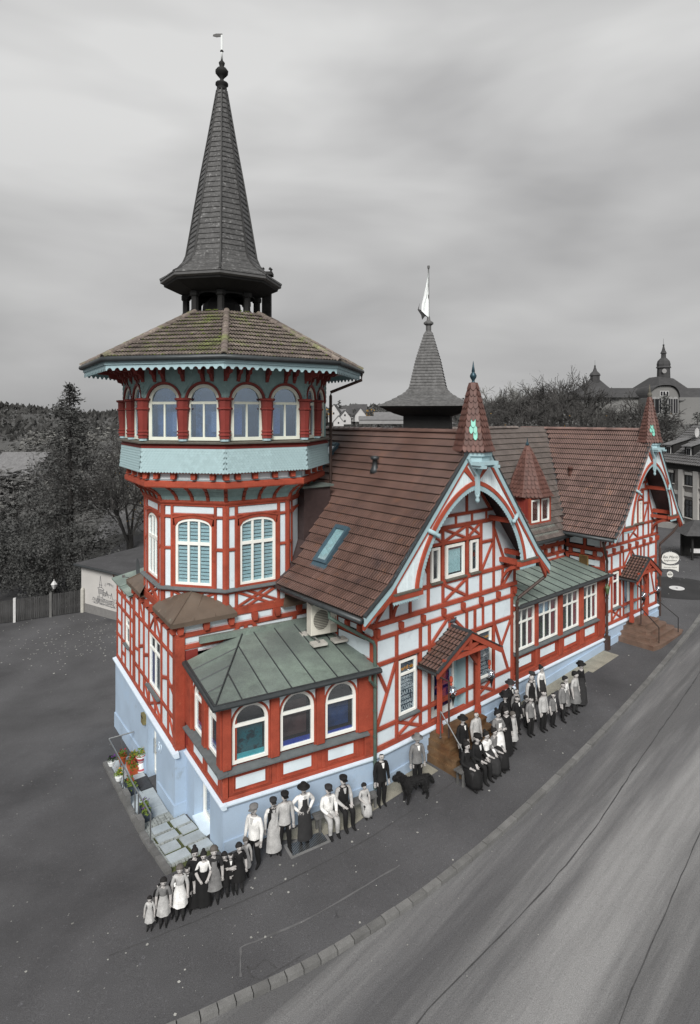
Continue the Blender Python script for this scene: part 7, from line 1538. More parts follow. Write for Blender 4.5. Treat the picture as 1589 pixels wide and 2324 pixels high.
# ------------------------------------------------------------------ right: hillside, trees, school, neighbour
rh_ = MB(); R = []
def rz2(x, y): f = max(0, min(1, (y - 62) / 110)); return 1.6 + 8.0 * f * f * (3 - 2 * f)
for y in (62, 75, 90, 105, 120, 140, 160, 200, 260, 330): R.append([(x, y, rz2(x, y) - (0 if x > 22 + (y - 60) * .18 else min(6, (22 + (y - 60) * .18 - x) * .25))) for x in [5 + 6 * i for i in range(40)]])
rh_.loft(R, close=False, caps=False); obj('hillside', rh_, M_GROUND, kind='structure', smooth=True)
tl = [(1135, 900, 110, 'open'), (1165, 880, 118, 'pale'), (1190, 905, 100, 'open'), (1215, 892, 108, 'open'), (1238, 878, 112, 'open'), (1262, 895, 96, 'open'), (1285, 852, 104, 'dark'), (1310, 890, 98, 'open'), (1335, 905, 92, 'open'), (1362, 910, 90, 'pale'), (1385, 908, 86, 'open'), (1428, 880, 88, 'dark'), (1452, 912, 84, 'open'), (1400, 925, 80, 'open'), (1345, 928, 82, 'open'), (1295, 925, 84, 'open'), (1245, 925, 88, 'open'), (1195, 930, 90, 'open'), (1150, 925, 94, 'open')]
for i, (px, top, Y, kd) in enumerate(tl):
    x, _, zt = P3(px, top, Y); z0 = rz2(x, Y) - 1.5; h = (zt - z0) * (1.13 if px < 1300 else 1.0); TWR[0] = .034
    lab = {'open': '%s grey leafless tree on the slope, counted from the main spirelet' % ORD[i], 'pale': 'pale bare crown on the slope, nearest the %s' % ('main spirelet' if px < 1200 else 'school pavilion'), 'dark': 'dark dense-twigged tree %s' % ('topping the wooded skyline' if px < 1400 else 'in front of the school gable')}[kd]
    broadleaf(lab, x, Y, z0, h, h * random.uniform(.36, .46) if kd != 'dark' else h * .42, 420 if kd == 'open' else (1500 if kd == 'dark' else 60), .17, 'slope_tree', M_FOL2 if kd != 'dark' else M_FOL1, yellow=.012 if kd == 'open' else 0, levels=4, tw=6, group='trees on the slope below the school', stem=.15, twm=M_FOL3 if kd == 'pale' else None)
for i, (px, Y) in enumerate(((1130, 85), (1160, 80), (1195, 78), (1230, 76), (1265, 74), (1300, 73), (1335, 72), (1370, 71), (1405, 70), (1440, 70), (1470, 70))):
    x, _, zt = P3(px, 940, Y); bush('%s brushy shrub at the slope foot, counted from the main spirelet' % ORD[i], x, Y, rz2(x, Y) - 1.5, zt - rz2(x, Y) + 1.8, 3.4, 1300, .26, 'slope_shrub', M_FOL2, 8, 'shrubs at the foot of the slope', yellow=.015)
TWR[0] = .012
x, _, zt = P3(1511, 893, 82); conifer('black pointed spruce in front of the school gable', x, 82, 2, zt - 2, 2.2, 80, sz=.34, dens=20)
x, _, zt = P3(1583, 935, 78); conifer('dark wide pine at the right picture edge', x, 78, 2, zt - 2, 3.2, 50, sz=.34, dens=20)
# school on the hill
Ys = 190; q = P3(1480, 950, Ys); sc_ = thing('school_building', 'large grey school with domed clock turret and steep roofs on the hill', 'building', (q[0], Ys, 8)); M_SCR = mat('slate roof', '#3d3d3e', rough=.8, var=.2, scale=.15, fine=.15, fscale=1.2); M_SCW = mat('school render', '#747473', rough=.9, var=.08, scale=.2)
def sp(px, py, dy=0): a = P3(px, py, Ys); return (a[0], Ys + dy, a[2])
zr = sp(0, 878)[2]; ze = sp(0, 902)[2]; xl, xr = sp(1313, 0)[0], 130
m = MB(); m.box(xl + 1, xr, Ys + 1, Ys + 14, 5, ze); obj('wall', m, M_SCW, sc_)
m = MB(); xa = sp(1395, 0)[0]; m.add([(xa, Ys, ze), (xr, Ys, ze), (xr, Ys + 7.5, zr), (xa, Ys + 7.5, zr), (xa, Ys + 15, ze), (xr, Ys + 15, ze)], [(0, 1, 2, 3), (3, 2, 5, 4)]); obj('long_roof', m, M_SCR, sc_)
A = sp(1371, 858, 7); m = MB(); m.add([(xl, Ys - .5, ze), (sp(1408, 0)[0], Ys - .5, ze), (sp(1408, 0)[0], Ys + 15, ze), (xl, Ys + 15, ze), (A[0] - 1.5, Ys + 7, A[2]), (A[0] + 1.5, Ys + 7, A[2])], [(0, 1, 5, 4), (1, 2, 5), (2, 3, 4, 5), (3, 0, 4)]); pv = obj('pavilion_roof', m, M_SCR, sc_)
m = MB(); m.lathe(A[0], Ys + 7, [(1.6, A[2] - 1.5), (1.6, A[2] + 1.2), (1.9, A[2] + 1.3), (1.6, A[2] + 1.9), (.7, A[2] + 2.8), (.25, A[2] + 4.2), (.35, A[2] + 4.5), (.05, A[2] + 4.8), (.03, A[2] + 6.4)], 8); obj('cupola', m, M_SCR, pv)
# central wing with curved gable
gx0, gx1, gxc = sp(1452, 0)[0], sp(1517, 0)[0], sp(1488, 0)[0]; gz0, gzt = sp(0, 905)[2], sp(0, 878)[2]
P = [(gx0, 5), (gx1, 5), (gx1, gz0)] + [(gxc + (gx1 - gxc) * math.cos(t) ** .7 if math.cos(t) > 0 else gxc - (gxc - gx0) * (-math.cos(t)) ** .7, gz0 + (gzt - gz0) * math.sin(t)) for t in [math.pi * i / 16 for i in range(1, 16)]] + [(gx0, gz0)]
m = MB(); m.prism(P, Ys - 6, Ys + 2); cw = obj('gable_wing', m, M_SCW, sc_)
R_ = [(a, b + .35) for a, b in P[2:]]; m = MB(); m.strip(R_, [(a, b - .1) for a, b in R_], Ys - 6.8, Ys + 4); obj('gable_coping', m, M_SCR, cw)
tx0, tx1 = sp(1497, 0)[0], sp(1558, 0)[0]; tz0, tzt = sp(0, 903)[2], sp(0, 853)[2]; m = MB(); c0, c1 = sp(1506, 0)[0], sp(1540, 0)[0]
m.add([(gxc - 1, Ys - 4, sp(0, 880)[2]), (tx1 + 2.5, Ys - 4, tz0), (tx1 + 2.5, Ys + 16, tz0), (gx0 - 1, Ys + 16, tz0), (c0, Ys + 3, tzt), (c1, Ys + 3, tzt - .6), (c1, Ys + 9, tzt - .6), (c0, Ys + 9, tzt), (gx1 + .5, Ys - 6, gz0 - 1)], [(0, 8, 5, 4), (8, 1, 5), (1, 2, 6, 5), (2, 3, 7, 6), (3, 0, 4, 7), (4, 5, 6, 7)]); cr2 = obj('central_roof', m, M_SCR, sc_)
m = MB(); m.box(gx1 + .5, tx1 + 2, Ys - 5.5, Ys + 14, 5, tz0); obj('side_wing_wall', m, M_SCW, sc_)
cx_, cz_ = sp(1525, 0)[0], sp(0, 856)[2]; m = MB(); m.lathe(cx_, Ys + 5, [(2.1, cz_ - 3), (2.0, cz_), (1.9, cz_ + 3.2), (2.3, cz_ + 3.4), (2.0, cz_ + 3.9), (2.05, cz_ + 4.6), (1.8, cz_ + 5.6), (1.1, cz_ + 6.4), (.75, cz_ + 6.7), (.7, cz_ + 8.0), (1.0, cz_ + 8.1), (.5, cz_ + 9.2), (.2, cz_ + 10.6), (.35, cz_ + 10.9), (.05, cz_ + 11.2), (.03, cz_ + 13)], 8, ph=.39); ctw = obj('clock_turret', m, M_SCR, sc_)
m = MB(); m.prism([(cx_ - .8 + .75 * math.cos(a), cz_ + 2.2 + .75 * math.sin(a)) for a in [6.28 * i / 16 for i in range(16)]], Ys + 2.95, Ys + 3.02); obj('clock_face', m, M_HW2, ctw)
for i, px in enumerate((1476, 1482, 1489)):
    a = sp(px + 3, 894); m = MB(); m.box(a[0] - .45, a[0] + .45, Ys - 6.1, Ys - 5.95, a[2] - .9, a[2] + .7); wo = obj('window', m, M_GREYP, cw); m = MB(); m.box(a[0] - .3, a[0] + .3, Ys - 6.15, Ys - 6.1, a[2] - .75, a[2] + .55); obj('pane', m, M_ROOM, wo)
for i, px in enumerate((1462, 1472, 1485, 1497, 1508)):
    a = sp(px + 2, 918); m = MB(); m.prism([(a[0] - .8, a[2] - 3), (a[0] + .8, a[2] - 3), (a[0] + .8, a[2] + 1.5)] + arc(a[0], a[2] + 1.5, .8, .8, 0, 180, 8) + [(a[0] - .8, a[2] + 1.5)], Ys - 6.1, Ys - 5.95); wo = obj('arched_window', m, M_HW2, cw)
    for sx in (-.35, .35): m = MB(); m.box(a[0] + sx - .26, a[0] + sx + .26, Ys - 6.15, Ys - 6.1, a[2] - 2.8, a[2] + 1.6); obj('pane', m, M_ROOM, wo)
for px, py in ((1562, 909), (1580, 909), (1561, 927), (1583, 927)):
    a = sp(px, py); m = MB(); m.box(a[0] - .8, a[0] + .8, Ys - 5.6 if px < 1560 else Ys + .9, Ys + 1.05, a[2] - .9, a[2] + .9); wo = obj('window', m, M_GREYP, sc_)
    for sx in (-.4, .4): m = MB(); m.box(a[0] + sx - .3, a[0] + sx + .3, Ys + .84, Ys + .9, a[2] - .75, a[2] + .75); obj('pane', m, M_ROOM, wo)
m = MB(); m.box(sp(1520, 0)[0], xr, Ys - .2, Ys + 1.1, ze - 4.2, ze - .05); obj('mansard_band', m, M_SCR, sc_)
# neighbour with pilasters
NBF = frame((29.3, 57), 174); nb = thing('neighbour_building', 'grey brick building with pale pilasters, tiled roof and shed dormers', 'building', (32, 52, 1.7)); M_BRK = mat('grey brick', '#817e7b', rough=.9, var=.15, scale=1.5, fine=.25, fscale=14); M_PIL = mat('pale pilaster', '#bdbbb7', rough=.85, var=.08, scale=.8); M_NBR = mat('grey pantile', '#5b5b5c', rough=.7, var=.15, scale=1.4, fine=.2, fscale=6)
m = MB(); m.box(.2, 16, .1, 9, 1.2, 7.7); nbw = obj('wall', m, M_BRK, nb, NBF)
m = MB(); m.box(.15, 16, -.05, .12, 1.2, 2.2); obj('base_course', m, M_PIL, nb, NBF); m = MB(); m.box(.1, 16, -.12, .15, 7.25, 7.72); obj('eave_board', m, M_SPIRED, nb, NBF)
for x in (.3, 3.45, 5.4, 7.4, 9.4): m = MB(); m.box(x, x + .62, -.12, .12, 2.1, 7.25); obj('pilaster', m, M_PIL, nb, NBF)
for x0_, x1_ in ((.92, 3.45), (4.07, 5.4), (6.02, 7.4), (8.02, 9.4)):
    m = MB(); m.box(x0_, x1_, -.04, .12, 4.95, 5.3); obj('string_course', m, M_PIL, nb, NBF)
    xc = (x0_ + x1_) / 2
    for z0_, z1_ in ((5.92, 7.1), (3.1, 4.65)): window(nb, NBF, xc - .5, xc + .5, z0_, z1_, cols=2, transom=z0_ + (z1_ - z0_) * .72, subcols=2, mfr=M_SPIRED, fw=.07, y=-.02, sill=.12, msill=M_PIL, depth=.1)
    m = MB(); m.box(xc - .5, xc + .5, -.05, -.035, 6.85, 7.1); obj('blind_box', m, M_PIL, nb, NBF)
m = MB(); m.add([(-.3, -.4, 7.72), (16, -.4, 7.72), (16, 4.0, 11.05), (-.3, 4.0, 11.05), (16, 9, 7.7), (-.3, 9, 7.7)], [(0, 1, 2, 3), (3, 2, 4, 5), (0, 3, 5)]); nr = obj('roof', m, M_NBR, nb, NBF)
men = tile_mesh('roof_tile', .30, .42, 1, .045, M_NBR); Ln = math.hypot(4.4, 3.33); tile_field(nr, W2(NBF, -.3, -.4, 7.74), NBF.to_3x3() @ Vector((1, 0, 0)), NBF.to_3x3() @ Vector((0, 4.4, 3.33)), rect(0, 12, 0, Ln), .30, Ln / 15, men, cap=40)
for x in (.6, 3.4, 6.2):
    dn = node('shed_dormer', nb, W2(NBF, x + .6, 1, 8.6)); m = MB(); m.add([(x, .55, 8.35), (x + 1.2, .55, 8.35), (x + 1.2, .55, 9.35), (x, .55, 9.35), (x, 2.9, 10.05), (x + 1.2, 2.9, 10.05)], [(0, 1, 2, 3), (0, 3, 4), (1, 5, 2)]); obj('cheeks', m, M_SPIRED, dn, NBF)
    m = MB(); m.add([(x - .15, .3, 9.36), (x + 1.35, .3, 9.36), (x + 1.35, 3.1, 10.2), (x - .15, 3.1, 10.2), (x - .15, .3, 9.28), (x + 1.35, .3, 9.28)], [(0, 1, 2, 3), (0, 4, 5, 1)]); [m.tube([(x + .2 + .35 * k, .3, 9.38), (x + .2 + .35 * k, 3.1, 10.22)], .025, 4) for k in range(4)]; obj('shed_roof', m, M_HR2, dn, NBF)
    m = MB(); m.box(x + .3, x + .9, .50, .54, 8.5, 9.2); wo = obj('window', m, M_GREYP, dn, NBF); [obj('pane', MB().box(x + .35 + sx, x + .58 + sx, .485, .5, 8.56, 9.14), M_ROOM, dn, NBF) for sx in (0, .27)]
q = W2(NBF, 2.6, 2.4, 9.9); ds = thing('satellite_dish', 'white satellite dish on the grey neighbour roof', 'satellite dish', q); FD = Matrix.Translation(q) @ Matrix.Rotation(math.radians(35), 4, 'Z')
m = MB(); m.tube([(0, .2, -.3), (0, .2, .5)], .03, 5); obj('mast', m, M_STEEL, ds, FD); m = MB(); m.loft([[(r * math.cos(a), .1 - .25 * r * r, .6 + 1.1 * r * math.sin(a)) for a in [6.283 * i / 18 for i in range(18)]] for r in (.02, .2, .42)], caps=False); obj('reflector', m, M_GREYP, ds, FD); m = MB(); m.tube([(0, .1, .2), (-.1, -.4, .45)], .015, 4); obj('feed_arm', m, M_STEEL, ds, FD)
m = MB(); m.box(2.95, 3.4, -.16, -.13, 2.45, 3.0); si = obj('notice_sign', m, M_WPRINT, nb, NBF); m = MB(); m.box(2.98, 3.15, -.17, -.16, 2.8, 2.95); obj('symbol', m, M_BLUE, si, NBF)
# tiled shelter at the right edge
q = (24.6, 41.5); sh = thing('tiled_shelter', 'small dark timber shelter with tiled roof at the right edge', 'shelter', (q[0], q[1], zg(*q))); FSH = frame((q[0] - .8, q[1], zg(*q)), 95)
for x in (0.1, 1.6): 
    for y in (.1, 1.5): m = MB(); m.box(x, x + .12, y, y + .12, 0, 1.9); obj('post', m, M_SPIRED, sh, FSH)
m = MB(); m.box(.0, 1.8, 1.5, 1.62, 0, 1.8); obj('back_wall', m, M_SPIRED, sh, FSH)
m = MB(); m.loft([[(-.5, -.4, 1.8), (2.3, -.4, 1.8), (2.3, 2.1, 1.8), (-.5, 2.1, 1.8)], [(.6, .75, 2.7), (1.2, .75, 2.7), (1.2, .95, 2.7), (.6, .95, 2.7)]]); obj('roof', m, M_HR, sh, FSH)
m = MB(); m.box(.2, 1.0, .2, .5, .5, .75); obj('flower_box', m, M_GREYP, sh, FSH)
# ------------------------------------------------------------------ people in old grey photographs' clothes, standing along the pavement
G_ = lambda n, h: mat(n, h, rough=.85, var=.22, scale=7, fine=.15, fscale=40)
PM = dict(skin=G_('pale grey skin', '#a8a5a3'), hair=G_('dark hair', '#1d1c1c'), hairl=G_('grey brown hair', '#57534f'), white=G_('white linen', '#dcdcda'), light=G_('light grey cloth', '#a9a9a8'), mid=G_('mid grey cloth', '#6f6f6f'), dark=G_('dark cloth', '#2a2a2b'), black=G_('black cloth', '#141415'), shoe=G_('black leather', '#0f0f10'))
def skeleton(h, pose, kind, fem):
    V = []; E = []; R = []; T = []
    def v(p, r, tag_, par=None):
        V.append(Vector(p) * h); R.append((r[0] * h, r[1] * h) if isinstance(r, tuple) else (r * h, r * h)); T.append(tag_)
        if par is not None: E.append((par, len(V) - 1))
        return len(V) - 1
    child = kind in ('girl', 'boy'); hs = 1.22 if child else 1.0; sw = .105 if not fem else .092
    sit = pose == 'sit'; pz = .53 if not sit else .31; jx, jh, jy, jn = (random.uniform(-.018, .018), random.uniform(-.03, .03), random.uniform(-.02, .012), random.uniform(-.02, .02))
    dz = pz - .53
    pel = v((0, 0, pz), (.082, .062), 'leg'); sp_ = v((0, .005, .62 + dz), (.07, .055), 'top', pel); ch = v((jx, .005, .735 + dz), (.088, .062), 'top', sp_); nb_ = v((jx, .005, .815 + dz), (.05, .045), 'top', ch); nk = v((0, 0, .85 + dz), .03, 'skin', nb_)
    hb = v((0, -.008, .875 + dz), .036 * hs, 'head', nk); hm_ = v((0, -.006, .925 + dz), (.052 * hs, .060 * hs), 'head', hb); v((0, .002, .925 + .042 * hs + dz), .045 * hs, 'head', hm_); v((0, -.066 * hs, .918 + dz), .010, 'head', hm_)
    for s in (-1, 1):
        v((s * .054 * hs, .004, .918 + dz), .009, 'head', hm_)
        hp = v((s * .05, 0, pz - .03), .066, 'leg', pel)
        if sit: kn = v((s * .07, -.23, pz + .0), .052, 'leg', hp); an = v((s * .07, -.22, .05), .037, 'leg', kn); fr = -.22
        else:
            sp2 = .09 if pose == 'wide' else .055; st = {'stride': .05 * s}.get(pose, 0); kn = v((s * (sp2 * .5 + .03), -.01 + st * .5, .285), .05, 'leg', hp); an = v((s * sp2, .01 + st, .045), .037, 'leg', kn); fr = .01 + st
        ft = v((s * (.07 if sit else (.09 if pose == 'wide' else .058)), fr - .045, .022), (.028, .02), 'foot', an); v((s * (.075 if sit else (.1 if pose == 'wide' else .062)), fr - .105, .018), (.024, .014), 'foot', ft)
        sh_ = v((s * sw, .01, .80 + dz), .04, 'top', ch)
        if sit or pose == 'lap': el = v((s * .145, -.01, .64 + dz), .037, 'top', sh_); wr_ = v((s * .085, -.15, .60 + dz), .026, 'fore', el); d = Vector((-s * .5, -.8, -.2))
        elif pose == 'akimbo': el = v((s * .21, .05, .66 + dz), .037, 'top', sh_); wr_ = v((s * .105, -.03, .575), .026, 'fore', el); d = Vector((-s * .6, -.5, -.2))
        elif pose == 'crossed': el = v((s * .155, -.02, .65), .037, 'top', sh_); wr_ = v((-s * .02, -.10, .665 + s * .012), .026, 'fore', el); d = Vector((-s * 1, -.1, .05))
        elif pose == 'hold' and s > 0: el = v((s * .16, -.01, .66), .037, 'top', sh_); wr_ = v((s * .24, -.06, .55), .026, 'fore', el); d = Vector((s * .5, -.3, -.7))
        else: el = v((s * .142, .015, .635 + dz), .037, 'top', sh_); wr_ = v((s * .15, -.02, .485 + dz), .026, 'fore', el); d = Vector((0, -.15, -1))
        d.normalize(); pw = V[wr_] / h; pm = v(pw + d * .03, (.022, .014), 'skin', wr_); kk = v(pw + d * .055, (.023, .012), 'skin', pm); side = d.cross(Vector((0, 1, 0) if abs(d.y) < .7 else (0, 0, 1))).normalized()
        for j, L in enumerate((.036, .042, .040, .030)):
            o = side * (.0105 * (j - 1.5)); f1 = v(pw + d * (.06 + L * .45) + o * 1.2 + Vector((0, -.004, 0)), .0052, 'skin', kk); v(pw + d * (.06 + L) + o * 1.25 + Vector((0, -.012, 0)), .0045, 'skin', f1)
        th1 = v(pw + d * .035 - side * .026 + Vector((0, -.01, 0)), .0065, 'skin', pm); v(pw + d * .055 - side * .032 + Vector((0, -.018, 0)), .0052, 'skin', th1)
    return V, E, R, T
QUEUE = []
def person(label, x, y, h, kind='man', pose='stand', top='dark', bot='dark', az=22, hat=None, apron=None, skirt=None, fore=None, hair='hair', lean=0.0, z=None, vest=None, group='people gathered along the pavement'):
    z0 = zg(x, y) + .012 if z is None else z; fem = kind in ('woman', 'girl'); th = thing('person', label, 'person', (x, y, z0), group, math.radians(az)); th.name = 'person' if False else th.name
    V, E, R, T = skeleton(h, pose, kind, fem); me = bpy.data.meshes.new('skel'); me.from_pydata([tuple(p) for p in V], E, []); o = bpy.data.objects.new('skel', me); COL.objects.link(o)
    sk = o.modifiers.new('s', 'SKIN'); sk.use_smooth_shade = True
    if not me.skin_vertices: me.attributes.new
    QUEUE.append((o, th, V, E, R, T, dict(label=label, h=h, kind=kind, pose=pose, top=top, bot=bot, hat=hat, apron=apron, skirt=skirt, fore=fore or 'skin', hair=hair, lean=lean, fem=fem, vest=vest)))
def finish_people():
    for o, th, V, E, R, T, k in QUEUE:
        bpy.context.view_layer.objects.active = o
        if not o.data.skin_vertices:
            bpy.ops.mesh.customdata_skin_add()
        for i, s in enumerate(o.data.skin_vertices[0].data): s.radius = R[i]; s.use_root = (i == 0)
        ss = o.modifiers.new('u', 'SUBSURF'); ss.levels = 1
    dg = bpy.context.evaluated_depsgraph_get(); dg.update()
    for o, th, V, E, R, T, k in QUEUE:
        me = bpy.data.meshes.new_from_object(o.evaluated_get(dg)); me.name = 'body'; bpy.data.objects.remove(o)
        h = k['h']; ms = ['skin', k['hair'], k['top'], k['bot'], 'shoe', k['fore'], k['vest'] or k['top']]; me.materials.clear()
        for m_ in ms: me.materials.append(PM[m_])
        EV = [(V[a], V[b], T[b]) for a, b in E]; dz = V[0].z / h - .53
        for f in me.polygons:
            c = f.center; best = None; bd = 1e9
            for a, b, t in EV:
                ab = b - a; u = max(0, min(1, (c - a).dot(ab) / (ab.length_squared + 1e-9))); d_ = (a + ab * u - c).length_squared
                if d_ < bd: bd = d_; best = t
            if best == 'head': zz = c.z / h - dz; mi = 1 if (c.y / h > .012 or zz > .955) else 0
            else: mi = {'skin': 0, 'top': 2, 'leg': 3, 'foot': 4, 'fore': 5}[best]
            if mi == 2 and k['vest'] and abs(c.x) / h < .085 and c.z / h - dz < .81: mi = 6
            f.material_index = mi; f.use_smooth = True
        M = WM[th.name]; bo = bpy.data.objects.new('body', me); place(bo, th, M)
        m = MB()
        for s in (-1, 1): m.box(s * .022 * h - .007 * h, s * .022 * h + .007 * h, -.068 * h, -.055 * h, (.927 + dz) * h, (.937 + dz) * h)
        m.box(-.016 * h, .016 * h, -.062 * h, -.048 * h, (.888 + dz) * h, (.893 + dz) * h); obj('eyes_and_mouth', m, PM['black'], th, M)
        hs = 1.22 if k['kind'] in ('girl', 'boy') else 1
        def ell(z, rx, ry, n=18, fold=0, oy=0): return [((rx * (1 + fold * math.cos(a * 7))) * math.cos(a) * h, (ry * (1 + fold * math.cos(a * 7)) * math.sin(a) + oy) * h, z * h) for a in [2 * math.pi * i / n for i in range(n)]]
        rf_ = random.uniform(.9, 1.1)
        if not k['fem']:
            sl_ = k['pose'] == 'sit'; m = MB(); R_ = [(.828, .05, .045), (.80, .098, .062), (.74, .104, .074), (.66, .096, .074), (.59, .094, .073), (.53, .104 * rf_, .082), (.485, .108 * rf_, .087)]
            if sl_: R_ = R_[:5]
            m.loft([ell(z_ + dz, a_, b_, 20, .012 * (i + 1) * .5, .004) for i, (z_, a_, b_) in enumerate(R_)], caps=False); obj('jacket' if not k['vest'] else 'waistcoat', m, PM[k['vest'] or k['top']], th, M, smooth=True)
            m = MB(); m.add([(-.03 * h, -.062 * h, (.826 + dz) * h), (.03 * h, -.062 * h, (.826 + dz) * h), (.012 * h, -.083 * h, (.74 + dz) * h), (-.012 * h, -.083 * h, (.74 + dz) * h)], [(0, 1, 2, 3)]); obj('shirt_front', m, PM['white' if k['top'] in ('black', 'dark', 'mid') else 'light'], th, M)
        if k['fem']:
            m = MB(); m.loft([ell(.885 + dz, .045 * hs, .03 * hs, oy=.045), ell(.92 + dz, .062 * hs, .055 * hs, oy=.022), ell(.955 + dz, .062 * hs, .062 * hs, oy=.012), ell(.985 + dz, .045 * hs, .05 * hs, oy=.01), ell(1.0 + dz, .015, .02, oy=.01)]); obj('hair', m, PM[k['hair']], th, M, smooth=True)
            if k['kind'] == 'woman': m = MB(); m.lathe(0, .05 * h, [(.005, (.97 + dz) * h), (.03 * h, (.98 + dz) * h), (.035 * h, (1.0 + dz) * h), (.02 * h, (1.02 + dz) * h)], 8); obj('hair_bun', m, PM[k['hair']], th, M, smooth=True)
        if k['skirt']:
            hem = {'long': .06, 'knee': .27}[k['skirt'][1]]; m = MB(); n = 28
            if k['pose'] == 'sit': m.loft([ell(.42, .085, .07, n), ell(.36, .11, .15, n, .02, -.08), ell(.28, .13, .2, n, .03, -.12), ell(.12, .13, .16, n, .05, -.17), ell(.06, .135, .16, n, .06, -.17)])
            else: m.loft([ell(.66, .083, .068, n), ell(.60, .082, .07, n), ell(.5, .115, .095, n, .02), ell(.36, .135, .115, n, .035), ell(hem + .04, .155 if hem < .1 else .14, .135 if hem < .1 else .125, n, .05), ell(hem, .16 if hem < .1 else .145, .14 if hem < .1 else .13, n, .055)], caps=False)
            obj('skirt', m, PM[k['skirt'][0]], th, M, smooth=True)
        if k['apron']:
            m = MB(); lo = .10 if k['apron'][1] == 'long' else .3; A = [(-60 + 120 * i / 10) for i in range(11)]; rows = []
            for z, rx, ry in ((.78, .075, .075), (.68, .082, .078), (.60, .09, .08), (.5, .122, .102), (.36, .142, .124), (lo, .162, .146)):
                w_ = .55 if z > .62 else 1; rows.append([((rx + .006) * math.sin(math.radians(a * w_)) * h * (1 + .02 * math.sin(a)), -(ry + .008) * math.cos(math.radians(a * w_)) * h, (z + dz) * h) for a in A])
            m.loft(rows, close=False, caps=False); obj('apron', m, PM[k['apron'][0]], th, M, smooth=True)
        if k['hat']:
            t, c = k['hat']; zb = (.955 + dz) * h; m = MB()
            if t == 'brim': m.loft([ell(.957 + dz, .115, .115), ell(.962 + dz, .115, .118), ell(.964 + dz, .062 * hs, .07 * hs), ell(1.0 + dz, .058 * hs, .064 * hs), ell(1.025 + dz, .05 * hs, .058 * hs), ell(1.03 + dz, .02, .03)])
            else: m.loft([ell(.953 + dz, .06 * hs, .068 * hs), ell(.965 + dz, .068 * hs, .075 * hs, oy=-.004), ell(.995 + dz, .07 * hs, .078 * hs, oy=-.004), ell(1.01 + dz, .03, .04)]); m.loft([[(s * .05 * h, -.055 * h, zb + .004), (s * .04 * h, -.11 * h, zb - .004)] for s in (-1, -.4, .4, 1)], close=False, caps=False)
            obj('hat', m, PM[c], th, M, smooth=True)
P = person
P('smallest child in pale smock at the left end of the crowd', -4.70, 13.95, .78, 'girl', top='light', bot='dark', skirt=('light', 'knee'), az=5)
P('small dark-jacketed child behind the pale smock child', -4.55, 14.2, .9, 'boy', top='black', bot='black', az=8, hair='black')
P('girl in grey pinafore dress, third from the left end of the crowd', -4.41, 14.06, 1.12, 'girl', top='mid', skirt=('light', 'knee'), az=10)
P('dark child half hidden between two pinafore girls', -4.2, 14.3, 1.05, 'boy', top='black', bot='dark', az=5, hair='black')
P('fair-haired girl in long white pinafore dress', -4.08, 14.26, 1.27, 'girl', top='light', skirt=('white', 'knee'), az=10, hair='hairl')
P('boy in black suit right beside the white pinafore girl', -3.95, 14.42, 1.15, 'boy', top='black', bot='black', az=15)
P('black-dressed woman at the rear left of the children', -3.81, 14.6, 1.42, 'woman', top='black', skirt=('black', 'long'), az=20)
P('woman in black skirt and white blouse holding a bundle', -3.6, 14.62, 1.32, 'woman', 'lap', top='white', skirt=('black', 'long'), az=15)
P('tall girl in dark dress with grey apron in the left group', -3.36, 14.70, 1.38, 'girl', top='dark', skirt=('dark', 'knee'), apron=('mid', 'short'), az=15, hair='hairl')
P('black-stockinged child next to the grey apron girl', -3.15, 14.9, 1.08, 'girl', top='black', skirt=('black', 'knee'), az=12)
P('dark child with arms folded near the end of the left group', -3.0, 14.95, 1.05, 'boy', 'crossed', top='black', bot='black', az=18)
P('dark-cloaked girl closing the left group', -2.8, 15.02, 1.22, 'girl', top='black', skirt=('black', 'knee'), az=25)
P('pale child peeping out behind the dark-cloaked girl', -2.72, 15.5, 1.0, 'girl', top='light', skirt=('light', 'knee'), az=20, hair='hairl')
P('man in white shirt and black trousers turned sideways by the bay', -2.55, 15.78, 1.66, 'man', 'stride', top='white', bot='black', fore='white', az=-25, hat=('cap', 'mid'))
P('man in dark waistcoat and long pale apron before the bay plinth', -2.1, 16.25, 1.5, 'man', top='white', bot='light', vest='black', apron=('light', 'long'), fore='white', az=20, hat=('cap', 'dark'))
P('man in flat cap with legs apart, white shirt and suspenders', -1.79, 16.3, 1.62, 'man', 'wide', top='light', bot='black', fore='light', az=24, hat=('cap', 'black'))
P('man in wide-brimmed hat, white shirt and dark work apron', -1.3, 16.63, 1.6, 'man', 'akimbo', top='white', bot='dark', fore='white', apron=('dark', 'long'), az=26, hat=('brim', 'black'))
P('seated man with cap in pale shirt and trousers on the bench', -.62, 17.05, 1.62, 'man', 'sit', top='white', bot='light', fore='white', az=28, hat=('cap', 'dark'))
P('seated man with cap and dark waistcoat on the bench', -.2, 17.35, 1.70, 'man', 'sit', top='light', bot='black', fore='light', vest='black', az=28, hat=('cap', 'black'))
P('small child in pale frock sitting at the end of the bench', .42, 17.68, 1.12, 'girl', 'sit', top='light', skirt=('light', 'knee'), az=25)
P('man in black suit standing alone beside the green downpipe', .95, 17.97, 1.6, 'man', top='black', bot='black', fore='black', az=25, hair='black')
P('man in dark coat behind the big dog by the steps', 2.12, 18.75, 1.62, 'man', top='mid', bot='black', fore='mid', az=20, hat=('brim', 'mid'))
def FP(x, off): q = W2(FG, x, -off, 0); return q.x, q.y
P('black-clad woman sitting at the near end of the plank seat', *FP(2.35, 1.78), 1.72, 'woman', 'sit', top='black', skirt=('black', 'long'), fore='black', az=36)
P('black-clad man sitting second on the plank seat', *FP(2.85, 1.80), 1.76, 'man', 'sit', top='black', bot='black', fore='black', az=40, hat=('cap', 'black'))
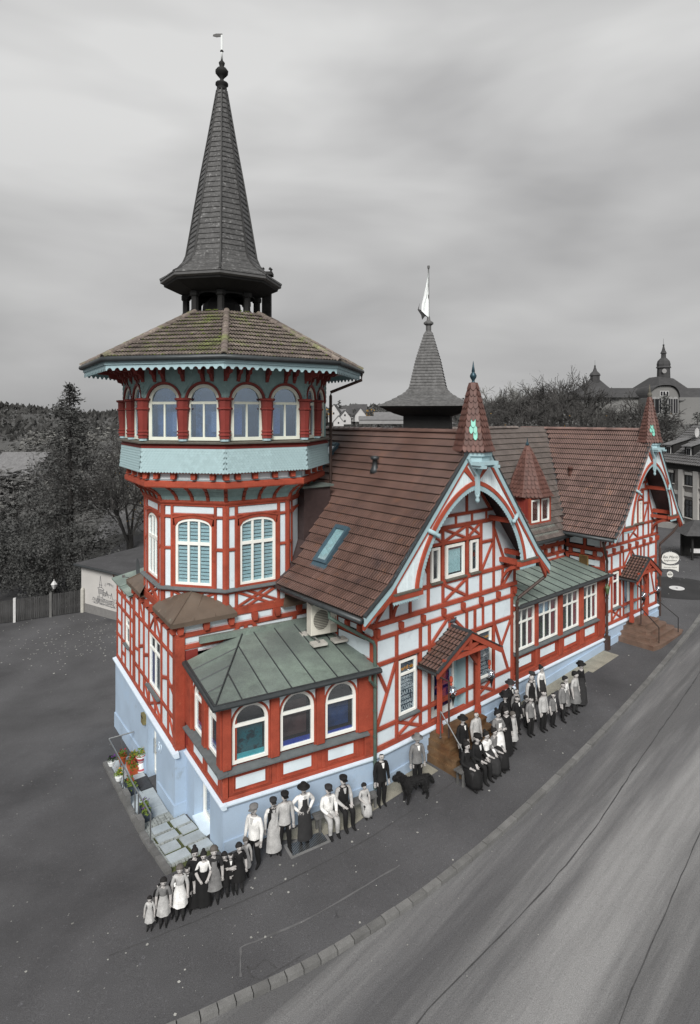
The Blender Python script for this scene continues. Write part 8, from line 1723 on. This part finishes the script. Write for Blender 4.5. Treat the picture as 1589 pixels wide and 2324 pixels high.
P('seated woman in white blouse on the plank seat', *FP(3.32, 1.80), 1.64, 'woman', 'sit', top='white', skirt=('dark', 'long'), fore='white', az=36)
P('seated woman in grey blouse at the far end of the plank seat', *FP(3.72, 1.82), 1.6, 'woman', 'sit', top='mid', skirt=('black', 'long'), fore='mid', az=42)
P('man with pale shirt standing on the steps behind the plank seat', *FP(3.45, 1.28), 1.5, 'man', top='light', bot='dark', az=35, z=.66, hair='hairl')
P('black-coated man standing on the steps behind the plank seat', *FP(2.75, 1.28), 1.55, 'man', top='black', bot='black', fore='black', az=38, z=.66, hat=('brim', 'black'))
P('woman in bright white apron with arms crossed before the steps', 4.93, 19.84, 1.72, 'woman', 'crossed', top='mid', fore='mid', skirt=('dark', 'long'), apron=('white', 'long'), az=32, hair='black')
P('broad woman in black dress with big dark hat near the white apron', 5.45, 20.95, 1.72, 'woman', top='black', skirt=('black', 'long'), fore='black', az=35, hat=('brim', 'black'))
P('black-dressed woman without hat close behind the white apron', *FP(4.45, 1.75), 1.62, 'woman', top='black', skirt=('black', 'long'), fore='black', az=30)
P('girl in pale dress between the two black-dressed women', *FP(4.9, 1.72), 1.3, 'girl', top='light', skirt=('light', 'knee'), az=40, hair='hairl')
P('dark-suited boy in front of the gable corner post', *FP(5.75, 1.3), 1.42, 'boy', top='black', bot='black', fore='black', az=36)
P('bearded old man in black coat against the gable wall', *FP(6.05, .8), 1.66, 'man', top='black', bot='black', fore='black', az=42, hat=('brim', 'dark'))
P('child in dark smock in front of the tall waistcoat man', *FP(6.4, 1.25), 1.15, 'girl', top='dark', skirt=('dark', 'knee'), az=38)
P('man in grey coat near the annexe downpipe', *FP(7.3, .9), 1.6, 'man', top='mid', bot='dark', fore='mid', az=45, hat=('cap', 'dark'))
P('white-bloused woman against the annexe plinth', *FP(8.2, .75), 1.5, 'woman', top='white', skirt=('dark', 'long'), fore='white', az=40)
P('man in grey shirt and black trousers before the gable corner', 6.05, 21.65, 1.52, 'man', top='mid', bot='black', fore='mid', az=38, hair='hairl')
P('tall man in dark waistcoat behind the boys near the annexe', 6.75, 22.15, 1.78, 'man', top='light', bot='dark', vest='black', fore='light', az=40, hair='hairl')
P('boy with white collar in front of the tall waistcoat man', 6.45, 21.24, 1.42, 'boy', top='mid', bot='black', az=35)
P('boy in pale jacket and dark breeches, middle of the annexe group', 6.99, 21.5, 1.5, 'boy', top='light', bot='black', fore='light', az=38)
P('short boy in black breeches beside the pale jacket boy', 7.42, 21.75, 1.26, 'boy', top='mid', bot='black', az=40)
P('boy in grey jersey striding at the right of the boys', 7.9, 22.1, 1.46, 'boy', 'stride', top='mid', bot='black', fore='mid', az=42)
P('pale blouse child between the grey jersey boy and the end girl', 8.15, 22.5, 1.46, 'girl', top='white', skirt=('mid', 'knee'), az=40)
P('girl in grey frock near the right end of the crowd', 8.56, 22.6, 1.58, 'girl', top='light', skirt=('mid', 'knee'), az=42, hair='black')
P('tall dark-coated woman at the right end of the crowd', 8.99, 23.15, 1.66, 'woman', top='black', skirt=('dark', 'long'), fore='black', az=42, hat=('brim', 'black'))
finish_people()
# benches under the seated people
def bench(label, a, b, h, w_=.34):
    a, b = Vector(a), Vector(b); F = frame((a.x, a.y), math.degrees(math.atan2(b.x - a.x, b.y - a.y))); L = (b - a).length; zf = lambda x: (lambda q: zg(q.x, q.y))(W2(F, x, 0, 0)); th = thing('plank_bench', label, 'bench', (a.x, a.y, zf(0))); mt = mat('grey bench plank', '#5c5c5b', rough=.9, var=.3, scale=4)
    z1 = max(zf(0), zf(L)) + h
    for i in range(3): m = MB(); m.box(-.1, L + .1, -w_ / 2 + i * w_ / 3 + .006, -w_ / 2 + (i + 1) * w_ / 3 - .006, z1 - .04, z1); obj('plank', m, mt, th, F)
    for x in (.05, L - .05):
        for y in (-w_ / 2 + .05, w_ / 2 - .05): m = MB(); m.box(x - .03, x + .03, y - .03, y + .03, zf(x) - .02, z1 - .04); obj('leg', m, mt, th, F)
bench('low plank bench under the seated men before the bay', (-.95, 17.0), (.75, 18.0), .36, .3); bench('long grey plank seat in front of the main gable steps', FP(2.1, 1.68), FP(4.0, 1.68), .40, .32)
# big dog
def dog(label, x, y, az, L=1.15):
    th = thing('dog', label, 'dog', (x, y, zg(x, y)), None, math.radians(az)); V = []; E = []; R = []
    def v(p, r, par=None):
        V.append(Vector(p) * L); R.append((r * L, r * L) if not isinstance(r, tuple) else (r[0] * L, r[1] * L))
        if par is not None: E.append((par, len(V) - 1))
        return len(V) - 1
    be = v((0, 0, .50), .125); ch = v((.24, 0, .52), .155, be); sh = v((.36, 0, .60), .12, ch); nk = v((.46, 0, .70), .095, sh); hd = v((.54, 0, .78), .09, nk); mz = v((.64, 0, .74), .055, hd); v((.70, 0, .73), .042, mz)
    hp = v((-.26, 0, .53), .13, be); ta = v((-.36, 0, .55), .05, hp); t2 = v((-.46, 0, .46), .045, ta); v((-.52, 0, .34), .03, t2)
    for s in (-1, 1):
        v((.50, s * .085, .80), .03, hd); v((.49, s * .10, .70), .018, len(V) - 1)
        a = v((.30, s * .09, .42), .075, ch); b = v((.29, s * .09, .24), .042, a); c = v((.30, s * .09, .05), .036, b); v((.35, s * .09, .03), .036, c)
        a = v((-.26, s * .09, .40), .085, hp); b = v((-.20, s * .095, .27), .055, a); c = v((-.31, s * .095, .16), .036, b); d = v((-.29, s * .095, .05), .034, c); v((-.24, s * .095, .03), .036, d)
    me = bpy.data.meshes.new('skel'); me.from_pydata([tuple(p) for p in V], E, []); o = bpy.data.objects.new('skel', me); COL.objects.link(o); o.modifiers.new('s', 'SKIN'); bpy.context.view_layer.objects.active = o
    if not me.skin_vertices: bpy.ops.mesh.customdata_skin_add()
    for i, s in enumerate(me.skin_vertices[0].data): s.radius = R[i]; s.use_root = i == 0
    ss = o.modifiers.new('u', 'SUBSURF'); ss.levels = 2; dg = bpy.context.evaluated_depsgraph_get(); dg.update(); m2 = bpy.data.meshes.new_from_object(o.evaluated_get(dg)); bpy.data.objects.remove(o); m2.materials.clear(); m2.materials.append(PM['black'])
    for f in m2.polygons: f.use_smooth = True
    bo = bpy.data.objects.new('body', m2); place(bo, th, WM[th.name])
    fu = MB()
    for f in m2.polygons:
        if f.center.z > .25 * L and random.random() < .8: tri(fu, f.center.copy(), (f.normal + Vector((-.5, 0, -.6))).normalized(), .05 * L, 0, .35)
    obj('fur', fu, PM['black'], th, WM[th.name])
dog('large shaggy black dog standing before the main gable steps', 2.02, 18.15, 205)
